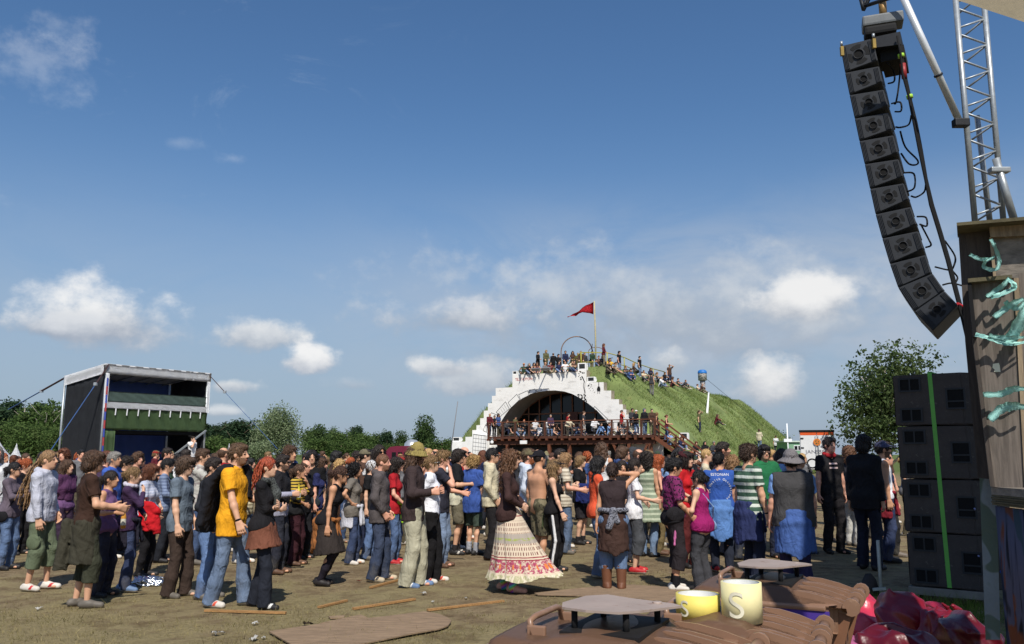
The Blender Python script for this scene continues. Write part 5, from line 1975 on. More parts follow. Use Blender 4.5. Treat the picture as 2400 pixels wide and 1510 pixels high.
def hat_mesh(style, res=.0065):
 key = ('hat_' + style, res)
 if key in HAIRS:
  return HAIRS[key]
 nz = None
 post, pl = [], []
 if style in ('cap', 'capback'):
  sg = -1 if style == 'cap' else 1
  P = [ell((0, .012, .034), (.093, .113, .100), .01), ell((0, -.1, -.075), (.3, .3, .11), .008, None, True), ell((0, .1, -.075), (.3, .3, .11), .008, None, True)]
  brim = ell((0, sg * .125, .045), (.068, .075, .0085), .006, np.array([[1, 0, 0], [0, math.cos(.22), -sg * math.sin(.22)], [0, sg * math.sin(.22), math.cos(.22)]]))
  P.append(brim)
  P.append(ell((0, .012, .132), (.008, .008, .006), .004))
 elif style in ('bucket', 'sunhat'):
  w = .0 if style == 'bucket' else .025
  P = [cone((0, .01, .035), (0, .008, .085), .104, .088, .02), ell((0, .01, .08), (.09, .10, .058), .02), ell((0, .01, .0), (.3, .3, .022), .01, None, True)]
  for a in range(48):
   th = a / 48 * 2 * math.pi
   dz = .012 * math.sin(2 * th + 1) if style == 'sunhat' else 0
   P.append(cone((math.cos(th) * .098, .01 + math.sin(th) * .108, .036), (math.cos(th) * (.126 + w * 1.5), .01 + math.sin(th) * (.138 + w * 1.5), -.002 + dz), .013, .009, .02))
  nz = bumpy(.0015, 60)
 elif style == 'beanie':
  P = [ell((0, .014, .036), (.093, .113, .112), .01)]
  pl = [(V3(0, 0, .012), nrm(V3(0, .35, -1)))]
  nz = bumpy(.003, 45)
 elif style == 'beret':
  P = [ell((0, .03, .075), (.115, .125, .055), .02, np.array([[1, 0, 0], [0, math.cos(.35), math.sin(.35)], [0, -math.sin(.35), math.cos(.35)]])), ell((0, .012, .05), (.09, .108, .05), .02)]
  pl = [(V3(0, 0, .028), nrm(V3(0, .25, -1)))]
  nz = bumpy(.003, 40)
 elif style == 'headscarf':
  P = [ell((0, .014, .030), (.088, .108, .108), .01), cone((0, .12, -.03), (.02, .15, -.10), .022, .035, .015), cone((0, .12, -.03), (-.03, .14, -.12), .02, .03, .015)]
  post = [ell((0, -.125, -.055), (.082, .085, .115), .006, None, True)]
  pl = []
  nz = bumpy(.003, 40)
 elif style == 'hood':
  P = [ell((0, .03, .02), (.110, .125, .125), .03), ell((0, .04, -.10), (.115, .10, .09), .03)]
  post = [ell((0, -.14, -.03), (.080, .10, .125), .012, None, True)]
  nz = bumpy(.004, 40)
 elif style == 'sun':
  P = [ell((.034, -.098, .012), (.027, .010, .019), .004), ell((-.034, -.098, .012), (.027, .010, .019), .004), cone((-.02, -.105, .018), (.02, -.105, .018), .004, .004, .003),
             cone((.058, -.092, .018), (.078, .0, .012), .0045, .0045, .003), cone((-.058, -.092, .018), (-.078, .0, .012), .0045, .0045, .003)]
  res = .0045
 V, F = sdf_mesh(P + post, res, nz, pl)
 me = np_mesh(style, V, F, [mat('hat', (90, 90, 90))])
 HAIRS[key] = me
 return me
HAIRC = dict(brown=(74, 52, 36), dark=(38, 29, 24), black=(22, 19, 19), blond=(168, 136, 88), dirty=(120, 94, 62), ginger=(150, 74, 36), red=(158, 52, 22), grey=(128, 124, 118), light=(196, 168, 120), chest=(92, 52, 32))
SKINS = [(205, 158, 128), (212, 168, 140), (196, 146, 114), (216, 160, 134)]
def skin_mat(i=0):
 return mat('skin', SKINS[i % len(SKINS)], .52, .06, 9.0, .04, 90.0, spec=.35)
def ob_mat(o, m, slot=0):
 o.material_slots[slot].link = 'OBJECT'
 o.material_slots[slot].material = m
def head_matrix(k):
 A = k['hA'] * k['s']
 M = Matrix(((A[0][0], A[1][0], A[2][0], k['hc'][0]), (A[0][1], A[1][1], A[2][1], k['hc'][1]), (A[0][2], A[1][2], A[2][2], k['hc'][2]), (0, 0, 0, 1)))
 return M
def head_part(name, me, k, root, m):
 o = link(name, me, root)
 o.matrix_local = head_matrix(k)
 ob_mat(o, m)
 return o
def face_index(k, V, Q, beard):
 C = V[Q].mean(1)
 L = ((C - k['hc']) @ k['hA'].T) / k['s']
 ax = np.abs(L[:, 0])
 mi = np.zeros(len(Q), int)
 front = L[:, 1] < -.055
 mi[front & (ax > .019) & (ax < .047) & (L[:, 2] > .000) & (L[:, 2] < .0145)] = 1
 mi[front & (ax > .013) & (ax < .050) & (L[:, 2] > .0215) & (L[:, 2] < .031)] = 2
 if beard:
  b = (L[:, 1] < .0) & (L[:, 2] < -.036 + .3 * np.maximum(0, ax - .035)) & (L[:, 2] > -.125) & (np.linalg.norm(L, axis=1) < .16)
  mi[b & (L[:, 2] < -.030)] = 4
 mi[front & (ax < .023) & (L[:, 2] > -.060) & (L[:, 2] < -.046)] = 3
 return mi
def body_mesh(k, res, beard=False, fine=True, grips=(None, None)):
 V, Q = sdf_mesh(body_prims(k, grips, fine), res)
 mi = face_index(k, V, Q, beard)
 sk = skin_mat(0)
 return np_mesh('body', V, Q, [sk, mat('eye', (48, 36, 32), .3, .05), sk, mat('lip', (168, 96, 84), .5, .05), sk], True, mi)
def dress(root, k, sp, res, res2):
 """clothes of the spec sp on the skeleton k, as children of root"""
 sd = sp.get('seed', 1)
 t = sp.get('top')
 if t:
  V, Q = sdf_mesh(top_prims(k, t[0], sp.get('hem'), sp.get('loose', 0.0)), res2, wrinkle(.0035 if t[0] not in ('tank', 'long', 'three') else .0018, 1.0, sd))
  nm = {'tee': 'tshirt', 'long': 'top', 'three': 'top', 'hoodie': 'hoodie', 'jacket': 'jacket', 'tank': 'tank_top', 'vest': 'vest', 'shirt': 'shirt', 'poncho': 'shawl'}[t[0]]
  o = link(nm, np_mesh(nm, V, Q, t[1]), root)
  sp['_top'] = o
 t = sp.get('under')
 if t:
  V, Q = sdf_mesh(top_prims(k, t[0], -.05), res2, wrinkle(.003, 1.0, sd + 9))
  link('tshirt', np_mesh('tshirt', V, Q, t[1]), root)
 b = sp.get('bot')
 if b:
  V, Q = sdf_mesh(pants_prims(k, b[0], b[2] if len(b) > 2 else 0.0), res2, wrinkle(.0042 if b[0] != 'tights' else .001, 1.0, sd + 5))
  nm = 'shorts' if b[0] in ('shorts', 'capri') else ('tights' if b[0] == 'tights' else 'trousers')
  link(nm, np_mesh(nm, V, Q, b[1]), root)
 kt = sp.get('skirt')
 if kt:
  s = k['s']
  wz, L, r1, m, off = kt
  P = []
  p0 = k['pel'] + k['up'] * wz * s
  p1 = V3(k['pel'][0] + off[0], k['pel'][1] + off[1], k['pel'][2] - L)
  for sg in (1, -1):
   P.append(cone(p0 + V3(.055 * sg * s, 0, 0), k['pel'] + V3(.072 * sg * s, 0, -.02), .098 * s, .128 * s, .05, True, False))
   P.append(cone(k['pel'] + V3(.072 * sg * s, 0, -.02), p1 + V3(.06 * sg, 0, 0), .128 * s, r1, .05, False, True))
  amp = .012 if L > .6 else .004
  def pleat(X, Y, Z, amp=amp, c0=k['pel'], L=L, off=off):
   q = np.clip((c0[2] - Z) / L, 0, 1)
   th = np.arctan2(Y - c0[1] - off[1] * q, X - c0[0] - off[0] * q + 1e-6)
   return (amp * q * (np.sin(th * 11 + 2 * np.sin(Z * 7)) + .6 * np.sin(th * 23 + Z * 5))).astype(np.float32)
  V, Q = sdf_mesh(P, res2, pleat)
  link('skirt', np_mesh('skirt', V, Q, m), root)
 for i in (0, 1):
  sh = sp.get('shoes', ((60, 55, 50), (150, 145, 135)))
  P, pl, z0 = shoe_prims(k, i)
  if sp.get('boots'):
   an, kn = k['leg'][i][2], k['leg'][i][1]
   P.append(cone(an + V3(0, .0, -.02), lerp(an, kn, .62) + V3(0, .012, 0), .056, .072, .03, False, True))
  V, Q = sdf_mesh(P, min(res, .011), None, [pl])
  C = V[Q].mean(1)
  mi = (C[:, 2] < z0 + .022).astype(int)
  if sp.get('shoeband'):
   f = np.abs(((C[:, 1] - k['leg'][i][2][1]) + .045) * 1.0 + (C[:, 2] - z0) * .55)
   mi[(f < .017) & (C[:, 2] > z0 + .026) & (C[:, 2] < z0 + .075)] = 2
  up, so = mat('shoe', sh[0], .6, .12), mat('sole', sh[1], .8, .1)
  link('boot' if sp.get('boots') else 'shoe', np_mesh('shoe', V, Q, [up, so, mat('shoe', sp.get('shoeband') or sh[0], .6, .1)], True, mi), root)
 if sp.get('socks'):
  for i in (0, 1):
   hj, kn, an = k['leg'][i]
   V, Q = sdf_mesh([cone(an + V3(0, 0, -.04), lerp(an, kn, sp['socks'][1]), .046, .050, .02, False, True)], res)
   link('sock', np_mesh('sock', V, Q, fabric(*sp['socks'][0]) if isinstance(sp['socks'][0][0], tuple) else fabric(sp['socks'][0])), root)
 for e in sp.get('ex', ()):
  extra(root, k, e, res, res2, sd)
def extra(root, k, e, res, res2, sd):
 s, up, fr, xr, xh, pel, neck = k['s'], k['up'], k['fr'], k['xr'], k['xh'], k['pel'], k['neck']
 W2 = k['W'] ** .8
 kind = e[0]
 m = e[1]
 if kind == 'tied':
  L = e[2] if len(e) > 2 else .42
  P = []
  bk = -fr
  z0 = .07
  for i in range(15):
   a = -1.75 + 3.5 * i / 14
   d = bk * math.cos(a) + xh * math.sin(a)
   t = pel + up * z0 * s + d * .132 * s * W2
   hp = pel - up * .05 * s + d * .150 * s * W2
   b = V3(*(hp + d * .03))
   b[2] -= (L * (1.0 - .16 * abs(math.sin(a)) + .05 * math.sin(i * 1.1 + sd))) * s
   P += [cone(t, hp, .030 * s, .032 * s, .045), cone(hp, b, .034 * s, .030 * s, .045, False, True)]
  for sg in (1, -1):
   a = pel + up * z0 * s + xh * .14 * sg * s * W2
   f = pel + up * (z0 - .03) * s + fr * .145 * s * W2 + xh * .02 * sg
   P += [cone(a, a * .5 + f * .5 + fr * .05 + xh * sg * .03, .028 * s, .028 * s, .02), cone(a * .5 + f * .5 + fr * .05 + xh * sg * .03, f, .028 * s, .032 * s, .02)]
   P.append(cone(f, f + xh * .06 * sg + fr * .03 - V3(0, 0, .30 * s), .030 * s, .026 * s, .02))
  V, Q = sdf_mesh(P, res2, wrinkle(.006, 1.2, sd + 3))
  link('tied_jacket', np_mesh('tied_jacket', V, Q, m), root)
 elif kind == 'wrap':
  L = e[2]
  P = []
  for sg in (1, -1):
   P.append(cone(pel + up * .06 * s + xh * .06 * sg * s, pel - V3(0, 0, .02) + xh * .075 * sg * s, .122 * s, .138 * s, .05, True, False))
   P.append(cone(pel - V3(0, 0, .02) + xh * .075 * sg * s, pel + V3(.08 * sg, .02, -L), .138 * s, .155 * s, .05, False, True))
  P.append(cone(pel - fr * .2 + up * .0, pel - fr * .24 - V3(0, 0, L + .06), .06, .07, .04, False, True))
  V, Q = sdf_mesh(P, res2, wrinkle(.007, .9, sd + 4))
  link('tied_jacket', np_mesh('tied_jacket', V, Q, m), root)
 elif kind == 'drape':
  P = []
  for j in range(7):
   x = (j - 3) * .060
   S = neck - up * (.062 + .0) * s + xr * x
   a = S + up * (.058 + .03 * math.cos(x * 8)) * s + fr * .01 * s
   b = a - fr * .105 * s - up * .02
   c = b - fr * .13 * s - V3(0, 0, .14 * s)
   d = c - fr * .08 - V3(0, 0, (.46 + .05 * (j % 3)) * s)
   P += [cone(a, b, .024, .030, .03), cone(b, c, .038, .055, .04), cone(c, d, .060, .050, .04, False, True)]
   if j > 4:
    f = a + fr * .10 * s - V3(0, 0, .34 * s)
    P += [cone(a, a + fr * .075, .026, .03, .03), cone(a + fr * .075, f, .032, .036, .03, False, True)]
  V, Q = sdf_mesh(P, res2, wrinkle(.006, 1.2, sd + 2))
  link('draped_jacket', np_mesh('draped_jacket', V, Q, m), root)
 elif kind == 'backpack':
  c = pel + up * .36 * s - fr * .20 * s
  A = np.array([xr, -fr, up])
  P = [ell(c, V3(.15, .095, .21) * s, .03, A), ell(c - fr * .06 - up * .06, V3(.11, .06, .11) * s, .03, A)]
  for sg in (1, -1):
   S = k['sh'][0 if sg > 0 else 1]
   q = S - xr * sg * .045 * s + up * .052 * s
   P += [cone(c + xr * .07 * sg + up * .14 * s, q, .016, .015, .01), cone(q, q + fr * .115 * s - up * .12 * s, .015, .015, .01), cone(q + fr * .115 * s - up * .12 * s, c + xr * .12 * sg - up * .12 * s + fr * .10 * s, .015, .013, .01)]
  V, Q = sdf_mesh(P, res2, wrinkle(.004, 1.2, sd + 2))
  link('backpack', np_mesh('backpack', V, Q, m), root)
 elif kind == 'bag':
  sg = e[2]
  S = k['sh'][0 if sg < 0 else 1]
  b = pel + xh * .20 * sg * s - fr * .02 + up * (e[3] if len(e) > 3 else .0) * s
  A = np.array([xh, -fr, V3(0, 0, 1)])
  P = [ell(b - V3(0, 0, .05), V3(.038, .13, .10) * s, .03, A)]
  q = lerp(S, neck, .35) + up * .05 * s
  for fsg in (1, -1):
   P += [cone(q, q * .45 + b * .55 + fr * fsg * .155 * s, .011, .011, .008), cone(q * .45 + b * .55 + fr * fsg * .155 * s, b + fr * .05 * fsg, .011, .011, .008)]
  V, Q = sdf_mesh(P, min(res2, .011), wrinkle(.003, 1.2, sd + 2))
  link('shoulder_bag', np_mesh('shoulder_bag', V, Q, m), root)
 elif kind == 'pouch':
  b = pel + up * .05 * s + fr * .10 * s + xh * .07 * e[2]
  V, Q = sdf_mesh([ell(b, V3(.09, .06, .055) * s, .02), cone(b + xh * .07, pel + xh * .15 + up * .06, .022, .02, .02), cone(b - xh * .07, pel - xh * .15 + up * .06, .022, .02, .02), cone(pel - xh * .15 + up * .06, pel - xh * .17 - fr * .04 - V3(0, 0, .32), .022, .014, .02)], res2, wrinkle(.004, 1.2, sd))
  link('waist_wrap', np_mesh('waist_wrap', V, Q, m), root)
 elif kind == 'scarf':
  P = []
  n = 10
  ring = [neck + up * .012 * s + (xr * math.cos(2 * math.pi * i / n) * .082 + fr * math.sin(2 * math.pi * i / n) * .080) * s - up * .02 * s * math.sin(2 * math.pi * i / n) for i in range(n)]
  for i in range(n):
   P.append(cone(ring[i], ring[(i + 1) % n], .028 * s, .028 * s, .02))
  if len(e) > 2:
   d = fr * e[2]
   P += [cone(neck + d * .09 * s, neck + d * .15 * s - up * .16 * s, .035 * s, .05 * s, .03), cone(neck + d * .15 * s - up * .16 * s, neck + d * .15 * s - up * .30 * s, .05 * s, .03 * s, .03)]
  V, Q = sdf_mesh(P, res2, wrinkle(.005, 1.6, sd))
  link('scarf', np_mesh('scarf', V, Q, m), root)
 elif kind == 'shawl':
  P = torso_prims(k, .034 * s, .12)
  for (S, ee, w, pn, a) in k['arm']:
   P.append(cone(S, lerp(S, ee, .85), .085 * s, .075 * s, .04, False, True))
  P.append(ell(neck + up * .06 * s + fr * .02, V3(.06, .066, .06) * s, .01, None, True))
  V, Q = sdf_mesh(P, res2, wrinkle(.006, 1.3, sd))
  link('shawl', np_mesh('shawl', V, Q, m), root)
 elif kind == 'armcloth':
  S, ee, w, pn, a = k['arm'][e[2]]
  P = []
  for j in range(4):
   c = lerp(ee, w, .2 + .22 * j) + V3(0, 0, .015)
   P += [cone(c + fr * .045, c + fr * .06 - V3(0, 0, .26 + .05 * (j % 2)), .045, .05, .04, False, True), cone(c - fr * .045, c - fr * .06 - V3(0, 0, .30 - .05 * (j % 2)), .045, .05, .04, False, True), cone(c + fr * .045, c - fr * .045, .05, .05, .03)]
  V, Q = sdf_mesh(P, res2, wrinkle(.008, 1.3, sd))
  link('carried_jacket', np_mesh('carried_jacket', V, Q, m), root)
 elif kind == 'band':
  S, ee, w, pn, a = k['arm'][e[2]]
  d = nrm(w - ee)
  V, Q = sdf_mesh([cone(w - d * .035, w - d * .010, .033 * s, .031 * s, .004, True, True)], .007)
  link('wristband', np_mesh('wristband', V, Q, m), root)
 elif kind == 'belt':
  bk = -fr
  P = []
  for i in range(16):
   a0, a1 = 2 * math.pi * i / 16, 2 * math.pi * (i + 1) / 16
   q = lambda a: pel + up * .15 * s + (bk * math.cos(a) * .150 + xh * math.sin(a) * .185) * s * W2
   P.append(cone(q(a0), q(a1), .030 * s, .030 * s, .02))
  c = pel + up * .15 * s + bk * .185 * s * W2
  P += [ell(c, V3(.05, .04, .045), .02), cone(c, c + xh * .06 - V3(0, 0, .20), .035, .05, .02), cone(c, c - xh * .05 - V3(0, 0, .14), .03, .035, .02)]
  V, Q = sdf_mesh(P, res2, wrinkle(.006, 1.8, sd))
  link('waist_scarf', np_mesh('waist_scarf', V, Q, m), root)
 elif kind == 'stripeleg':
  for i in (e[2],):
   hj, kn, an = k['leg'][i]
   sg = 1 if i == 0 else -1
   P = [cone(hj + xh * .085 * sg, kn + xh * .062 * sg, .022, .022, .02), cone(kn + xh * .062 * sg, an + xh * .058 * sg, .022, .02, .02)]
   V, Q = sdf_mesh(P, res2)
   link('trouser_stripe', np_mesh('trouser_stripe', V, Q, m), root)
 elif kind == 'pocketflap':
  hj, kn, an = k['leg'][e[2]]
  sg = 1 if e[2] == 0 else -1
  c = lerp(hj, kn, .72) + xh * sg * .095 * s
  V, Q = sdf_mesh([ell(c, V3(.028, .085, .10) * s, .02)], res2, wrinkle(.004, 1.5, sd))
  link('cargo_pocket', np_mesh('cargo_pocket', V, Q, m), root)
PEOPLE = []
def person(label, p, rot=90, hair=('short', 'brown'), hat=None, gl=None, skin=0, beard=None, H=None, ground=None, res=None, group=None, brow=None, grips=(None, None), **sp):
 """p = (X, Y of the feet, Y of the head top) in the photograph: gives the spot on the ground and the height"""
 X, Yf, Yh = p
 g = gnd(X, Yf) if ground is None else np.asarray(ground, float)
 pose = {q: sp[q] for q in ('sex', 'W', 'arms', 'lean', 'side', 'twist', 'crouch', 'feet', 'feetz', 'seat', 'hy', 'hp', 'hr', 'px', 'py', 'kneeout') if q in sp}
 if H is None:
  top = at(X, Yh, g[1])[2] - g[2]
  H = max(1.45, min(2.0, top - (.015 if hat or hair[0] in ('curly', 'messy', 'bigcurly') else 0.005)))
  H = H / (1 - .30 * (1 - math.cos(pose.get('lean', 0.0)))) + pose.get('crouch', 0)
  H = min(H, 2.0)
 k = skel(H=H, **pose)
 d = g[1]
 if res is None:
  res = .008 if d < 11.6 else (.0095 if d < 14 else .012)
 root = empty('person', tuple(g), R(rot), label, 'person', group)
 bm = body_mesh(k, res, bool(beard), d < 18, grips)
 b = link('body', bm, root)
 sk = skin_mat(skin)
 hm = mat('hair', HAIRC[hair[1]] if isinstance(hair[1], str) else hair[1], .55, .2, 7, .8, 60, 0, 'hair')
 bw = mat('brow', tuple(int(c * .55 + 30) for c in (HAIRC[hair[1]] if isinstance(hair[1], str) else hair[1])), .8, .1)
 ob_mat(b, sk, 0)
 ob_mat(b, bw, 2)
 bc = beard if isinstance(beard, tuple) else tuple(int(.45 * a + .55 * c * .8) for a, c in zip((HAIRC[hair[1]] if isinstance(hair[1], str) else hair[1]), SKINS[skin % 4]))
 ob_mat(b, mat('beard', bc, .8, .15, 30), 4)
 sp['seed'] = int(abs(X) + Yf) % 997
 dress(root, k, sp, res, res * 1.2)
 hr = .0065 if d < 16 else .010
 if hair[0] != 'none':
  head_part('hair', hair_mesh(hair[0], hr), k, root, hm)
 if hat:
  nm = {'cap': 'cap', 'capback': 'cap', 'bucket': 'bucket_hat', 'sunhat': 'sun_hat', 'beanie': 'beanie', 'beret': 'beret', 'headscarf': 'headscarf', 'hood': 'hood'}[hat[0]]
  head_part(nm, hat_mesh(hat[0], hr), k, root, hat[1])
 if gl:
  head_part('sunglasses' if gl == 'sun' else 'spectacles', hat_mesh('sun', .0045), k, root, mat('lens', (14, 13, 14) if gl == 'sun' else (96, 78, 70), .15, .05))
 PEOPLE.append((root, k, label))
 root['_k'] = 0
 del root['_k']
 return root, k, sp
def hand_world(root, k, i, along=.085, out=.03):
 S, e, w, pn, a = k['arm'][i]
 hd = nrm(w - e)
 p = w + hd * along * k['s'] + pn * out * k['s']
 M = Matrix.Translation(root.location) @ Matrix.Rotation(root.rotation_euler.z, 4, 'Z')
 return M @ Vector(p)
# the stage at the right edge of the picture
PLY = mat('weathered_plywood', (108, 99, 91), .85, .14, 3, .25, 14, 0, 'wood', None, (9, 9, .8))
PLYD = mat('dark_plywood', (74, 66, 60), .85, .15, 3, .25, 14, 0, 'wood', None, (9, 9, .8))
PLYL = mat('bare_plywood', (130, 122, 112), .85, .16, 4, .5, 10, 0, 'wood', None, (2.5, 2.5, 6))
EDGE = mat('mossy_board_edge', (88, 82, 62), .95, .3, 12, .5, 30)
LATH = mat('pale_lath', (146, 128, 104), .8, .15, 6, .2, 20, 0, 'wood', None, (10, 10, 1))
SA = R(28.0)
SE = np.array([math.cos(SA), -math.sin(SA), 0.0])    # along the plywood, towards the camera's right
SN = np.array([math.sin(SA), math.cos(SA), 0.0])
SQ = at(2300, 1065, 4.6)
def sp_(X, Y, off=0.0):
 return on_plane(X, Y, SQ + SN * off, SN)
stage = empty('stage', (float(SQ[0]), float(SQ[1]), 0), 0, 'weathered plywood stage corner with graffiti-painted skirt at the right edge', 'stage')
SO = np.array([SQ[0], SQ[1], 0.0])
L_ = lambda p: Vector(tuple(np.asarray(p) - SO))
def panel(name, px, m, off=0.0, th=.018, parent=None):
 b = MB()
 b.prism([L_(sp_(x, y, off)) for x, y in px], SN * th)
 return b.build(name, [m], parent or stage)
panel('upper_wall', [(2245, 527), (2560, 500), (2600, 1160), (2292, 1120), (2262, 800)], PLYD, .16, .02)
panel('side_sheet', [(2270, 662), (2378, 655), (2405, 1150), (2329, 1141), (2285, 790)], PLY, .0, .02)
panel('side_sheet', [(2388, 640), (2600, 620), (2600, 1170), (2409, 1150)], PLY, .0, .02)
panel('bare_sheet', [(2322, 545), (2560, 528), (2600, 660), (2334, 650)], PLYL, .10, .02)
panel('upper_board', [(2318, 527), (2560, 508), (2560, 545), (2322, 556)], LATH, .06, .05)
panel('lath', [(2319, 556), (2326, 556), (2335, 650), (2328, 650)], LATH, .08, .02)
panel('lath', [(2376, 652), (2388, 652), (2412, 1148), (2402, 1148)], LATH, -.012, .022)
b = MB()
b.prism([L_(sp_(x, y, -.04)) for x, y in ((2242, 522), (2562, 494), (2562, 503), (2243, 529))], SN * .30)
b.build('top_ledge', [EDGE], stage)
b = MB()
b.prism([L_(sp_(x, y, -.06)) for x, y in ((2268, 653), (2372, 644), (2373, 653), (2269, 662))], SN * .14)
b.build('shelf', [EDGE], stage)
b = MB()
b.prism([L_(sp_(x, y, -.05)) for x, y in ((2268, 660), (2276, 660), (2290, 790), (2280, 790))], SN * .2)
b.build('frame', [BLACK], stage)
b = MB()
b.prism([L_(sp_(x, y, -.015)) for x, y in ((2279, 790), (2288, 790), (2332, 1142), (2321, 1140))], SN * .2)
b.build('frame', [PLYD], stage)
zf = float(sp_(2325, 1142)[2])
f0 = L_(sp_(2322, 1141, .05))
f0.z = zf
f1 = f0 + Vector(tuple(SE * 2.2))
out_ = Vector(tuple(-SN * .9 + SE * .42))
b = MB()
b.prism([f0, f1, f1 + out_, f0 + out_], (0, 0, -.04))
b.build('floor', [PLYL], stage)
b = MB()
for i in range(5):
 z = -.041 - i * .011
 k = -.004 * (i % 2)
 b.prism([f0 + out_ + Vector((k, k, z)), f0 + Vector((k, 0, z)), f0 + Vector((.03 + k, 0, z)), f0 + out_ + Vector((.03 + k, k, z))], (0, 0, -.009))
b.build('floor_edge', [EDGE], stage)
def graffiti_mat():
 m = bpy.data.materials.new('graffiti_paint')
 m.use_nodes = True
 t = NT(m.node_tree)
 bs = t.n['Principled BSDF']
 bs.inputs['Roughness'].default_value = .7
 tc = t.new('ShaderNodeTexCoord')
 v = tc.outputs['Object']
 a = t.noise(t.mapping(v, (5, 5, .7)), 2.2, 3, .5, .8)
 c = t.mix(t.ramp(a, .35, .45), lin((60, 62, 84)), lin((120, 116, 136)))
 q = t.noise(t.mapping(v, (4, 4, .5), (3, 1, 0)), 2.0, 3, .5, .6)
 c = t.mix(t.ramp(q, .52, .56), c, lin((44, 42, 52)))
 q = t.noise(t.mapping(v, (3, 3, 1.2), (7, 1, 2)), 1.7, 3, .5, .9)
 c = t.mix(t.ramp(q, .58, .62), c, lin((158, 92, 58)))
 q = t.noise(t.mapping(v, (4, 4, 1.0), (1, 9, 4)), 1.9, 3, .5, .9)
 c = t.mix(t.ramp(q, .62, .66), c, lin((92, 106, 112)))
 t.put(bs.inputs['Base Color'], c)
 return m
b = MB()
k0 = f0 + Vector((.015, 0, -.10))
k1 = f0 + out_ + Vector((.015, 0, -.10))
n = 40
g = []
for i in range(n + 1):
 p = k0.lerp(k1, i / n) + Vector(tuple(SE * .012 * math.sin(i * 2.1)))
 g.append([(p.x, p.y, p.z + (.02 - p.z) * j / 4) for j in range(5)])
b.sheet(g, .02)
b.build('skirt', [graffiti_mat()], stage)
b = MB()
b.prism([L_(sp_(x, y, .30)) for x, y in ((2277, 800), (2300, 800), (2335, 1140), (2345, 1500), (2310, 1500), (2296, 1130))], SN * .02)
b.build('banner', [mat('painted_banner', (120, 132, 140), .8, .2, 3, .3, 10, 0, 'speckle', (84, 100, 92), 6.0)], stage)
b = MB()
for (p, q) in (((2352, 755), (2301, 838)), ((2372, 745), (2340, 800)), ((2340, 700), (2352, 690))):
 pass
b = MB()
b.prism([L_(sp_(x, y, -.004)) for x, y in ((2327, 853), (2341, 851), (2343, 857), (2345, 872), (2330, 872), (2331, 866), (2326, 862))], SN * .003)
b.build('paper_note', [mat('paper', (222, 220, 196), .9, .05)], stage)
TURQ = mat('turquoise_film', (172, 224, 216), .6, .10, 9, .12, 30)
def streamer(px, w, label, off=-.07):
 P = [sp_(x, y, off - .03 * (i % 2)) for i, (x, y) in enumerate(px)]
 base = P[0].copy()
 pts = []
 for i in range(len(P) - 1):
  for s_ in range(6):
   t = s_ / 6
   p0, p1, p2, p3 = P[max(i - 1, 0)], P[i], P[i + 1], P[min(i + 2, len(P) - 1)]
   pts.append(.5 * ((2 * p1) + (-p0 + p2) * t + (2 * p0 - 5 * p1 + 4 * p2 - p3) * t * t + (-p0 + 3 * p1 - 3 * p2 + p3) * t ** 3))
 pts.append(P[-1])
 g_ = []
 for i, p in enumerate(pts):
  d = pts[min(i + 1, len(pts) - 1)] - pts[max(i - 1, 0)]
  d = d / (np.linalg.norm(d) + 1e-9)
  a = math.sin(i * .3 + len(pts)) * .4
  side = np.cross(d, SN)
  side = side / (np.linalg.norm(side) + 1e-9)
  sd_ = side * math.cos(a) + SN * math.sin(a)
  ww = .68 * w * (.30 + .70 * min(1, (i + 1) / (len(pts) * .4))) * (1 - .25 * (i / len(pts)) + .12 * math.sin(i * 1.7)) / 2
  g_.append([tuple(p - base - sd_ * ww + SN * .004 * math.sin(i)), tuple(p - base + SN * .008), tuple(p - base + sd_ * ww)])
 b_ = MB()
 b_.sheet(g_, .0012)
 o = b_.build('streamer', [TURQ], None, tuple(base))
 setp(o, label, 'streamer', 'turquoise streamers on the stage plywood')
streamer([(2330, 606), (2300, 608), (2272, 596)], .035, 'topmost turquoise streamer, blowing straight out left of the plywood')
streamer([(2332, 600), (2312, 612), (2306, 626), (2334, 632), (2342, 610), (2330, 575), (2322, 560)], .035, 'turquoise streamer knotted in a loop at the top of the pale lath')
streamer([(2366, 650), (2352, 668), (2332, 682), (2312, 696)], .045, 'turquoise streamer hanging below the shelf end')
streamer([(2358, 655), (2372, 662), (2376, 675), (2345, 690), (2322, 696)], .045, 'curled turquoise streamer crossing over the shelf end')
streamer([(2400, 700), (2375, 712), (2355, 725), (2330, 744)], .06, 'broad turquoise streamer drooping at the middle of the plywood')
streamer([(2402, 706), (2388, 722), (2365, 716), (2356, 706)], .05, 'short turquoise streamer with a pointed tip at the middle of the plywood')
streamer([(2404, 715), (2396, 745), (2372, 790), (2362, 808)], .10, 'wide sheer turquoise streamer hanging furthest down')
streamer([(2402, 790), (2370, 792), (2335, 790), (2318, 785)], .04, 'level turquoise streamer under the wide sheer one')
streamer([(2404, 802), (2370, 806), (2340, 800), (2310, 790), (2286, 784)], .04, 'long turquoise streamer reaching past the plywood edge')
streamer([(2404, 912), (2375, 912), (2345, 924), (2304, 925)], .06, 'turquoise streamer blowing level above the floor, upper of two')
streamer([(2404, 955), (2375, 952), (2345, 960), (2320, 985)], .08, 'turquoise streamer blowing level above the floor, lower of two')
b = MB()
a_, c_ = at(2272, -34, 2.6), at(2470, 26, 2.35)
b.bar(tuple(a_ - a_), tuple(c_ - a_), .09, .10)
setp(b.build('timber_beam', [mat('fresh_pine', (222, 202, 164), .7, .08, 5, .1, 20)], None, tuple(a_)), 'light pine beam jutting into the upper right corner', 'beam')
roof = empty('stage_roof', (8.5, 3.0, 8.2), R(0), 'dark canvas roof high over the stage', 'roof')  # out of view, added so its shadow falls on the stack and sacks
b = MB()
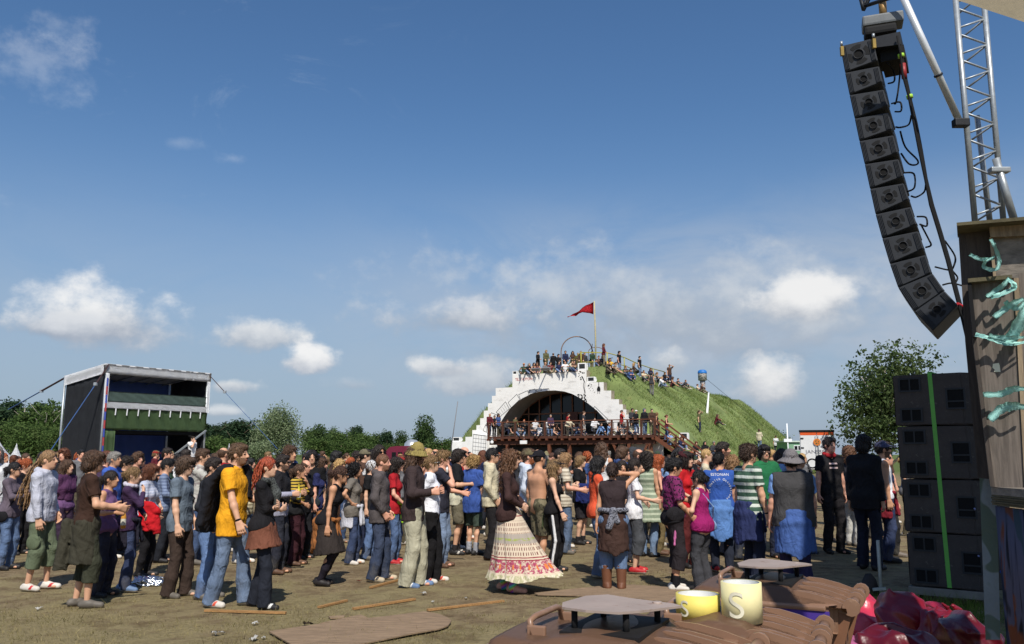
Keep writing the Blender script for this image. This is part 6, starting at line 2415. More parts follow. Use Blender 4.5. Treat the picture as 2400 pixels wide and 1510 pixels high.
b.prism([(-4.1, -8.5, 0), (6, -8.5, 0), (6, 4.4, 0), (-4.1, 4.4, 0)], (0, 0, .1))
b.build('canvas', [BLACK], roof)
# the hanging line array
AQ = at(2080, 440, 11.5)
AE = np.array([.87, -.49, 0.0])
AE = AE / np.linalg.norm(AE)
AN = np.array([.49, .87, 0.0])
AN = AN / np.linalg.norm(AN)
AWID = 1.05
PLAST = mat('black_cabinet', (42, 45, 50), .62, .12, 20, .12, 120)
PLASTD = mat('black_recess', (16, 17, 19), .8, .1, 10, .1, 60)
RIGM = mat('rigging_steel', (36, 38, 42), .55, .15, 20, .1, 60, .2)
ap = lambda X, Y, off=0.0: on_plane(X, Y, AQ + AN * off, AN)
FT = [(1969, 108), (1980.5, 170.6), (1991, 223), (2003, 278), (2014, 331), (2026.5, 385), (2039, 443), (2052, 502.7), (2067.5, 559), (2085.5, 619), (2105, 674.6), (2143, 730), (2187.5, 776.6)]
RT = [((2045, 90), (2057, 141.6)), ((2060, 155), (2068, 192)), ((2071, 210), (2081.6, 248)), ((2082.5, 263.5), (2091, 303)), ((2094, 317), (2104.5, 358)), ((2106, 373), (2116.7, 414)), ((2118, 429.5), (2130, 467.7)), ((2134.5, 485), (2148.5, 526)), ((2152, 542), (2165, 583)), ((2169.5, 597.5), (2182.5, 639.7)), ((2185.5, 641), (2213, 680.5)), ((2213, 681.5), (2245, 715))]
ORD = ['topmost', 'second', 'third', 'fourth', 'fifth', 'sixth', 'seventh', 'eighth', 'ninth', 'tenth', 'eleventh', 'lowest']
def array_cabinet(i):
 A, Bq = ap(*FT[i]), ap(*FT[i + 1])
 C, D = ap(*RT[i][0]), ap(*RT[i][1])
 B_ = A + (Bq - A) * .985
 base = A.copy()
 lb = {0: 'topmost black loudspeaker cabinet of the hanging curved array', 11: 'lowest black loudspeaker cabinet of the hanging curved array, tilted most'}.get(i, f'{ORD[i]} black loudspeaker cabinet from the top of the hanging curved array')
 o = empty('array_loudspeaker', tuple(base), 0, lb, 'loudspeaker', 'cabinets of the hanging line array')
 v = lambda p: Vector(tuple(np.asarray(p) - base))
 b_ = MB()
 b_.prism([v(A), v(C), v(D), v(B_)], AN * AWID)
 bmesh.ops.bevel(b_.bm, geom=list(b_.bm.edges), offset=.012, segments=1, affect='EDGES')
 b_.build('cabinet', [PLAST], o)
 b_ = MB()
 def onp(s_, t_, off):
  p = (A * (1 - s_) + C * s_) * (1 - t_) + (B_ * (1 - s_) + D * s_) * t_
  return v(p + AN * off)
 for s_ in (.035, .075, .115, .155, .85, .885, .92, .955):
  b_.prism([onp(s_, .06, -.003), onp(s_ + .016, .06, -.003), onp(s_ + .016, .94, -.003), onp(s_, .94, -.003)], AN * -.012)
 b_.build('ribbed_pattern', [PLAST], o)
 cx = .5
 ctr = onp(.50, .5, 0)
 e1 = Vector(tuple(AE))
 e2 = (v(C + A) - v(B_ + D)).normalized()
 e1 = e2.cross(Vector(tuple(AN))).normalized()
 h_ = min((v(C) - v(D)).length, (v(A) - v(B_)).length) * .44
 b_ = MB()
 for q in range(4):
  n_ = 7
  for k_ in range(n_):
   a0 = q * math.pi / 2 + .22 + (math.pi / 2 - .44) * k_ / n_ + .6
   a1 = q * math.pi / 2 + .22 + (math.pi / 2 - .44) * (k_ + 1) / n_ + .6
   o_ = Vector(tuple(AN)) * -.003
   pp = [ctr + o_ + (e1 * math.cos(a) + e2 * math.sin(a)) * h_ * r_ for a, r_ in ((a0, .60), (a0, .98), (a1, .98), (a1, .60))]
   b_.quad(*pp)
 b_.build('speaker_grille', [PLASTD], o)
 b_ = MB()
 n_ = 20
 rings = []
 for r_, off in ((.50, -.004), (.47, -.022), (.42, -.022), (.36, .03)):
  rings.append([ctr + Vector(tuple(AN)) * off + (e1 * math.cos(6.2832 * k_ / n_) + e2 * math.sin(6.2832 * k_ / n_)) * h_ * r_ for k_ in range(n_ + 1)])
 b_.sheet(rings)
 b_.build('port_ring', [RIGM], o)
 b_ = MB()
 b_.quad(*[ctr + Vector(tuple(AN)) * -.006 + (e1 * math.cos(6.2832 * k_ / n_) + e2 * math.sin(6.2832 * k_ / n_)) * h_ * .40 for k_ in range(n_)])
 b_.build('port', [mat('port_dark', (8, 8, 9), .9, .1)], o)
 if i < 11:
  m_ = onp(1.0, .72, .10)
  b_ = MB()
  b_.tube([m_ + e1 * .002, m_ + e1 * .13], .03, 8)
  b_.build('plug', [mat('blue_plug', (44, 92, 190), .5)], o)
  b_ = MB()
  q0 = onp(1.0, .05, .16)
  q1 = onp(1.0, .98, .16)
  b_.tube([q0 + e1 * .03, (q0 + q1) / 2 + e1 * .08, q1 + e1 * .03], [.04, .075, .045], 8)
  b_.build('handle', [PLASTD], o)
 return o
for i in range(12):
 array_cabinet(i)
base = ap(2050, 112)
o = empty('flying_frame', tuple(base), 0, 'black flying frame with yellow tags on top of the hanging array', 'rigging')
v = lambda p: Vector(tuple(np.asarray(p) - base))
b = MB()
b.prism([v(ap(2045, 88, .02)), v(ap(2110, 74, .02)), v(ap(2112, 104, .02)), v(ap(2048, 112, .02))], AN * .9)
b.build('beam', [RIGM], o)
b = MB()
b.prism([v(ap(2062, 118, .15)), v(ap(2118, 104, .15)), v(ap(2122, 134, .15)), v(ap(2064, 146, .15))], AN * .6)
b.build('motor_case', [PLASTD], o)
for X, Y in ((1973, 110), (2048, 92)):
 b = MB()
 p0 = v(ap(X, Y + 6, -.03))
 b.box((-.022, -.022, -.10), (.022, .022, .04), Matrix.Translation(p0))
 tg = b.build('lock_pin', [mat('yellow_tag', (150, 124, 52), .6)], o)
 b = MB()
 b.tube([p0 + Vector((0, 0, .062)), p0 + Vector((0, 0, .12))], .02, 8)
 b.build('pin_head', [STEEL], tg)
hp_ = ap(2072, 62, .4)
o = empty('chain_hoist', tuple(hp_), R(-20), 'grey and black chain hoist hanging above the flying frame', 'hoist')
b = MB()
b.box((-.30, -.16, -.02), (.26, .16, .14), None, .03)
b.build('housing', [mat('grey_housing', (104, 108, 110), .55, .15, 8, .1, 30)], o)
b = MB()
b.box((-.28, -.15, -.16), (.16, .15, -.022), None, .04)
b.build('motor', [PLASTD], o)
b = MB()
b.tube([(0, 0, .14), (0, 0, .42)], .055, 8)
b.build('hook_block', [mat('brass_hook', (150, 120, 76), .5, .1, 6, .1, 20, .4)], o)
b = MB()
b.tube([(0, 0, .42), (.0, 0, 1.9)], .018, 6)
b.build('chain', [RIGM], o)
b = MB()
b.tube([(.1, 0, -.16), (.16, 0, -.42)], .02, 6)
b.build('load_hook', [RIGM], o)
t0 = at(2018, 2, 11.9)
o = empty('black_truss', tuple(t0), 0, 'end of a black truss at the top edge above the hoist', 'truss')
b = MB()
c = lambda X, Y, d: Vector(tuple(at(X, Y, d) - t0))
for a_, e_ in (((2018, 0, 11.9), (2024, 24, 11.9)), ((2024, 24, 11.9), (2050, -30, 11.9)), ((2026, 15, 11.9), (2140, -22, 11.3)), ((2030, -10, 12.4), (2140, -40, 11.9)), ((2014, -30, 11.9), (2018, 0, 11.9)), ((2014, -30, 11.9), (2120, -62, 11.4)), ((2026, 15, 11.9), (2030, -10, 12.4))):
 b.tube([c(*a_), c(*e_)], .028, 6)
b.build('frame', [RIGM], o)
def cable(px, r, label, m=BLACK, d=11.6, group='cables of the hanging array'):
 P = [at(x, y, d + (.15 if i % 2 else 0)) for i, (x, y) in enumerate(px)]
 pts = []
 for i in range(len(P) - 1):
  for s_ in range(5):
   t = s_ / 5
   p0, p1, p2, p3 = P[max(i - 1, 0)], P[i], P[i + 1], P[min(i + 2, len(P) - 1)]
   pts.append(.5 * ((2 * p1) + (-p0 + p2) * t + (2 * p0 - 5 * p1 + 4 * p2 - p3) * t * t + (-p0 + 3 * p1 - 3 * p2 + p3) * t ** 3))
 pts.append(P[-1])
 b_ = MB()
 b_.tube([Vector(tuple(p - P[0])) for p in pts], r, 6)
 o_ = b_.build('cable', [m], None, tuple(P[0]))
 setp(o_, label, 'cable', group)
 return o_
bundle = empty('cable_bundle', tuple(at(2108, 90, 11.4)), 0, 'thick bundle of black cables with a red connector and yellow-green tapes falling beside the array', 'cable')
bp = at(2108, 90, 11.4)
bv = lambda X, Y, dx=0, dd=0: Vector(tuple(at(X + dx, Y, 11.4 + dd) - bp))
main = [(2106, 84), (2112, 125), (2118, 172), (2131, 225), (2145, 290), (2157, 352), (2170, 420), (2183, 480), (2203, 545), (2222, 610), (2240, 680), (2258, 748), (2270, 800)]
for dx in (-3, 0, 3.2):
 b = MB()
 b.tube([bv(x, y, dx * (1.0 if i not in (1, 3, 6) else .5), dx * .02) for i, (x, y) in enumerate(main)], .016 if dx else .022, 6)
 b.build('strand', [BLACK], bundle)
b = MB()
b.tube([bv(2116, 150), bv(2120, 184)], .04, 8)
b.build('connector', [mat('red_connector', (150, 44, 44), .5)], bundle)
for X, Y in ((2112, 131), (2132, 227)):
 b = MB()
 b.tube([bv(X - 1, Y - 4), bv(X + 1, Y + 4)], .045, 8)
 b.build('tape', [mat('yellow_green_tape', (160, 206, 66), .6)], bundle)
CB = [([(2080, 148), (2094, 166), (2096, 190), (2082, 196)], 'black cable loop behind the topmost cabinets'), ([(2112, 145), (2106, 205), (2100, 240), (2096, 243)], 'thin black cable dropping straight from the tape'), ([(2090, 243), (2110, 240), (2112, 260), (2098, 262)], 'small black cable loop at the third cabinet'),
      ([(2136, 270), (2130, 292), (2110, 299), (2100, 298)], 'black cable curving in to the fourth cabinet'), ([(2110, 308), (2122, 345), (2150, 375), (2148, 386), (2130, 384), (2112, 360)], 'long black cable loop beside the fifth cabinet'), ([(2120, 405), (2142, 408), (2143, 440), (2124, 450)], 'black cable loop at the sixth cabinet'),
      ([(2170, 432), (2166, 450), (2148, 462), (2136, 460)], 'black cable curving in to the seventh cabinet'), ([(2150, 508), (2170, 510), (2172, 530), (2156, 526)], 'small black cable loop at the eighth cabinet'), ([(2158, 526), (2176, 560), (2182, 575), (2170, 580)], 'black cable slack below the eighth cabinet'),
      ([(2215, 565), (2238, 600), (2236, 622), (2226, 633), (2192, 626)], 'black cable loop right of the thick bundle'), ([(2232, 635), (2244, 650), (2240, 662)], 'short black cable end right of the thick bundle'), ([(2210, 668), (2230, 664), (2256, 670)], 'black cable running level to the stage wall')]
for px, lb in CB:
 cable(px, .013, lb)
o = cable([(2244, 712), (2256, 718), (2262, 722)], .02, 'red sling between the lowest array cabinet and the stage wall', mat('red_sling', (190, 40, 50), .7), 11.3, None)
o.name = 'sling'
# lattice mast, prop and legs
def mast():
 d0 = 11.2
 base = at(2290, 515, d0)
 o = empty('truss_mast', tuple(base), 0, 'galvanised lattice mast rising above the stage corner', 'mast')
 Ls = [((2236, -40, d0), (2285, 520, d0)), ((2302, -40, d0 + .1), (2352, 520, d0 + .1)), ((2290, 272, d0 + .45), (2320, 520, d0 + .45))]
 lines = [(at(*a), at(*c)) for a, c in Ls]
 for a, c in lines:
  b_ = MB()
  b_.tube([Vector(tuple(a - base)), Vector(tuple(c - base))], .039, 10)
  b_.build('chord', [STEEL], o)
 n = 9
 for i in range(n):
  t0_, t1_ = i / n, (i + .5) / n
  A0, A1 = lines[0]
  B0, B1 = lines[1]
  p, q, r_ = A0 + (A1 - A0) * t0_, B0 + (B1 - B0) * (t0_ + .045), A0 + (A1 - A0) * (t0_ + .085)
  for e, f in ((p, q), (q, r_)):
   b_ = MB()
   b_.tube([Vector(tuple(e - base)), Vector(tuple(f - base))], .015, 6)
   b_.build('brace', [STEEL], o)
  back = np.array([.08, .45, 0])
  m = (p + q) / 2 + back
  for e in (q,):
   b_ = MB()
   b_.tube([Vector(tuple(e - base)), Vector(tuple(r_ + back * .9 + np.array([.12, 0, 0]) - base))], .014, 6)
   b_.build('brace', [STEEL], o)
 return o
mast()
a_, c_ = at(2112, -16, 10.6), at(2250, 288, 11.1)
o = empty('prop_tube', tuple(a_), 0, 'single bright diagonal tube clamped to the lattice mast', 'tube')
b = MB()
b.tube([(0, 0, 0), Vector(tuple(c_ - a_))], .046, 12)
b.build('tube', [mat('bright_steel', (214, 218, 220), .4, .06, 10, .03, 40, .3)], o)
b = MB()
q = Vector(tuple(c_ - a_))
b.box((-.09, -.06, -.06), (.11, .06, .05), Matrix.Translation(q), .015)
b.tube([q * .62, q * .635], .058, 10)
b.build('clamp', [RIGM], o)
a_, c_ = at(2334, 372, 11.0), at(2378, 520, 11.0)
b = MB()
b.tube([(0, 0, 0), Vector(tuple(c_ - a_))], .05, 10)
b.box((-.10, -.06, -.20), (.16, .06, -.13), None, .015)
setp(b.build('support_tube', [STEEL], None, tuple(a_)), 'short steel support tube splaying from the foot of the lattice mast', 'tube')
# the stack of bass cabinets
BE = at(2094, 1065, 10.3)
SUBW = mat('black_textured_paint', (64, 58, 55), .8, .12, 8, .3, 90, 0, 'worn', (98, 92, 86))
PORTM = mat('port_frame_black', (34, 37, 41), .6, .1, 10, .1, 50)
HOLE = mat('port_hole', (5, 5, 6), .9, .1)
p0, p1 = at(2108, 1065, 10.4), at(2272, 1065, 9.95)
be = p1 - p0
be[2] = 0
BW = float(np.linalg.norm(be))
be = be / BW
bn = np.array([-be[1], be[0], 0.0])
brz = math.atan2(be[1], be[0])
zs = [.20, .815, 1.435, 2.06, 2.68]
for i in range(4):
 sh = (3 - i) * .012
 o = empty('bass_loudspeaker', (p0[0] + be[0] * (-.03 + sh) , p0[1] + be[1] * sh, zs[i]), brz, f"{['lowest', 'second-lowest', 'second-highest', 'topmost'][i]} black bass loudspeaker of the strapped stack of four", 'loudspeaker', 'stack of bass loudspeakers')
 h = zs[i + 1] - zs[i] - .012
 w = BW
 b = MB()
 b.prism([(0, 0, 0), (w, 0, 0), (w + .26, .34, 0), (w + .26, .80, 0), (.06, .80, 0)], (0, 0, h))
 bmesh.ops.bevel(b.bm, geom=list(b.bm.edges), offset=.014, segments=2, affect='EDGES')
 b.build('cabinet', [SUBW], o)
 def port(cx, cz, pw, ph, bars):
  b_ = MB()
  t_ = .02
  for lo, hi in (((cx - pw / 2, -.012, cz - ph / 2), (cx + pw / 2, -.002, cz - ph / 2 + t_)), ((cx - pw / 2, -.012, cz + ph / 2 - t_), (cx + pw / 2, -.002, cz + ph / 2)), ((cx - pw / 2, -.012, cz - ph / 2 + t_), (cx - pw / 2 + t_, -.002, cz + ph / 2 - t_)), ((cx + pw / 2 - t_, -.012, cz - ph / 2 + t_), (cx + pw / 2, -.002, cz + ph / 2 - t_))):
   b_.box(lo, hi)
  for bx in bars:
   if bx[0] == 'v':
    b_.box((cx + bx[1] - .008, -.010, cz - ph / 2 + t_), (cx + bx[1] + .008, -.002, cz + ph / 2 - t_))
   else:
    b_.box((cx - pw / 2 + t_, -.010, cz + bx[1] - .008), (cx + pw / 2 - t_, -.002, cz + bx[1] + .008))
  f_ = b_.build('port_frame', [PORTM], o)
  b_ = MB()
  b_.quad((cx - pw / 2 + t_, -.003, cz - ph / 2 + t_), (cx + pw / 2 - t_, -.003, cz - ph / 2 + t_), (cx + pw / 2 - t_, -.003, cz + ph / 2 - t_), (cx - pw / 2 + t_, -.003, cz + ph / 2 - t_))
  b_.build('port', [HOLE], f_)
 port(.19, h * .80, .25, .17, [('v', .0)])
 port(.19, h * .20, .25, .17, [('v', .0)])
 port(.68, h * .5, .21, .25, [('h', -.03)])
 b = MB()
 b.tube([(w + .18, .15, h * .35), (w + .26, .13, h * .34)], .018, 8)
 b.build('plug', [mat('blue_plug', (44, 92, 190), .5) if i != 1 else mat('orange_plug', (200, 90, 50), .5)], o)
b = MB()
b.box((.42, -.016, 0), (.466, -.003, zs[4] - zs[0] + .0))
b.box((.42, -.016, zs[4] - zs[0] - .008), (.466, .5, zs[4] - zs[0] + .006))
o = b.build('ratchet_strap', [mat('green_strap', (100, 172, 74), .65, .06, 8, .2, 60)], None, (p0[0], p0[1], zs[0]), (0, R(-1.0), brz))
setp(o, 'bright green strap running down the front of the bass loudspeakers', 'strap')
o = empty('dolly', (p0[0], p0[1], 0), brz, 'low grey transport dolly under the bass loudspeakers', 'dolly')
b = MB()
b.box((.0, -.02, .10), (BW + .04, .76, .19), None, .01)
b.build('platform', [mat('worn_board', (120, 116, 108), .8, .2, 5, .2, 20)], o)
for x in (.12, BW - .1):
 for y in (.1, .66):
  b = MB()
  b.tube([(x - .02, y, .05), (x + .02, y, .05)], .05, 10)
  b.build('caster', [BLACK], o)
cable([(2284, 1192), (2296, 1215), (2310, 1245)], .01, 'thin cable between the plugs of two bass loudspeakers, upper', mat('blue_white_cable', (120, 126, 170), .6), 9.9, 'cables at the bass loudspeakers')
cable([(2293, 1303), (2310, 1308), (2318, 1290)], .01, 'thin cable looping from the plug of the lowest bass loudspeaker', mat('blue_white_cable', (120, 126, 170), .6), 9.9, 'cables at the bass loudspeakers')
# brown wheeled bins in the near right
BROWN = mat('brown_plastic', (136, 105, 84), .36, .10, 3, .12, 9, 0, 'worn', (170, 138, 114), spec=.5)
BROWND = mat('brown_plastic_dark', (120, 84, 62), .5, .12, 5, .08, 20)
RUSTY = mat('rusty_grey_sheet', (160, 144, 134), .55, .12, 4, .2, 14, 0, 'worn', (122, 88, 70))
def bin_(loc_, rz, L, W, H, label, purple=False, cover=True, sc=1.0, handles=2):
 """two-wheeled bin seen from its side: x runs from the lid's front (left) to the hinge (right)"""
 o = empty('wheeled_bin', loc_, rz, label, 'bin', 'brown wheeled bins')
 b = MB()
 def ringz(z, ins, r=.05):
  return [(-.075 + ins, -W / 2 + ins, z), (L * .90 - ins * .3, -W / 2 + ins, z), (L * .90 - ins * .3, W / 2 - ins, z), (-.075 + ins, W / 2 - ins, z)]
 secs = [(0.06, .085), (.5, .05), (H - .19, .022), (H - .185, .0), (H - .06, -.012), (H - .055, .0)]
 rings = [[b.bm.verts.new(p) for p in ringz(z, i)] for z, i in secs]
 for a, c in zip(rings, rings[1:]):
  for k in range(4):
   b.bm.faces.new((a[k], a[(k + 1) % 4], c[(k + 1) % 4], c[k]))
 b.bm.faces.new(rings[0][::-1])
 b.bm.faces.new(rings[-1])
 bmesh.ops.bevel(b.bm, geom=[e for e in b.bm.edges if abs((e.verts[0].co - e.verts[1].co).z) > .02], offset=.035, segments=3, affect='EDGES')
 for f in b.bm.faces:
  f.smooth = False
 b.build('body', [BROWN], o)
 if purple:
  b = MB()
  b.box((.28, -W / 2 - .018, H - .178), (L * .86, -W / 2 - .0132, H - .085))
  pm = mat('purple_paint', (74, 52, 140), .5, .15, 3, .1, 10)
  b.build('purple_band', [pm], o)
  b = MB()
  x0, x1 = .22, L * .84
  zt = H - .20
  off = lambda z: -(W / 2 - (.022 + (H - .19 - z) / (H - .69) * .028)) - .004
  b.quad((x0, off(zt), zt), (x1, off(zt), zt), (x1 - .02, off(zt - .16), zt - .16), (x0, off(zt - .28), zt - .28))
  b.build('purple_paint', [pm], o)
  b = MB()
  for pts in ([(.36, zt - .05), (.38, zt - .18)], [(.38, zt - .18), (.42, zt - .08)], [(.42, zt - .08), (.47, zt - .17)], [(.55, zt - .05), (.60, zt - .2)]):
   (xa, za), (xb, zb_) = pts
   b.bar((xa, off(za) - .003, za), (xb, off(zb_) - .003, zb_), .012, .003, (0, 1, 0))
  b.build('scrawl_mark', [BLACK], o)
 b = MB()
 n = 14
 T = .062
 prof = [(-.02, .0), (-.035, .02), (-.03, .042), (.0, .050), (.08, .040), (.13, .040), (.20, T + .0), (L * .38, T + .012), (L * .58, T), (L * .64, T * .62), (L * .72, .028), (L * .82, .012), (L * .92, -.012), (L * .965, -.035)]
 rows = []
 for x, z in prof:
  row = []
  for j in range(n + 1):
   t = j / n * 2 - 1
   e = min(1.0, (1 - abs(t)) / .16)
   y = t * (W / 2 + .02)
   zz = H - .06 + (z if abs(t) < .999 else min(z, .0)) * (e ** .55) + .004 * math.cos(t * 3)
   row.append((x, y, zz))
  rows.append(row)
 b.sheet(rows, .006)
 b.build('lid', [BROWN], o)
 b = MB()
 b.box((-.045, -W / 2 - .028, H - .085), (L * .84, W / 2 + .028, H - .058), None, .01)
 b.build('lid_rim', [BROWN], o)
 b = MB()
 pts = [(.075, -.15, H - .02), (.066, -.148, H + .025), (.068, -.10, H + .034), (.068, .10, H + .034), (.066, .148, H + .025), (.075, .15, H - .02)]
 b.tube(pts, .012, 8)
 b.box((.058, -.160, H - .03), (.13, -.142, H + .012), None, .006)
 b.box((.058, .142, H - .03), (.13, .160, H + .012), None, .006)
 b.build('lid_handle', [BROWN], o)
 for s_ in (-1, 1):
  b = MB()
  y = s_ * W * .26
  for yy in (y - W * .19, y - W * .03, y + W * .13):
   hg = 0.0 if yy != y - W * .03 else -.010
   z0 = H - .06
   b.prism([(L * .59, yy, z0 + T * .7), (L * .63, yy, z0 + T * .86 + hg), (L * .72, yy, z0 + .050 + hg), (L * .84, yy, z0 + .032 + hg), (L * .96, yy, z0 + .004), (L * .985, yy, z0 - .012), (L * .985, yy, z0 - .045), (L * .80, yy, z0 - .01)], (0, .011, 0))
  b.build('hinge_arm', [BROWN], o)
  b = MB()
  b.tube([(L * .99, y - W * .20, H - .065), (L * .99, y + W * .18, H - .065)], .023, 10)
  b.tube([(L * .99, y - W * .21, H - .065), (L * .99, y - W * .165, H - .065)], .040, 12)
  b.tube([(L * .99, y + W * .145, H - .065), (L * .99, y + W * .19, H - .065)], .040, 12)
  b.build('grip_bar', [BROWN], o)
  b = MB()
  b.prism([(L * .82, s_ * W * .44, H - .06), (L * 1.01, s_ * W * .44, H - .05), (L * .98, s_ * W * .44, H - .12), (L * .86, s_ * W * .44, H - .42), (L * .82, s_ * W * .44, H - .42)], (0, .018, 0))
  b.build('bracket', [BROWND], o)
  b = MB()
  b.tube([(L * .80, s_ * (W * .46), .10), (L * .80, s_ * (W * .46 + .06), .10)], .10, 16)
  b.build('wheel', [BLACK], o)
 if cover:
  b = MB()
  b.box((.20, -W * .33, H - .005), (L * .60, W * .33, H + .010))
  b.build('slot_mat', [mat('black_rubber', (20, 18, 18), .7, .1)], o)
  zc = H + T + .004
  BO = ((L * .28, -W * .20), (L * .31, W * .21), (L * .51, -W * .18), (L * .57, W * .20))
  for x, y in BO:
   b = MB()
   b.tube([(x, y, H + .0), (x, y, zc)], .012, 8)
   b.build('bolt', [BLACK], o)
  b = MB()
  outl = [(L * .19, -.06), (L * .24, -W * .28), (L * .40, -W * .36), (L * .58, -W * .34), (L * .66, -W * .18), (L * .80, W * .28), (L * .74, W * .34), (L * .50, W * .32), (L * .34, W * .37), (L * .24, W * .22)]
  outl = [(L * .19 + (x - L * .19) * .80, y * .82) for x, y in outl]
  b.prism([(x, y, zc + .010 * math.sin(x * 6 + y * 3)) for x, y in outl], (0, 0, .008))
  for x, y in BO:
   b.tube([(x, y, zc + .004), (x, y, zc + .014)], .018, 10)
  b.build('rain_cover', [RUSTY], o)
 return o
def place(Xl, Xr, Yrim, H):
 """front-left and rear-right ends of the lid rim's near side in the photograph, at height H"""
 a = gnd(Xl, Yrim[0], H)
 c = gnd(Xr, Yrim[1], H)
 return a, c
def bin_px(Xl, Yl, Xr, Yr, H, W, label, **kw):
 a, c = gnd(Xl, Yl, H), gnd(Xr, Yr, H)
 d = c - a
 L = float(np.linalg.norm(d[:2]))
 rz = math.atan2(d[1], d[0])
 e = np.array([math.cos(rz), math.sin(rz), 0])
 n_ = np.array([-e[1], e[0], 0])
 o_ = a + n_ * (W / 2) - e * (-.02)
 o_[2] = 0
 return bin_(tuple(o_), rz, L, W, H, label, **kw), L, rz
B1, L1, rz1 = bin_px(1148, 1486, 1700, 1540, 1.10, .60, 'nearest brown bin, with a grey sheet raised on bolts over its lid')
B3, L3, rz3 = bin_px(1630, 1368, 1985, 1392, 1.08, .62, 'farthest brown bin, with purple paint on its side and a curved grey sheet on top', purple=True)
B2, L2, rz2 = bin_px(1490, 1455, 1905, 1486, 1.08, .60, 'middle brown bin carrying the two yellow tubes', cover=False)
CREAM = mat('yellow_painted_tube', (228, 218, 164), .6, .1, 3, .12, 14, 0, 'worn', (206, 198, 150))
YELT = mat('strong_yellow_tube', (226, 208, 104), .6, .1, 3, .12, 14, 0, 'worn', (208, 198, 140))
INNER = mat('white_inside', (226, 226, 220), .8, .05)
def tube_(X, Yb, r_px, h_px, d, label, m, letter_az):
 p = at(X, Yb, d)
 r, h = r_px / FPX * d, h_px / FPX * d * 1.02
 o = empty('yellow_tube', tuple(p), 0, label, 'tube', 'yellow tubes on the bin lid')
 b = MB()
 b.lathe([(r - .006, .0), (r, .0), (r, h), (r - .008, h)], (0, 0, 0), 40)
 b.build('wall', [m], o)
 b = MB()
 b.lathe([(r - .0085, h - .001), (r - .009, .002), (.001, .002)], (0, 0, 0), 40)
 b.build('lining', [INNER], o)
 tmp = text_mesh('S', h * .98, 'lettering', mat('white_spray', (228, 222, 196), .7, .05), o)
 me = tmp.data
 bm_ = bmesh.new()
 bm_.from_mesh(me)
 bmesh.ops.triangulate(bm_, faces=bm_.faces)
 bmesh.ops.subdivide_edges(bm_, edges=bm_.edges, cuts=2)
 bmesh.ops.triangulate(bm_, faces=bm_.faces)
 for q in bm_.verts:
  a = letter_az + q.co.x / r
  z = h * .16 + q.co.y * .95
  q.co = Vector(((r + .0025) * math.sin(a), -(r + .0025) * math.cos(a), z))
 bm_.to_mesh(me)
 bm_.free()
 return o
tube_(1637, 1448, 49, 52, 3.62, 'shorter strong-yellow tube with a white S, standing on the middle bin', YELT, -.85)
tube_(1740, 1456, 45, 84, 3.52, 'taller pale-yellow tube with a white S, standing on the middle bin', CREAM, -.52)
# red and pink refuse sacks
def sack(px, d, m, label, seed, depth=.5, spike=None):
 """px: (cx, cy, rx, ry) blobs in the photograph at distance d"""
 P = []
 base = at(px[0][0], px[0][1], d)
 for (cx, cy, rx, ry) in px:
  p = at(cx, cy, d) - base
  P.append(ell(p, V3(rx / FPX * d, depth * .5 * (rx / max(q[2] for q in px)), ry / FPX * d), .07))
 if spike:
  for (xa, ya, xb, yb, r_) in spike:
   P.append(cone(at(xa, ya, d) - base, at(xb, yb, d) - base, r_ * 1.6, r_ * .5, .06))
 r = np.random.default_rng(seed)
 T = [(r.normal(size=3) * 9, r.uniform(0, 6)) for _ in range(5)]
 def nz(X, Y, Z):
  o = 0
  for a, p in T:
   o = o + np.abs(np.sin(X * a[0] + Y * a[1] + Z * a[2] + p + .8 * np.sin(Z * 17 + X * 11 + p))) - .5
  return (o * .022).astype(np.float32)
 V, Q = sdf_mesh(P, .012, nz)
 zmin = base[2]
 V[:, 2] = np.maximum(V[:, 2], -zmin + .004)
 o = link('refuse_sack', np_mesh('refuse_sack', V, Q, m), None, tuple(base))
 setp(o, label, 'sack', 'refuse sacks beside the bins')
def film(c1, rough=.34):
 m = mat('plastic_film', c1, rough, .14, 7, .75, 9, spec=.5)
 return m
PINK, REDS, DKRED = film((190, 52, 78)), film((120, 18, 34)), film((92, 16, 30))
sack([(2010, 1442, 55, 48), (1990, 1470, 60, 50), (2035, 1480, 50, 45)], 6.9, PINK, 'bright pink sack in the sun beside the farthest bin', 1, .55, [(2020, 1420, 2022, 1372, .05)])
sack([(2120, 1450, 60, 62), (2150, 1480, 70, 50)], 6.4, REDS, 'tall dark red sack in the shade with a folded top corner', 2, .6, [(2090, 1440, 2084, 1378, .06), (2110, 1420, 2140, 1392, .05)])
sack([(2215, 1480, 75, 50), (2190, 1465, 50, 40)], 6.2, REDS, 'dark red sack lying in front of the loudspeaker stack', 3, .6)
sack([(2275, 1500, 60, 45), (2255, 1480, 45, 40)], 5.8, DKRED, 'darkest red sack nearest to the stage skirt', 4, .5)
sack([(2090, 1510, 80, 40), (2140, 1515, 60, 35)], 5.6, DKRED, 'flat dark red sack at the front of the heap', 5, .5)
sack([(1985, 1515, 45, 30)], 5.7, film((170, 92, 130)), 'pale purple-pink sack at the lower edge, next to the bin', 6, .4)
sack([(2192, 1420, 24, 14)], 7.4, PINK, 'small bright pink sack behind the dark red ones', 7, .3)
sack([(2338, 1500, 12, 16)], 6.6, PINK, 'scrap of bright pink film beside the stage skirt', 8, .15)
p = gnd(2066, 1402)
o = empty('stake', tuple(p), 0, 'white metal stake with a cross-foot between the pink sack and the loudspeakers', 'post')
b = MB()
h = (1402 - 1275) / FPX * p[1]
b.tube([(0, 0, 0), (0, 0, h)], .022, 8)
b.build('pole', [mat('chalky_metal', (176, 178, 168), .6, .12, 6, .1, 20, .2)], o)
b = MB()
b.bar((-.10, 0, .10), (.04, -.05, .12), .05, .03)
b.build('cross_foot', [mat('chalky_metal', (176, 178, 168), .6, .12, 6, .1, 20, .2)], o)
b = MB()
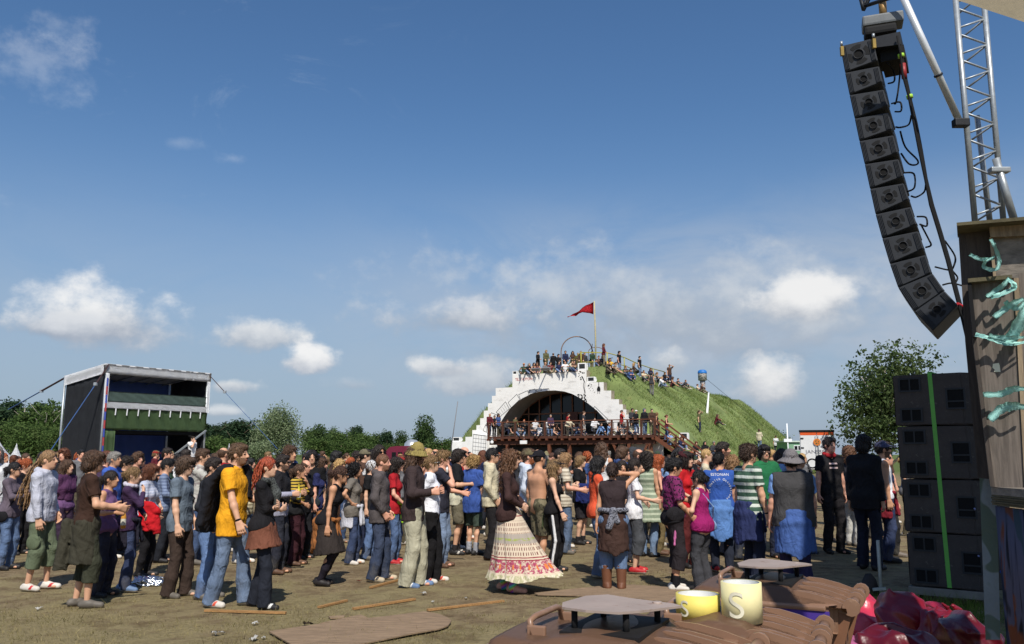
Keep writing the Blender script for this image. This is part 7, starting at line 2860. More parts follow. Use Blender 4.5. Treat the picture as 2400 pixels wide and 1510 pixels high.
b.tube([(0, .05, .0), (.06, .08, .14), (.14, .1, .0)], [.10, .13, .06], 8)
p = gnd(2035, 1398)
setp(b.build('rubble_sack', [mat('dark_canvas', (62, 56, 52), .9, .2, 5, .5, 10)], None, tuple(p)), 'dark lump of canvas lying behind the pink sack', 'canvas')
# boards, laths and litter on the ground
BOARD = mat('grey_brown_board', (140, 118, 94), .9, .12, 2, .2, 10, 0, 'wood', None, (1, 9, 9))
STICK = mat('raw_lath', (164, 124, 78), .85, .2, 4, .2, 20, 0, 'wood', None, (2, 14, 14))
def on_ground(X, Y):
 p = gnd(X, Y)
 p[2] = float(gz(p[0], p[1])) + .006
 return p
def board(px, label, th=.012, m=BOARD):
 P = [on_ground(*q) for q in px]
 c = sum(P) / len(P)
 b_ = MB()
 zz = max(p[2] for p in P)
 b_.prism([(p[0] - c[0], p[1] - c[1], .004 * math.sin(i * 2)) for i, p in enumerate(P)], (0, 0, th))
 setp(b_.build('board', [m], None, (c[0], c[1], zz + .004)), label, 'board')
board([(630, 1488), (700, 1478), (800, 1462), (900, 1452), (995, 1441), (1030, 1446), (1052, 1456), (1058, 1464), (1050, 1474), (1030, 1481), (960, 1495), (900, 1507), (830, 1520), (690, 1524)], 'large brown board with one rounded end lying on the grass, nearest')
board([(752, 1466), (845, 1447), (862, 1453), (800, 1462)], 'small brown board end behind the large rounded board')
board([(770, 1451), (808, 1449), (806, 1453), (774, 1455)], 'short flat wood offcut behind the large rounded board')
board([(1252, 1396), (1330, 1388), (1420, 1378), (1480, 1376), (1560, 1382), (1640, 1392), (1600, 1420), (1480, 1408), (1350, 1402), (1260, 1399)], 'large brown board lying between the boots and the bins')
def stick(X0, Y0, X1, Y1, w, label):
 a_, c_ = on_ground(X0, Y0), on_ground(X1, Y1)
 b_ = MB()
 b_.bar((0, 0, .012), tuple(c_ - a_ + np.array([0, 0, .012])), w, .022)
 setp(b_.build('lath', [STICK], None, tuple(a_)), label, 'lath', 'laths lying on the ground')
stick(480, 1437, 670, 1442, .045, 'lath lying level below the striped-shoe woman with red dreadlocks')
stick(747, 1428, 812, 1411, .04, 'short lath behind the large board, left of two parallel ones')
stick(828, 1431, 972, 1408, .045, 'long lath slanting up towards the man in the bucket hat')
stick(868, 1380, 935, 1364, .04, 'lath lying at the feet of the man in the bucket hat')
stick(1002, 1434, 1180, 1413, .045, 'pale long lath between the large rounded board and the long skirt')
def litter(X, Y, w, label, m, seed):
 p = on_ground(X, Y)
 r = random.Random(seed)
 b_ = MB()
 g_ = [[((i - 2) * w / 4 + r.uniform(-.1, .1) * w, (j - 1.5) * w / 5, .01 + r.uniform(0, .35) * w) for j in range(4)] for i in range(5)]
 b_.sheet(g_, .002)
 setp(b_.build('litter_scrap', [m], None, tuple(p), (0, 0, r.uniform(0, 6))), label, 'litter', 'scraps of litter')
PAP = mat('white_paper', (222, 220, 214), .8, .06)
for X, Y, w, lb in ((598, 1466, .07, 'upright white scrap of paper on the grass below the yellow T-shirt man'), (505, 1491, .09, 'white paper scrap near the lower edge, left of another'), (522, 1488, .06, 'small white paper scrap right beside a larger one'), (594, 1504, .10, 'crumpled white scrap at the lower edge of the grass'), (618, 1500, .05, 'tiny white scrap at the lower edge of the grass'), (992, 1396, .08, 'crumpled silver wrapper between the bucket hat man and the long skirt'), (1014, 1414, .05, 'little white scrap above the pale long lath'), (92, 1431, .07, 'small cream scrap left of the grey shoes'), (1092, 1406, .05, 'small yellowish scrap beside the pale long lath')):
 litter(X, Y, w, lb, PAP, int(X))
litter(842, 1364, .06, 'small red scrap behind the black-dressed dancer', mat('red_scrap', (170, 50, 40), .7), 3)
litter(722, 1468, .10, 'dark leaf-like scrap behind the large rounded board', mat('dark_scrap', (60, 48, 36), .9), 4)
p = on_ground(346, 1371)
V, Q = sdf_mesh([ell((-.10, 0, .03), (.10, .10, .07), .05), ell((.03, .02, .03), (.12, .11, .08), .05), ell((.14, 0, .02), (.08, .09, .06), .05)], .008, bumpy(.016, 52, 9), [(V3(0, 0, 0), V3(0, 0, -1))])
o = link('foil_sheet', np_mesh('foil_sheet', V, Q, mat('silver_foil', (190, 196, 206), .22, .1, 9, .8, 34, .95)), None, tuple(p))
setp(o, 'crumpled silver foil sheet on the ground by the brown trousers', 'foil')
# the people nearest to the camera, one by one
F = fabric
DEN = lambda c: F(c, 'denim')
DARKJ, MIDJ, LITEJ = (40, 46, 62), (70, 84, 108), (104, 120, 142)
BLK, NVY = (27, 26, 29), (34, 36, 52)
SH = dict(white=((206, 200, 190), (188, 178, 160)), black=((34, 32, 32), (60, 56, 52)), grey=((100, 94, 86), (120, 112, 100)), brown=((92, 66, 48), (60, 48, 38)), blue=((98, 122, 156), (150, 146, 140)), beige=((186, 172, 146), (190, 182, 166)), red=((176, 36, 40), (210, 204, 194)))
GA, GB = ((.10, .05), (-.10, -.06)), ((.10, -.07), (-.10, .06))
STEP = ((.09, .16), (-.09, -.16))
STEP2 = ((.09, -.16), (-.09, .16))
P1 = person('person with a long blond dreadlock tail in a pale grey hoodie and green cropped trousers', (84, 1383, 1058), 90, ('dreadtail', (124, 96, 66)), top=('hoodie', F((176, 178, 190))), hem=-.09, bot=('capri', F((96, 106, 84)), .012), shoes=SH['white'], shoeband=(186, 40, 44), arms=('pocket', 'loose'), feet=GB, skin=0, W=1.02, ex=[('pocketflap', F((88, 98, 76)), 1)])
P2 = person('person in a dark brown T-shirt with a dark olive coat tied low round the waist', (188, 1424, 1060), 118, ('mop', (70, 50, 36)), top=('tee', F((56, 38, 30))), W=1.14, hem=-.045, bot=('capri', F((56, 58, 46)), .02), shoes=SH['grey'], arms=('bent', 'bent'), feet=GA, ex=[('wrap', F((58, 56, 46)), .46)], twist=-.1)
person('person with spectacles and a black shoulder bag over a purple-grey sweater, leftmost in front', (10, 1335, 1085), 88, ('pony', 'black'), sex='f', gl='clear', top=('long', F((92, 82, 92))), bot=('jeans', DEN((84, 104, 136))), shoes=SH['black'], arms=('fwd', 'clap'), ex=[('bag', F(BLK), -1, -.02)])
person('red-haired person in a black top looking down beside the dreadlocked hoodie wearer', (40, 1300, 1076), 80, ('bun', 'ginger'), sex='f', skin=1, top=('three', F((30, 28, 30))), bot=('trousers', F(BLK)), shoes=SH['black'], arms=('waist', 'clap'), hp=.3)
person('person with long brown hair in a purple tank top and plum cardigan', (138, 1318, 1080), 75, ('long', 'brown'), sex='f', skin=1, top=('tank', F((104, 74, 112))), bot=('trousers', F((54, 40, 58))), shoes=SH['black'], arms=('down', 'down'), ex=[('shawl', F((78, 46, 76)))])
person('smiling person with dark tied-back hair in a purple vest beside the brown T-shirt', (236, 1398, 1105), 88, ('pony', 'dark'), sex='f', skin=2, top=('tank', F((108, 78, 116))), bot=('jeans', DEN(NVY)), shoes=SH['black'], arms=('down', 'hold'))
pA, kA, _ = person('grey-haired person in a plain blue T-shirt and dark olive trousers', (248, 1312, 1061), 88, ('short', 'grey'), skin=2, top=('tee', F((62, 92, 168))), loose=.012, bot=('trousers', F((58, 62, 52))), shoes=SH['white'], arms=('down', 'loose'))
person('dark-haired person with sunglasses in black, chin lowered, behind the blue T-shirt', (278, 1300, 1070), 86, ('messy', 'dark'), gl='sun', top=('tee', F((30, 30, 32))), bot=('jeans', DEN(DARKJ)), shoes=SH['black'], arms=('down', 'pocket'), hp=.2)
person('blond person in a plum sweater with a white collar, one hand on the shoulder', (290, 1385, 1096), 95, ('bun', 'dirty'), sex='f', skin=1, top=('long', F((62, 44, 72))), bot=('jeans', DEN((48, 58, 86))), shoes=SH['blue'], arms=('waist', 'shoulder'), feet=GA, hp=.12, ex=[('tied', F((34, 33, 44)), .34), ('scarf', F((190, 186, 198)))])
P3 = person('person with a brown bob in a pale striped blouse carrying a bright red jacket', (334, 1352, 1090), 88, ('bob', 'chest'), sex='f', skin=1, top=('shirt', F((186, 190, 204), 'stripe', (168, 176, 196), 26.0)), bot=('slim', F(BLK)), shoes=SH['black'], arms=('waist', 'low'), hp=.15, ex=[('armcloth', F((186, 28, 36)), 1)])
person('person with a bulky black backpack and dark hair seen partly from behind', (374, 1318, 1076), 105, ('tight', 'black'), top=('long', F((124, 138, 164), 'stripe', (98, 110, 138), 20.0)), bot=('trousers', F((32, 34, 40))), shoes=SH['black'], arms=('bent', 'bent'), ex=[('backpack', F((34, 38, 42)))], hp=.2)
person('person with untidy brown hair in a grey-blue T-shirt and brown cords', (412, 1400, 1072), 84, ('mop', (72, 54, 40)), skin=1, gl='clear', top=('tee', F((98, 110, 122))), bot=('trousers', F((62, 50, 44)), .02), shoes=SH['grey'], arms=('pocket', 'loose'), feet=GB, hp=.12, ex=[('bag', F((40, 40, 44)), 1, .06)])
person('person lifting a drink to the mouth in a pale grey printed T-shirt and blue jeans', (458, 1322, 1054), 90, ('short', 'brown'), top=('tee', F((176, 174, 166), 'speckle', (150, 140, 138), 14.0)), loose=.01, bot=('jeans', DEN((62, 78, 108))), shoes=SH['grey'], arms=('hold', 'mouth'))
person('person in light blue jeans standing half hidden by the yellow T-shirt', (480, 1404, 1075), 86, ('short', 'dark'), top=('long', F((40, 42, 48))), bot=('jeans', DEN((92, 116, 156))), shoes=SH['grey'], arms=('down', 'pocket'))
P4 = person('tall bearded person in a bright yellow T-shirt and faded jeans, black jacket over the shoulder', (534, 1423, 1042), 84, ('short', (84, 62, 42)), beard=True, top=('tee', F((224, 158, 34))), loose=.010, hem=-.19, bot=('jeans', DEN((98, 114, 138)), .018), shoes=SH['white'], shoeband=(200, 80, 60), arms=('bent', 'swing'), feet=STEP2, lean=.02, W=1.0, ex=[('drape', F((30, 31, 37)), 0), ('band', F(BLK), 1)], grips=(None, None))
person('dark-haired person in a cream striped top glancing towards the stage', (563, 1320, 1080), 70, ('pony', 'dark'), sex='f', skin=2, top=('tee', F((206, 196, 164), 'stripe', (150, 138, 110), 16.0)), bot=('jeans', DEN(MIDJ)), shoes=SH['white'], arms=('down', 'hold'), hp=-.1)
P5 = person('person with red dreadlocks, black top, arms crossed, and a rust-brown skirt over dark trousers', (608, 1426, 1074), 88, ('reddreads', (140, 62, 36)), sex='f', skin=1, top=('three', F((28, 27, 30))), hem=-.02, bot=('jeans', F((34, 37, 46)), .02), skirt=(.05, .235, .185, F((112, 70, 54)), (0, -.02)), shoes=SH['black'], shoeband=(206, 206, 202), arms=('crossed', 'crossed2'), feet=((.11, .10), (-.11, -.10)), ex=[('scarf', F((74, 78, 76), 'speckle', (36, 36, 38), 60.0), 1.0)])
person('bearded person in sunglasses and a black vest over grey sleeves holding a yellow bottle', (648, 1345, 1068), 88, ('short', 'dark'), gl='sun', beard=True, top=('long', F((150, 150, 166))), bot=('jeans', DEN((36, 38, 48))), shoes=SH['brown'], arms=('hold', 'hold'), ex=[('shawl', F((34, 33, 36)))])
person('tall curly-haired person in a black jacket turned towards the camera', (666, 1322, 1046), 62, ('messy', 'brown'), skin=2, top=('jacket', F((31, 30, 33))), bot=('trousers', F((30, 30, 34))), shoes=SH['brown'], arms=('down', 'pocket'))
person('person wrapped in a yellow and black striped knitted shawl', (690, 1325, 1090), 86, ('pony', 'brown'), sex='f', skin=2, top=('three', F((30, 30, 32))), bot=('trousers', F((58, 30, 36))), shoes=SH['brown'], arms=('chin', 'waist'), ex=[('shawl', F((186, 156, 62), 'stripe', (40, 36, 30), 22.0))])
person('balding person in a plain black T-shirt, head bowed', (705, 1310, 1079), 75, ('fringe', 'brown'), skin=3, top=('tee', F((26, 26, 28))), bot=('trousers', F((34, 34, 38))), shoes=SH['black'], arms=('down', 'down'), hp=.2)
person('long-haired person in a black printed T-shirt facing the camera', (724, 1298, 1058), 12, ('long', 'black'), skin=0, top=('tee', F((24, 24, 26))), bot=('jeans', DEN(DARKJ)), shoes=SH['black'], arms=('down', 'down'))
person('person with wavy brown hair in a navy T-shirt and black neck scarf', (742, 1297, 1076), 84, ('bob', 'brown'), sex='f', skin=3, top=('tee', F((42, 46, 84))), bot=('jeans', DEN((36, 42, 60))), shoes=SH['grey'], arms=('down', 'down'), ex=[('scarf', F((28, 28, 30))), ('bag', F((44, 50, 54)), -1, .05)])
P6 = person('dancing person in a black sleeveless top and brown skirt, tan jacket tied at the waist', (762, 1371, 1093), 84, ('bun', (66, 42, 30)), sex='f', skin=2, gl='sun', top=('tank', F((26, 25, 28))), bot=('tights', F((34, 30, 40))), skirt=(.06, .42, .20, F((50, 44, 42)), (.0, -.05)), shoes=((40, 36, 36), (52, 48, 46)), arms=('loose', 'loose'), lean=.26, feet=((.09, .10), (-.09, .06)), crouch=.05, hp=.1, ex=[('tied', F((150, 96, 54)), .44)])
person('black curly-haired person, hand on hip, in grey T-shirt with white jacket at waist', (824, 1323, 1085), 84, ('bigcurly', 'black'), sex='f', skin=2, top=('tee', F((112, 106, 98))), bot=('jeans', DEN((52, 64, 92)), .012), shoes=SH['white'], arms=('down', 'hip'), ex=[('tied', F((190, 190, 198)), .30)])
person('person wearing a white patterned headscarf and a black top', (862, 1312, 1080), 84, ('tight', 'brown'), hat=('headscarf', F((212, 212, 210), 'speckle', (150, 150, 156), 50.0)), sex='f', skin=1, top=('tee', F((28, 28, 30))), bot=('jeans', DEN((86, 108, 146)), .01), shoes=SH['grey'], arms=('down', 'down'))
person('tall long-haired person in dark sunglasses rising above the crowd', (882, 1296, 1046), 40, ('long', 'dark'), gl='sun', skin=2, top=('tee', F((40, 40, 42))), bot=('jeans', DEN(DARKJ)), shoes=SH['black'], arms=('down', 'down'))
person('stubbly person in a charcoal grey hoodie and dark jeans, hands in the pockets', (886, 1362, 1066), 88, ('buzz', (98, 66, 44)), skin=3, beard=True, top=('hoodie', F((84, 78, 78))), hem=-.15, bot=('jeans', DEN((52, 62, 84)), .015), shoes=SH['beige'], shoeband=(60, 54, 50), arms=('pocket', 'pocket'), feet=GB, hp=.05, W=1.02)
person('person in a dark red T-shirt with a lime green cloth at the hips', (920, 1322, 1074), 86, ('bob', 'dark'), sex='f', skin=3, top=('tee', F((164, 32, 40))), bot=('jeans', DEN((76, 96, 130))), shoes=SH['red'], arms=('down', 'low'), hp=.3, ex=[('tied', F((150, 196, 52)), .18)])
P7 = person('bearded person in an olive bucket hat, dark brown hoodie and wide pale khaki trousers', (966, 1377, 1044), 86, ('midlong', 'brown'), hat=('bucket', F((142, 128, 76))), skin=3, beard=True, top=('hoodie', F((58, 47, 47))), hem=-.13, bot=('baggy', F((170, 166, 144)), .01), shoes=SH['blue'], shoeband=(206, 206, 204), arms=('hold', 'hold'), feet=GB, W=1.05, hp=.1)
person('blond person with a bun and sunglasses in a white long-sleeved top and black trousers', (1008, 1366, 1068), 88, ('bun', 'dirty'), sex='f', gl='sun', skin=1, top=('shirt', F((226, 228, 236))), hem=.0, loose=.01, bot=('trousers', F((26, 25, 27)), .02), under=None, shoes=SH['white'], shoeband=(180, 60, 40), arms=('down', 'behind'), lean=-.05, feet=GB)
person('person in sunglasses and a dark T-shirt with a cup raised in front', (1032, 1330, 1057), 82, ('messy', 'dirty'), gl='sun', skin=3, top=('tee', F((44, 44, 54))), bot=('jeans', DEN((110, 126, 150))), shoes=SH['brown'], arms=('bent', 'chin'))
P8 = person('person in a black and cream layered shirt and khaki shorts holding a dark bottle', (1068, 1300, 1055), 92, ('mop', 'dark'), top=('tee', F((196, 192, 168))), bot=('shorts', F((104, 98, 80))), shoes=SH['black'], shoeband=(190, 186, 178), socks=((44, 40, 42), .22), arms=('down', 'hold'), ex=[('shawl', F((26, 26, 28))), ('pocketflap', F((96, 90, 74)), 1)])
person('curly blond person in a loose royal blue shirt and green shorts seen from behind', (1106, 1301, 1068), 140, ('curly', (156, 124, 78)), top=('shirt', F((58, 84, 150))), loose=.012, hem=-.20, bot=('shorts', F((70, 82, 72))), shoes=SH['black'], socks=((150, 152, 158), .35), arms=('down', 'loose'))
person('spectacled person in a cream hooded sweater and black trousers', (1150, 1312, 1052), 86, ('tight', 'black'), gl='clear', top=('hoodie', F((196, 186, 158))), bot=('trousers', F((34, 32, 34)), .01), shoes=SH['brown'], arms=('pocket', 'pocket'))
P9 = person('person with long wavy brown hair, brown top and a long cream patterned skirt blown sideways', (1192, 1386, 1058), 80, ('longwavy', (92, 64, 44)), sex='f', skin=1, top=('long', F((58, 40, 38))), hem=-.06, W=1.1, bot=None, skirt=None, shoes=((214, 160, 138), (214, 160, 138)), arms=('waist', 'waist'), feet=((.10, .08), (-.10, -.08)))
person('person in a khaki peaked cap and pale grey hoodie with a ginger beard', (1236, 1325, 1052), 88, ('short', 'brown'), hat=('cap', F((104, 96, 72))), gl='sun', beard=(150, 86, 50), skin=3, top=('hoodie', F((188, 196, 208))), bot=('trousers', F((52, 50, 54))), shoes=SH['black'], arms=('pocket', 'pocket'))
P10 = person('bare-chested person in a black cap and camouflage shorts holding a beer bottle', (1262, 1336, 1056), 122, ('buzz', 'dark'), hat=('capback', F((28, 27, 32))), skin=2, bot=('shorts', F((116, 108, 86), 'camo', (84, 80, 62)), .02), shoes=SH['black'], arms=('down', 'hold'), ex=[('pouch', F((66, 74, 50)), -1), ('band', F(BLK), 1)], twist=-.15)
person('person in a black cap, black strapless top and striped track trousers, arm hanging', (1300, 1340, 1078), 76, ('straight', 'dirty'), hat=('cap', F((30, 29, 32))), sex='f', skin=1, top=('tank', F((26, 25, 27))), bot=('trousers', F((28, 27, 29))), shoes=SH['black'], arms=('down', 'swing'), ex=[('stripeleg', F((222, 222, 222)), 1), ('band', F((46, 40, 70)), 1)], hp=-.15)
person('person with long light brown hair in a cream striped T-shirt and blue jeans', (1325, 1298, 1064), 88, ('long', (140, 108, 74)), skin=3, top=('tee', F((202, 192, 172), 'stripe', (160, 148, 130), 16.0)), loose=.016, bot=('jeans', DEN((84, 100, 124)), .02), shoes=SH['grey'], arms=('bent', 'bent'))
person('boyish person in a black printed T-shirt with a navy jacket over the arm', (1360, 1276, 1070), 66, ('bowl' if False else 'mop', 'dirty'), skin=1, top=('tee', F((25, 25, 27))), bot=('shorts', F((38, 36, 40))), shoes=SH['black'], socks=((40, 38, 40), .2), arms=('down', 'bent'), ex=[('armcloth', F((36, 46, 98)), 1)])
person('black-haired person in a vivid orange hooded top and blue jeans', (1402, 1352, 1072), 92, ('straight', 'black'), sex='f', skin=1, top=('hoodie', F((206, 84, 54))), hem=-.06, bot=('jeans', DEN((92, 114, 146)), .02), shoes=SH['white'], arms=('bent', 'bent'))
person('person in brown boots, hand at the ear, brown jacket tied at the waist', (1440, 1384, 1086), 176, ('bun', (54, 40, 34)), sex='f', skin=2, W=1.08, top=('vest', F((52, 42, 44))), hem=.0, bot=('capri', DEN((92, 112, 142)), -.012), boots=True, shoes=((106, 66, 44), (84, 54, 38)), arms=('down', 'ear'), ex=[('tied', F((64, 46, 40)), .40), ('belt', F((128, 130, 140), 'speckle', (44, 46, 56), 60.0))])
person('person with long brown hair in a white sleeveless shirt standing far back', (1412, 1262, 1040), 150, ('longwavy', 'brown'), skin=2, top=('tank', F((214, 214, 214))), bot=('jeans', DEN(MIDJ)), shoes=SH['black'], arms=('down', 'down'))
person('person in a white T-shirt, grey cropped trousers and red canvas shoes', (1490, 1342, 1076), 84, ('tight', 'dark'), sex='f', skin=1, top=('tee', F((222, 222, 224))), bot=('capri', F((72, 74, 78))), shoes=SH['red'], arms=('waist', 'bent'))
person('dark-haired person holding a telephone to the ear, facing the camera', (1461, 1318, 1082), 10, ('midlong', 'dark'), sex='f', skin=2, top=('tee', F((40, 36, 38))), bot=('jeans', DEN(DARKJ)), shoes=SH['black'], arms=('ear', 'down'))
person('balding person in a light blue shirt bending forward', (1482, 1300, 1053), 84, ('fringe', 'brown'), skin=3, top=('shirt', F((164, 184, 216))), bot=('trousers', F((66, 62, 60))), shoes=SH['brown'], arms=('bent', 'bent'), lean=.18, hp=.25)
person('curly black-haired person in a green and white diagonal striped dress over rolled jeans', (1520, 1305, 1060), 150, ('bigcurly', 'dark'), sex='f', skin=2, top=('tank', F((128, 140, 118), 'stripe', (176, 184, 160), 12.0)), bot=('jeans', DEN((104, 124, 150))), skirt=(.10, .36, .22, F((128, 140, 118), 'stripe', (176, 184, 160), 12.0), (0, 0)), shoes=SH['black'], arms=('down', 'down'))
person('person with long reddish hair and bare sunburnt shoulders', (1546, 1300, 1068), 86, ('long', 'ginger'), sex='f', skin=3, top=('tank', F((150, 78, 84))), bot=('trousers', F((112, 98, 68))), shoes=SH['brown'], arms=('fwd', 'bent'))
P11 = person('short-haired person in black with a purple-black scarf bag and baggy cropped trousers', (1582, 1384, 1076), 96, ('short', 'black'), sex='f', skin=2, top=('tank', F((30, 28, 31))), bot=('capri', F((40, 35, 38)), .0), socks=((26, 25, 28), .3), shoes=SH['white'], arms=('hold', 'low'), hp=.22, ex=[('pouch', F((190, 104, 152)), -1), ('bag', F((32, 30, 33)), -1, .12), ('shawl', F((120, 44, 92), 'speckle', (34, 28, 36), 38.0))])
P12 = person('person with a low black ponytail in a magenta sleeveless top and dark grey trousers', (1650, 1384, 1104), -128, ('bun', 'black'), sex='f', skin=1, gl='clear', W=1.06, top=('tank', F((150, 32, 98))), hem=-.07, bot=('trousers', F((62, 62, 66)), .02), shoes=SH['black'], arms=('hold', 'chin'), ex=[('bag', F((120, 150, 186)), -1, .04)])
person('person in a dark maroon knitted cap and a red top looking towards the camera', (1614, 1330, 1060), 40, ('bob', 'dark'), hat=('beret', F((66, 30, 34))), sex='f', skin=1, top=('tee', F((180, 30, 36))), bot=('trousers', F((84, 34, 34))), shoes=SH['black'], arms=('down', 'waist'))
P13 = person('person seen from behind in a blue T-shirt with white ring lettering', (1694, 1340, 1062), 172, ('short', 'black'), skin=2, W=1.14, top=('tee', F((50, 84, 156))), bot=('trousers', F((38, 42, 54))), shoes=SH['red'], arms=('mouth', 'down'), hy=.5, ex=[('tied', F((88, 126, 182)), .44)])
person('bare-shouldered person with dark sideburns rising above the curly-haired neighbour', (1700, 1300, 1038), 78, ('short', 'dark'), skin=3, beard=True, bot=('jeans', DEN(MIDJ)), shoes=SH['black'], arms=('down', 'down'))
person('person with long curly light brown hair and a pink strap, behind the striped polo shirt', (1724, 1312, 1070), 118, ('longwavy', (128, 96, 64)), sex='f', skin=3, top=('tank', F((160, 60, 110))), bot=('jeans', DEN(DARKJ)), shoes=SH['black'], arms=('down', 'down'))
P14 = person('dark-haired person in a green and white striped polo shirt, navy jacket tied at the waist', (1764, 1378, 1042), 112, ('messy', (58, 42, 32)), skin=0, W=1.02, top=('tee', F((64, 92, 76), 'stripe', (198, 206, 196), 11.0)), bot=('trousers', F((32, 38, 56))), shoes=SH['black'], arms=('down', 'loose'), ex=[('tied', F((42, 50, 88)), .36), ('band', F(BLK), 1)])
person('dark-haired person in a green printed T-shirt facing the camera', (1800, 1308, 1045), 8, ('mop', 'black'), gl='clear', skin=0, top=('tee', F((36, 104, 66))), loose=.012, bot=('jeans', DEN((40, 46, 66))), shoes=SH['black'], arms=('waist', 'down'))
P15 = person('broad person in a dark grey vest and grey sun hat, seen from behind', (1870, 1398, 1060), 172, ('short', 'dark'), hat=('sunhat', F((112, 108, 110))), skin=3, W=1.36, top=('vest', F((64, 63, 64))), loose=.012, under=('tee', F((122, 158, 212))), bot=('trousers', F((46, 42, 74)), .02), shoes=SH['brown'], arms=('loose', 'swing'), feet=GB, ex=[('tied', F((66, 92, 148)), .42), ('band', F(BLK), 1)])
person('person in a black T-shirt with red collar and pale chest stripes, facing the camera', (1956, 1297, 1026), 14, ('short', 'dark'), skin=3, top=('tee', F((30, 29, 31))), bot=('trousers', F((36, 33, 35))), shoes=SH['black'], arms=('down', 'down'), hy=-.1, ex=[('scarf', F((150, 34, 40)))])
person('person with curly brown hair and pale faded trousers behind the red-collared T-shirt', (2003, 1280, 1046), 120, ('bigcurly', (96, 66, 46)), sex='f', skin=1, top=('tee', F((58, 56, 60))), bot=('trousers', F((186, 184, 178))), shoes=SH['grey'], arms=('bent', 'bent'))
person('tall dark-haired person in a black jacket and dark trousers, standing in the shade', (2040, 1336, 1022), 135, ('mop', 'dark'), skin=2, W=.92, top=('jacket', F((34, 33, 35))), bot=('trousers', F((40, 42, 54)), .01), shoes=SH['black'], arms=('down', 'down'))
person('bearded person in a blue cap and white sports vest, next to the loudspeakers', (2082, 1318, 1034), 82, ('short', 'dark'), hat=('cap', F((76, 80, 108))), gl='sun', beard=True, skin=2, top=('tank', F((222, 222, 226))), bot=('jeans', DEN((44, 54, 82))), shoes=SH['black'], arms=('down', 'down'), ex=[('tied', F((120, 32, 44)), .3)])
def long_skirt(root, k):
 s = k['s']
 m = bpy.data.materials.new('printed_cotton')
 m.use_nodes = True
 t = NT(m.node_tree)
 bs = t.n['Principled BSDF']
 bs.inputs['Roughness'].default_value = .9
 bs.inputs['Specular IOR Level'].default_value = .15
 tc = t.new('ShaderNodeTexCoord')
 v = tc.outputs['Object']
 sp = t.new('ShaderNodeSeparateXYZ')
 t.l.new(v, sp.inputs[0])
 z = t.math('ADD', sp.outputs[2], t.math('MULTIPLY', t.noise(v, 4, 2), .02))
 at_ = t.math('ARCTAN2', sp.outputs[0], t.math('ADD', sp.outputs[1], .10))
 c = lin((206, 190, 168))
 row = t.math('FRACT', t.math('MULTIPLY', z, 17.0))
 colm = t.math('FRACT', t.math('ADD', t.math('MULTIPLY', at_, 9.0), t.math('MULTIPLY', t.math('FLOOR', t.math('MULTIPLY', z, 17.0)), .5)))
 mot = t.math('MULTIPLY', t.math('LESS_THAN', t.math('ABSOLUTE', t.math('SUBTRACT', row, .5)), .32), t.math('LESS_THAN', t.math('ABSOLUTE', t.math('SUBTRACT', colm, .5)), .17))
 band = lambda a, b_: t.math('MULTIPLY', t.math('GREATER_THAN', z, a), t.math('LESS_THAN', z, b_))
 m1 = t.math('MAXIMUM', band(.74, .90), band(.46, .62))
 c = t.mix(t.math('MULTIPLY', mot, m1), c, lin((112, 66, 62)))
 c = t.mix(t.math('MULTIPLY', band(.62, .74), .75), c, lin((150, 142, 136)))
 c = t.mix(t.math('MULTIPLY', band(.655, .685), t.ramp(t.noise(v, 30, 2), .4, .6)), c, lin((150, 160, 84)))
 for zc in (.955, .455, .425):
  c = t.mix(band(zc - .006, zc + .006), c, lin((140, 44, 56)))
 flow = t.math('FRACT', t.math('MULTIPLY', at_, 3.4))
 rr = t.math('SQRT', t.math('ADD', t.math('POWER', t.math('MULTIPLY', t.math('SUBTRACT', flow, .5), .30), 2.0), t.math('POWER', t.math('SUBTRACT', z, .345), 2.0)))
 c = t.mix(t.math('MULTIPLY', band(.27, .42), t.ramp(t.noise(v, 34, 3), .40, .56)), c, lin((162, 70, 96)))
 c = t.mix(t.math('LESS_THAN', rr, .034), c, lin((206, 120, 66)))
 c = t.mix(t.math('MULTIPLY', band(.10, .245), .6), c, t.mix(t.ramp(t.noise(t.mapping(v, (1, 1, .4)), 40, 2), .4, .6), lin((148, 156, 104)), lin((216, 210, 188))))
 t.put(bs.inputs['Base Color'], c)
 p0 = k['pel'] + V3(0, 0, .10 * s)
 nz, na = 46, 120
 g = []
 for j in range(nz + 1):
  q = j / nz
  zz = p0[2] * (1 - q) + .17 * q
  ex = .155 + .19 * q ** .9
  ey = .125 + .27 * q ** 1.05
  cx, cy = 0.0, -.16 * q ** 1.2
  row_ = []
  for i in range(na):
   a = 2 * math.pi * i / na
   pl = (math.sin(a * 9 + 1.6 * math.sin(q * 3 + a)) * .6 + math.sin(a * 17 + q * 4) * .35 + .3 * math.sin(a * 31))
   w = 1 + (.075 * q ** .8) * pl
   if q > .86:
    w += .05 * math.sin(a * 34) * (q - .86) / .14 + .05 * (q - .86) / .14
   ffront = max(0, -math.sin(a)) ** 2
   zf = zz + .05 * q * math.sin(a * 5 + 1) * .4 + (.05 * q * q) * ffront
   row_.append((cx + ex * w * math.cos(a), cy + ey * w * math.sin(a) * (1 + .25 * q * ffront), zf))
  g.append(row_)
 V = np.array(g).reshape(-1, 3)
 Q = []
 for j in range(nz):
  for i in range(na):
   a, b_ = j * na + i, j * na + (i + 1) % na
   Q.append((a, a + na, b_ + na, b_))
 link('skirt', np_mesh('skirt', V, np.array(Q), m), root)
 rb = bpy.data.materials.new('rainbow_knit')
 rb.use_nodes = True
 t = NT(rb.node_tree)
 tc = t.new('ShaderNodeTexCoord')
 sp = t.new('ShaderNodeSeparateXYZ')
 t.l.new(tc.outputs['Object'], sp.inputs[0])
 h = t.math('FRACT', t.math('MULTIPLY', t.math('ADD', sp.outputs[2], t.math('MULTIPLY', sp.outputs[1], .5)), 9.0))
 hs = t.new('ShaderNodeCombineColor', mode='HSV')
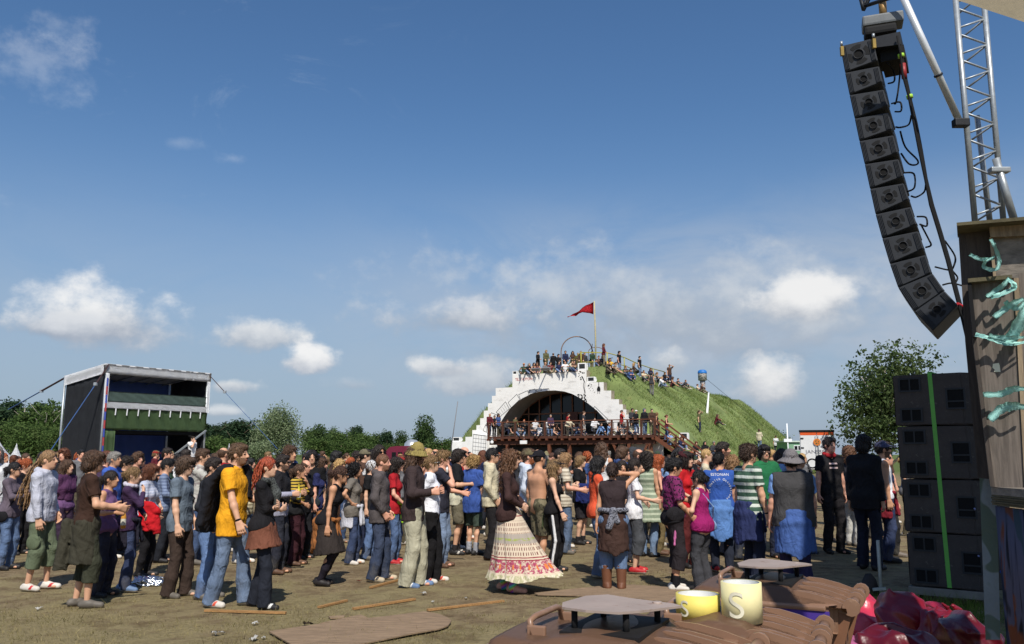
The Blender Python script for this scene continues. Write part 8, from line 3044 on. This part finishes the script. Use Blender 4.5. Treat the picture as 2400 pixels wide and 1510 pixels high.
 t.put(hs.inputs[0], h)
 hs.inputs[1].default_value = .8
 hs.inputs[2].default_value = .6
 t.l.new(hs.outputs[0], t.n['Principled BSDF'].inputs['Base Color'])
 for i in (0, 1):
  hj, kn, an = k['leg'][i]
  V, Q = sdf_mesh([cone(an + V3(0, -.05, -.045), an + V3(0, .01, -.03), .040, .048, .03), cone(an + V3(0, .01, -.04), lerp(an, kn, .28), .046, .050, .03, False, True)], .009)
  link('anklet', np_mesh('anklet', V, Q, rb), root)
long_skirt(P9[0], P9[1])
def on_back(root, k, parts, colour, name='lettering', front=False):
 """letters laid on the back (or chest) of the shirt"""
 top = [o for o in root.children if o.name.split('.')[0] in ('tshirt', 'tank_top', 'vest')][0]
 me = top.data
 bv = BVHTree.FromPolygons([v.co.copy() for v in me.vertices], [tuple(p.vertices) for p in me.polygons])
 sgn = -1 if front else 1
 for body, size, cx, cz, rad, a0, tr in parts:
  glyphs = []
  if rad:
   n = len(body)
   for i, ch in enumerate(body):
    if ch == ' ':
     continue
    a = a0 - tr * (i - (n - 1) / 2)
    M = Matrix.Translation((rad * math.sin(-a), rad * math.cos(-a), 0)) @ Matrix.Rotation(a, 4, 'Z')
    glyphs.append((ch, M))
  else:
   glyphs.append((body, Matrix.Identity(4)))
  V, Fc = [], []
  for ch, M in glyphs:
   tmp = text_mesh(ch, size, 'lettering', BLACK)
   tm = tmp.data
   b_ = bmesh.new()
   b_.from_mesh(tm)
   bmesh.ops.triangulate(b_, faces=b_.faces)
   bmesh.ops.subdivide_edges(b_, edges=[e for e in b_.edges if e.calc_length() > .03], cuts=1)
   bmesh.ops.triangulate(b_, faces=b_.faces)
   base = len(V)
   for q in b_.verts:
    p = M @ q.co
    x = (cx + p.x) * (-1 if not front else 1)
    zc = k['pel'][2] + cz * k['s'] + p.y
    org = Vector((x if not front else x, sgn * 1.0, zc))
    hit = bv.ray_cast(org, Vector((0, -sgn, 0)))
    y = hit[0].y + sgn * .006 if hit[0] else sgn * .16
    V.append((x, y, zc))
   b_.verts.index_update()
   for f in b_.faces:
    Fc.append([base + v.index for v in f.verts])
   b_.free()
   bpy.data.objects.remove(tmp)
  if Fc:
   link(name, np_mesh(name, V, np.array(Fc), mat('print_ink', colour, .8, .03), False), root)
ink = (214, 218, 226)
on_back(P13[0], P13[1], [('ESTONIAN', .055, 0, .46, 0, 0, 0), ('in Health Occupations', .048, 0, .25, .145, -.35, .215)], ink)
P57 = next((r, k) for r, k, l in PEOPLE if 'pale chest stripes' in l)
on_back(P57[0], P57[1], [('=', .34, -.01, .27, 0, 0, 0)], (206, 180, 176), 'chest_stripe', True)
P59 = next((r, k) for r, k, l in PEOPLE if 'white sports vest' in l)
on_back(P59[0], P59[1], [('TH', .10, 0, .40, 0, 0, 0)], (52, 40, 60), 'lettering', False)
# things held in the hands
def bottle(root, k, i, label, m, h=.23, tilt=0.0, group='bottles held in the crowd', along=.07, dz=-.09):
 p = hand_world(root, k, i, along, .035)
 b_ = MB()
 r = .031
 b_.lathe([(.001, 0), (r, .003), (r, h * .55), (r * .75, h * .66), (r * .42, h * .78), (r * .40, h * .97), (r * .46, h), (.001, h)], (0, 0, dz), 14)
 b_.mi = 1
 b_.lathe([(r + .0006, h * .16), (r + .0006, h * .46)], (0, 0, dz), 14)
 o = b_.build('bottle', [m, mat('paper_label', (206, 202, 188), .7, .1)], None, tuple(p), (R(tilt), 0, 0))
 setp(o, label, 'bottle', group)
BG = mat('dark_bottle', (22, 18, 14), .12, .1, 3, 0)
CG = mat('clear_beer', (196, 140, 60), .12, .1, 3, 0)
GG = mat('yellow_bottle', (206, 190, 60), .3, .1, 3, 0)
_find = lambda s: next((r, k) for r, k, l in PEOPLE if s in l)
bottle(*_find('bare-chested person in a black cap'), 1, 'dark beer bottle in the bare-chested capped person\'s hand', BG, .25)
bottle(*_find('black and cream layered'), 1, 'dark bottle held by the person in khaki shorts', BG, .25, 0, dz=-.16)
bottle(*_find('holding a yellow bottle'), 1, 'yellow-labelled bottle held by the sunglassed bearded person', GG, .22)
bottle(*_find('smiling person'), 1, 'amber bottle with a pale label beside the brown T-shirt', CG, .26, 0, dz=-.2)
bottle(*_find('plain blue T-shirt and dark olive'), 1, 'clear bottle hanging from the blue T-shirt person\'s hand', mat('clear_glass', (190, 196, 186), .1, .05, 3, 0), .24, 60)
bottle(*_find('lifting a drink'), 1, 'small can raised to the mouth of the drinking person', mat('can', (150, 152, 156), .3, .1, 9, 0, metal=.7), .13, 70)
bottle(*_find('cup raised'), 1, 'white cup in the hand of the person in sunglasses and dark T-shirt', TWHITE, .12)
# the crowd behind: a few figures, copied with their parts
TYPES = []
def archetype(res=.015, **sp):
 pose = {q: sp[q] for q in ('sex', 'W', 'arms', 'lean', 'side', 'twist', 'crouch', 'feet', 'feetz', 'seat', 'hy', 'hp', 'kneeout') if q in sp}
 k = skel(H=1.75, **pose)
 D = dict(k=k, parts=[], sp=sp)
 D['parts'].append(('body', body_mesh(k, res, sp.get('beard', False), True), 'body'))
 tmp = bpy.data.objects.new('tmp', None)
 COL.objects.link(tmp)
 sp2 = dict(sp)
 sp2['seed'] = len(TYPES) * 7 + 1
 dress(tmp, k, sp2, res, res * 1.1)
 for o in list(tmp.children):
  nm = o.name.split('.')[0]
  D['parts'].append((nm, o.data, nm))
  bpy.data.objects.remove(o)
 bpy.data.objects.remove(tmp)
 TYPES.append(D)
 return D
g0 = F((90, 90, 90))
A_ = {}
A_['tee1'] = archetype(top=('tee', g0), bot=('jeans', g0), arms=('down', 'loose'), feet=GA, kd='T-shirt')
A_['tee2'] = archetype(top=('tee', g0), bot=('shorts', g0), arms=('hold', 'down'), feet=GB, loose=.012, kd='T-shirt')
A_['hood1'] = archetype(top=('hoodie', g0), bot=('jeans', g0), arms=('pocket', 'pocket'), feet=GA, kd='hoodie')
A_['jack1'] = archetype(top=('jacket', g0), bot=('trousers', g0), arms=('down', 'bent'), feet=GB, kd='jacket')
A_['long1'] = archetype(top=('long', g0), bot=('trousers', g0), arms=('clap', 'clap'), feet=GA, kd='sweater', W=1.1)
A_['ftee'] = archetype(sex='f', top=('tee', g0), bot=('jeans', g0), arms=('down', 'down'), feet=GA, kd='T-shirt')
A_['ftank'] = archetype(sex='f', top=('tank', g0), bot=('jeans', g0), arms=('bent', 'down'), feet=GB, kd='sleeveless top')
A_['flong'] = archetype(sex='f', top=('long', g0), bot=('trousers', g0), arms=('waist', 'waist'), feet=GA, kd='sweater')
A_['fhood'] = archetype(sex='f', top=('hoodie', g0), bot=('slim', g0), arms=('pocket', 'pocket'), feet=GA, kd='hoodie')
A_['bare'] = archetype(bot=('shorts', g0), arms=('down', 'hip'), feet=GB, kd='bare')
A_['up'] = archetype(top=('tee', g0), bot=('jeans', g0), arms=('up', 'down'), feet=GA, kd='T-shirt')
A_['drink'] = archetype(top=('shirt', g0), bot=('jeans', g0), arms=('down', 'mouth'), feet=GA, kd='shirt')
SIT = dict(seat=.13, feet=((.13, -.62), (-.13, -.60)), kneeout=.2)
A_['sit1'] = archetype(res=.018, top=('tee', g0), bot=('jeans', g0), arms=('knee', 'knee'), kd='T-shirt', **SIT)
A_['sit2'] = archetype(res=.018, top=('hoodie', g0), bot=('trousers', g0), arms=('hug', 'hug'), kd='hoodie', lean=.25, **SIT)
A_['sit3'] = archetype(res=.018, sex='f', top=('long', g0), bot=('jeans', g0), arms=('lap', 'prop'), kd='sweater', lean=-.12, seat=.13, feet=((.16, -.80), (-.10, -.66)), kneeout=.2)
A_['sit4'] = archetype(res=.018, sex='f', top=('tank', g0), bot=('shorts', g0), arms=('knee', 'lap'), kd='sleeveless top', lean=.15, **SIT)
A_['chair'] = archetype(res=.018, top=('jacket', g0), bot=('jeans', g0), arms=('knee', 'lap'), kd='jacket', seat=.52, lean=.12, feet=((.15, -.42), (-.15, -.46)))
A_['rail'] = archetype(top=('jacket', g0), bot=('jeans', g0), arms=('rail', 'rail'), feet=GA, kd='jacket', lean=.18)
A_['brow'] = archetype(top=('tee', g0), bot=('trousers', g0), arms=('brow', 'down'), feet=GA, kd='T-shirt')
A_['walk'] = archetype(sex='f', top=('tank', g0), bot=('jeans', g0), arms=('bent', 'bent'), feet=STEP, kd='sleeveless top')
TOPC = {'black': (27, 27, 30), 'charcoal': (58, 58, 62), 'grey': (110, 110, 112), 'white': (214, 214, 214), 'navy': (38, 44, 72), 'blue': (58, 78, 124), 'dark green': (46, 66, 50), 'olive': (92, 90, 62), 'red': (150, 34, 38), 'maroon': (92, 34, 42), 'brown': (76, 56, 46), 'purple': (70, 54, 78), 'cream': (196, 186, 160), 'sky blue': (132, 162, 204), 'orange': (200, 96, 46), 'yellow': (210, 168, 56), 'pink': (196, 116, 140)}
TOPW = [13, 8, 5, 3.5, 5, 2, 2, 2.5, 1.8, 2, 3, 1.2, 1.8, 1.0, .5, .5, .5]
BOTC = [(27, 27, 30), (38, 44, 66), (66, 84, 116), (98, 116, 144), (84, 78, 62), (62, 58, 54), (34, 36, 44), (120, 112, 90)]
HAIRN = {'dark': 'dark', 'brown': 'brown', 'black': 'black', 'blond': 'blond', 'dirty': 'fair', 'ginger': 'ginger', 'chest': 'chestnut', 'grey': 'grey'}
HST_M, HST_F = ['short', 'short', 'short', 'messy', 'mop', 'curly', 'buzz', 'buzz', 'fringe', 'midlong', 'long', 'dreads'], ['long', 'straight', 'bob', 'pony', 'bun', 'midlong', 'bigcurly', 'longwavy']
HNAME = {'short': 'short', 'messy': 'messy', 'mop': 'mop-like', 'curly': 'curly', 'buzz': 'cropped', 'fringe': 'receding', 'midlong': 'chin-length', 'long': 'long', 'dreads': 'dreadlocked', 'straight': 'long straight', 'bob': 'bobbed', 'pony': 'ponytailed', 'bun': 'knotted', 'bigcurly': 'bushy', 'longwavy': 'long wavy'}
rr = random.Random(77)
USED = {}
import re
wcount = lambda q: len(re.findall(r"[A-Za-z0-9][A-Za-z0-9'’-]*", q))
def pick_label(hs, hc, tn, kd, extra_, where):
 art = lambda w: ('an ' if w[0] in 'aeiou' else 'a ') + w
 wear = 'bare-chested' if kd == 'bare' else f'in {art(tn)} {kd}'
 wear = 'bare-chested' if kd == 'bare' else f'in {tn} {kd}'
 e_ = extra_ + ' ' if extra_ else ''
 return f'{e_}person with {HNAME[hs]} {HAIRN[hc]} hair {wear}{where}'
def crowd_person(kind, pos, rot, H, where, group, hair=None, hc=None, tn=None, bc=None, hat=None, gl=None, extra_=''):
 D = A_[kind]
 f = D['sp'].get('sex') == 'f'
 for _ in range(60):
  hs = hair or rr.choice(HST_F if f else HST_M)
  hcol = hc or rr.choice(['dark', 'dark', 'brown', 'brown', 'black', 'black', 'dirty', 'blond', 'chest', 'brown', 'dark', 'dirty', 'ginger', 'grey' if not f else 'dark'])
  t_ = tn or rr.choices(list(TOPC), TOPW)[0]
  ex = extra_
  if hat:
   ex = {'cap': 'capped', 'beanie': 'knit-capped', 'hood': 'hooded', 'bucket': 'brimmed-hat', 'headscarf': 'headscarfed'}[hat[0]]
  elif gl:
   ex = 'sunglassed'
  lb = pick_label(hs, hcol, t_, D['sp']['kd'], ex, where)
  if wcount(lb) > 16:
   lb = lb.replace(HNAME[hs] + ' ', '')
  if wcount(lb) > 16:
   lb = lb.replace(f'person with {HAIRN[hcol]} hair', HAIRN[hcol] + '-haired person')
  if wcount(lb) <= 16 and lb not in USED:
   break
 else:
  for alt in ('tall', 'slim', 'shorter', 'upright', 'quiet', 'watching', 'calm', 'relaxed', 'attentive'):
   l2 = pick_label(hs, hcol, t_, D['sp']['kd'], alt, where)
   if wcount(l2) > 16:
    l2 = l2.replace(HNAME[hs] + ' ', '')
   if wcount(l2) > 16:
    l2 = l2.replace(f'person with {HAIRN[hcol]} hair', HAIRN[hcol] + '-haired person')
   if l2 not in USED:
    lb = l2
    break
 USED[lb] = 1
 k = D['k']
 root = empty('person', tuple(map(float, pos)), R(rot), lb, 'person', group, H / 1.75)
 sk = skin_mat(rr.randrange(4))
 hm = mat('hair', HAIRC[hcol], .55, .2, 7, .8, 60, 0, 'hair')
 top = F(TOPC[t_])
 bot = F(bc or rr.choice(BOTC), rr.choice(['denim', 'fabric']))
 for nm, me, kd in D['parts']:
  o = link(nm, me, root)
  if kd == 'body':
   ob_mat(o, sk, 0)
   ob_mat(o, hm, 2)
   ob_mat(o, sk, 4)
  elif kd in ('trousers', 'shorts'):
   ob_mat(o, bot)
  elif kd in ('shoe',):
   ob_mat(o, mat('shoe', rr.choice([(34, 32, 32), (110, 100, 90), (200, 194, 184)]), .6, .12))
  else:
   ob_mat(o, top)
 d = pos[1]
 hr = .010 if d < 24 else .014
 if hat is None or hat[0] not in ('hood', 'beanie'):
  head_part('hair', hair_mesh(hs, hr), k, root, hm)
 if hat:
  head_part({'cap': 'cap', 'beanie': 'beanie', 'hood': 'hood', 'bucket': 'bucket_hat', 'headscarf': 'headscarf'}[hat[0]], hat_mesh(hat[0], hr), k, root, hat[1])
 if gl:
  head_part('sunglasses', hat_mesh('sun', .0045), k, root, mat('lens', (14, 13, 14), .15, .05))
 return root
SHORT = []
for r_, k_, l_ in PEOPLE:
 w_ = l_.split()
 SHORT.append((proj(tuple(r_.location) + np.array([0, 0, 1.5]))[0], r_.location.y, l_))
NICK = {'dreadlock tail': 'the blond dreadlock tail', 'dark brown T-shirt': 'the dark brown T-shirt', 'spectacles and a black shoulder': 'the purple-grey sweater', 'red-haired person in a black': 'the red-haired neighbour', 'plum cardigan': 'the plum cardigan', 'smiling': 'the smiling person', 'plain blue T-shirt': 'the plain blue T-shirt', 'chin lowered': 'the lowered sunglasses', 'plum sweater': 'the plum sweater', 'bright red jacket': 'the bright red jacket', 'bulky black backpack': 'the bulky backpack', 'grey-blue T-shirt': 'the grey-blue T-shirt', 'lifting a drink': 'the raised drink', 'bright yellow': 'the yellow T-shirt', 'cream striped top': 'the cream striped top', 'red dreadlocks': 'the red dreadlocks', 'yellow bottle': 'the yellow bottle', 'turned towards': 'the tall curly head', 'knitted shawl': 'the striped shawl', 'balding person in a plain black': 'the bowed bald head', 'long-haired person in a black': 'the black printed T-shirt', 'navy T-shirt': 'the navy T-shirt', 'dancing': 'the dancer', 'hand on the hip': 'the black curls', 'white patterned headscarf': 'the white headscarf', 'dark sunglasses rising': 'the tall sunglasses wearer', 'charcoal grey hoodie': 'the charcoal hoodie', 'lime green': 'the lime green cloth', 'olive bucket hat': 'the olive bucket hat', 'white long-sleeved': 'the white sleeves', 'cup raised': 'the raised cup', 'black and cream': 'the cream sleeves', 'royal blue': 'the royal blue shirt', 'cream hooded': 'the cream hood', 'cream patterned skirt': 'the long skirt', 'khaki peaked': 'the khaki cap', 'bare-chested person in a black cap': 'the bare back', 'striped track': 'the track trousers', 'light brown hair in a cream': 'the long fair hair', 'navy jacket over the arm': 'the carried navy jacket', 'vivid orange': 'the orange hood', 'brown boots': 'the brown boots', 'white sleeveless': 'the white sleeveless shirt', 'red canvas': 'the red canvas shoes', 'telephone': 'the telephone', 'light blue shirt': 'the light blue shirt', 'striped dress': 'the striped dress', 'sunburnt': 'the sunburnt shoulders', 'scarf bag': 'the purple-black scarf', 'magenta': 'the magenta top', 'maroon knitted': 'the maroon cap', 'ring lettering': 'the ring lettering', 'sideburns': 'the sideburns', 'pink strap': 'the pink strap', 'polo': 'the striped polo', 'green printed': 'the green T-shirt', 'grey sun hat': 'the grey sun hat', 'red collar': 'the red collar', 'pale faded': 'the faded trousers', 'standing in the shade': 'the black jacket in shade', 'blue cap': 'the blue cap'}
def behind_whom(x):
 cands = sorted((abs(s[0] - x), s[2]) for s in SHORT)
 for _, l in cands:
  for q, n in NICK.items():
   if q in l:
    return n
 return 'the crowd'
TAKEN = [(r_.location.x, r_.location.y) for r_, _, _ in PEOPLE]
def free(x, y, m):
 return all((x - a) ** 2 + (y - b) ** 2 > m * m for a, b in TAKEN)
KM = ['tee1', 'tee1', 'tee2', 'hood1', 'jack1', 'long1', 'drink', 'bare', 'tee1', 'jack1', 'hood1', 'jack1']
KF = ['ftee', 'ftank', 'flong', 'fhood', 'ftee', 'ftank']
n_ = 0
tries = 0
BANDS = [(14.4, 18.0, 36), (18.0, 23.5, 52), (23.5, 31.0, 52), (31.0, 42.0, 38)]
for d0, d1, want in BANDS:
 c = 0
 for tries in range(6000):
  if c >= want:
   break
  d = rr.uniform(d0, d1)
  X = rr.uniform(-40, 2120)
  if d < 18 and rr.random() < .35 and X > 1650:
   continue
  x = (X - 1200) / FPX * d
  q = np.array([x, d, 0]) - TA
  if -.6 < q @ TE < TW + .6 and -1.2 < q @ TL < TD + .6:
   continue
  if d > 34 and X > 1500:
   continue
  if not free(x, d, .62 if d < 20 else .70):
   continue
  if any(abs(s_[0] - X) < 34 + 120 / d and s_[1] > d - .1 for s_ in SHORT):
   continue
  kind = rr.choice(KM if rr.random() < .60 else KF)
  f = A_[kind]['sp'].get('sex') == 'f'
  H = rr.gauss(1.66, .05) if f else rr.gauss(1.765, .055)
  H = max(1.55, min(1.86, H))
  where = {0: ', just behind ', 1: ', some rows behind ', 2: ', far behind ', 3: ', at the back behind '}[[b[0] for b in BANDS].index(d0)] + behind_whom(X)
  hat, gl = None, None
  u = rr.random()
  if u < .07:
   hat = ('cap', F(rr.choice([BLK, (70, 80, 110), (150, 40, 40), (110, 104, 84), (200, 200, 200)])))
  elif u < .10:
   hat = ('beanie', F(rr.choice([BLK, (84, 60, 50), (60, 74, 60)])))
  elif u < .12:
   hat = ('bucket', F((130, 122, 90)))
  elif u < .14:
   hat = ('hood', F((60, 62, 66)))
  elif u < .24:
   gl = 'sun'
  rot = rr.gauss(90, 22) if rr.random() < .86 else rr.uniform(0, 360)
  crowd_person(kind, (x, d, 0), rot, H, where, 'crowd watching the stage', hat=hat, gl=gl)
  TAKEN.append((x, d))
  c += 1
  n_ += 1
print('crowd', n_)
# people on the deck, on the stairs and on the mound
def dpos(X, v, z=DZ):
 """on the deck: picture column X, depth v"""
 p = on_plane(X, 1000, FQ + FW * v, FW)
 return (p[0], p[1], z)
front_v, mid_v, back_v = DV + .5, DV + 1.2, DV + 2.0
GD = 'people on the timber deck'
deck_list = [
 ('rail', 1146, front_v, 20, 1.80, dict(hair='fringe', hc='grey', tn='maroon'), ', at the left end of the deck rail'),
 ('rail', 1158, front_v + .5, 10, 1.66, dict(hair='messy', hc='black', tn='black'), ', at the left end of the deck rail'),
 ('ftee', 1168, front_v, 25, 1.76, dict(hair='long', hc='dark', tn='blue', gl='sun'), ', at the left end of the deck rail'),
 ('rail', 1206, front_v, 30, 1.50, dict(hair='short', hc='dark', tn='olive'), ', leaning on the second deck post'),
 ('chair', 1187, mid_v, 30, 1.74, {}, ', seated on the deck near its left end'),
 ('sit4', 1196, front_v, 60, 1.74, {}, ', seated on the deck near its left end'),
 ('sit2', 1219, front_v, 0, 1.74, dict(tn='grey'), ', seated on the deck by the third post'),
 ('chair', 1229, mid_v, -20, 1.74, {}, ', seated on the deck by the third post'),
 ('sit1', 1245, front_v, 40, 1.74, {}, ', seated on the deck under the arch, left part'),
 ('chair', 1254, mid_v, 0, 1.74, dict(tn='white'), ', seated on the deck under the arch, left part'),
 ('sit3', 1264, front_v, -30, 1.74, {}, ', seated on the deck under the arch, left part'),
 ('chair', 1283, mid_v, 15, 1.74, dict(tn='white'), ', seated on the deck below the door'),
 ('rail', 1290, mid_v, 0, 1.62, dict(hair='buzz', hc='grey', tn='purple'), ', on the deck below the door'),
 ('sit4', 1303, front_v, 10, 1.74, dict(tn='brown'), ', seated on the deck below the door'),
 ('rail', 1329, back_v, 60, 1.72, dict(hair='short', hc='black', tn='red'), ', standing behind the deck rail under the arch'),
 ('chair', 1333, front_v, 0, 1.74, dict(tn='cream'), ', seated on the deck right of the door'),
 ('sit2', 1346, mid_v, -30, 1.74, {}, ', seated on the deck right of the door'),
 ('tee1', 1368, mid_v, 60, 1.80, dict(hair='short', hc='brown', tn='charcoal', bc=(196, 192, 184)), ', standing in pale trousers on the deck under the arch'),
 ('sit1', 1358, front_v, 30, 1.74, {}, ', seated on the deck beside the pale trousers'),
 ('chair', 1393, mid_v, 0, 1.74, {}, ', seated on the deck, right arch end'),
 ('sit3', 1410, front_v, 20, 1.74, dict(tn='sky blue'), ', seated on the deck, right arch end'),
 ('sit1', 1427, front_v, 60, 1.74, dict(tn='sky blue'), ', seated where the arch meets the deck'),
 ('drink', 1457, mid_v, 60, 1.80, dict(hair='short', hc='brown', tn='red'), ', standing on the deck right of the arch'),
 ('sit4', 1449, front_v, 30, 1.74, {}, ', seated on the deck right of the arch'),
 ('sit1', 1462, front_v, -20, 1.74, {}, ', seated on the deck right of the arch'),
 ('sit3', 1480, front_v, 0, 1.74, dict(tn='cream'), ', seated on the deck before the last but one post'),
 ('jack1', 1491, front_v, 30, 1.74, dict(tn='black', bc=(104, 124, 156), hat=('cap', F((214, 212, 206)))), ', near the right end of the deck rail'),
 ('jack1', 1482, mid_v + .8, 20, 1.95, dict(hair='short', hc='dark', tn='charcoal'), ', near the right end of the deck rail'),
 ('hood1', 1511, front_v, 10, 1.82, dict(tn='black', hat=('hood', F((84, 92, 104)))), ', sitting high at the right end of the deck rail'),
 ('rail', 1527, front_v, 0, 1.80, dict(hair='short', hc='black', tn='brown'), ', at the very right end of the deck rail'),
 ('ftank', 1540, back_v - .3, 60, 1.6, {}, ', at the head of the deck stairs'),
]
for kind, X, v, rot, H, kw, wh in deck_list:
 kw = dict(kw)
 crowd_person(kind, dpos(X, v), rot + 10, H, wh, GD, **kw)
stp = lambda f, dv: (loc(du1 + sl_u * f, DV + dv)[0], loc(du1 + sl_u * f, DV + dv)[1], DZ * (1 - f))
crowd_person('walk', stp(.12, 1.1), 70, 1.76, ', coming down the deck stairs', 'people on the deck stairs', hair='bun', hc='chest', tn='maroon', bc=(74, 92, 124))
crowd_person('sit1', stp(.22, .5), 40, 1.7, ', sitting on the deck stairs', 'people on the deck stairs', tn='sky blue')
crowd_person('sit2', stp(.34, 1.2), 30, 1.7, ', sitting on the deck stairs', 'people on the deck stairs', tn='navy')
crowd_person('sit4', stp(.58, .9), 20, 1.74, ', sitting low on the deck stairs', 'people on the deck stairs', hair='messy' if False else 'bun', hc='dark', tn='olive')
GT = 'people up on the bunker'
def mpos(X, u=None, v=None):
 """on the mound: picture column X, given u (across) or v (depth)"""
 if v is not None:
  p = on_plane(X, 900, FQ + FW * v, FW)
  uu, vv, _ = uvz(p)
 else:
  p = on_plane(X, 900, FQ + FE * u, FE)
  uu, vv, _ = uvz(p)
  if vv < 1.0:
   return mpos(X, v=1.2 + (X % 5) * .2)
 z = float(mound_h(uu, vv))
 q = loc(uu, vv)
 return (q[0], q[1], z - .02)
wall_sitters = [(1228, 'sit1', 'green', dict(tn='dark green', hat=('cap', F((190, 120, 60))))), (1238, 'sit2', '', dict(tn='black')), (1251, 'sit4', '', dict(tn='brown')), (1259, 'sit4', '', dict(tn='maroon')), (1278, 'sit1', '', dict(tn='grey')), (1290, 'sit1', '', dict(tn='maroon', bc=(150, 140, 118))), (1311, 'sit3', '', dict(tn='navy', bc=(110, 130, 164))), (1325, 'sit1', '', dict(tn='white')), (1338, 'sit2', '', dict(tn='cream', bc=(66, 84, 116))), (1346, 'sit1', '', dict(tn='brown'))]
for i, (X, kind, _, kw) in enumerate(wall_sitters):
 wh = f", sitting on the bunker's edge, {['first', 'second', 'third', 'fourth', 'fifth', 'sixth', 'seventh', 'eighth', 'ninth', 'tenth'][i]} from the left"
 q_ = mpos(X, v=.32)
 crowd_person(kind, (q_[0], q_[1], float(fz(970, 737)[2]) - .03), 10 + (i * 37) % 50 - 20, 1.78, wh, GT, **kw)
standers = [(1261, 2.6, 'jack1', 60, dict(tn='black', hair='short', hc='black')), (1279, 2.4, 'rail', 20, dict(tn='olive')), (1297, 4.2, 'jack1', 160, dict(tn='black', hair='fringe')), (1309, 5.2, 'jack1', 40, dict(tn='black', hair='messy', hc='dark')), (1325, 3.6, 'rail', 10, dict(tn='navy', hair='short', hc='black')), (1343, 4.0, 'flong', 5, dict(tn='brown', hair='long')),
   (1355, 4.8, 'jack1', 10, dict(tn='olive', hair='buzz')), (1362, 4.1, 'rail', 0, dict(tn='brown', hair='short')), (1371, 4.9, 'hood1', 20, dict(tn='charcoal')), (1387, 4.6, 'rail', 30, dict(tn='dark green', hair='short', hc='black'))]
for i, (X, v, kind, rot, kw) in enumerate(standers):
 wh = f", standing at the lookout railing, {['first', 'second', 'third', 'fourth', 'fifth', 'sixth', 'seventh', 'eighth', 'ninth', 'tenth'][i]} from the left"
 crowd_person(kind, mpos(X, v=v), rot, 1.80, wh, GT, **kw)
ridge = [(1404, 'sit1', dict(tn='brown')), (1416, 'flong', dict(tn='maroon', hair='straight', hc='chest')), (1409, 'sit2', dict(tn='charcoal')), (1426, 'sit2', dict(tn='black')), (1430, 'sit1', dict(tn='yellow')), (1441, 'sit4', dict(tn='cream')), (1452, 'tee1', dict(tn='black', hair='mop', hc='dark')), (1467, 'sit1', dict(tn='charcoal')), (1477, 'sit2', dict(tn='blue')), (1488, 'sit3', dict(tn='brown')), (1500, 'tee1', dict(tn='black', hair='short', hc='black')), (1509, 'sit1', dict(tn='cream')), (1524, 'sit2', dict(tn='navy')),
         (1540, 'sit1', dict(tn='grey')), (1547, 'sit2', dict(tn='white')), (1556, 'sit2', dict(tn='black')), (1570, 'brow', dict(tn='brown')), (1574, 'sit4', dict(tn='maroon')), (1589, 'sit1', dict(tn='black')), (1604, 'sit2', dict(tn='charcoal'))]
OR2 = ['first', 'second', 'third', 'fourth', 'fifth', 'sixth', 'seventh', 'eighth', 'ninth', 'tenth', 'eleventh', 'twelfth', 'thirteenth', 'fourteenth', 'fifteenth', 'sixteenth', 'seventeenth', 'eighteenth', 'nineteenth', 'twentieth']
for i, (X, kind, kw) in enumerate(ridge):
 crowd_person(kind, mpos(X, u=3.9 + .5 * (i % 3)), 60 + (i * 53) % 70 - 50, 1.74, f', {OR2[i]} along the mound ridge right of the flagpole', GT, **kw)
crowd_person('ftank', mpos(1527, u=6.2), 160, 1.74, ', climbing the slope below the ridge', GT, tn='charcoal', hair='pony', bc=(110, 108, 106))
crowd_person('sit1', mpos(1634, u=3.8), 60, 1.7, ', sitting near the vent column', GT, tn='cream')
crowd_person('sit2', mpos(1642, u=4.3), 70, 1.7, ', sitting near the vent column', GT, tn='brown')
crowd_person('brow', mpos(1636, u=9.0), 60, 1.72, ', shading the eyes half way up the grassy slope', GT, tn='olive')
crowd_person('sit2', mpos(1674, u=8.8), 70, 1.74, ', sitting right of the leaning white pole', GT, tn='maroon')
for X, tn_, i in ((1626, 'black', 0), (1646, 'black', 1), (1667, 'charcoal', 2)):
 p = mpos(X, v=-.35)
 crowd_person('chair', (p[0], p[1], 1.25), 10, 1.78, f', sitting on the white plinth wall, {OR2[i]} of three', 'people on the plinth wall', tn=tn_, bc=(104, 122, 150), hat=('hood', F((32, 32, 36))) if i == 1 else None)
crowd_person('jack1', mpos(1774, u=10.8), 150, 1.78, ', walking up the foot of the mound', GT, tn='cream', hat=('cap', F((96, 84, 64))))
crowd_person('tee1', mpos(1812, u=11.2), 150, 1.74, ', at the foot of the mound by the cabin', GT, tn='white', hair='short')
crowd_person('drink', tuple(tw(TW * .75, -.9, .75)), 60, 1.80, ', standing at the front of the tower', 'people at the tower', tn='white', hair='short', hc='dark')
crowd_person('tee1', tuple(tw(TW * .25, 1.2, zpx(1008))), 90, 1.7, ', up inside the tower', 'people at the tower', tn='charcoal', hair='short', hc='brown')
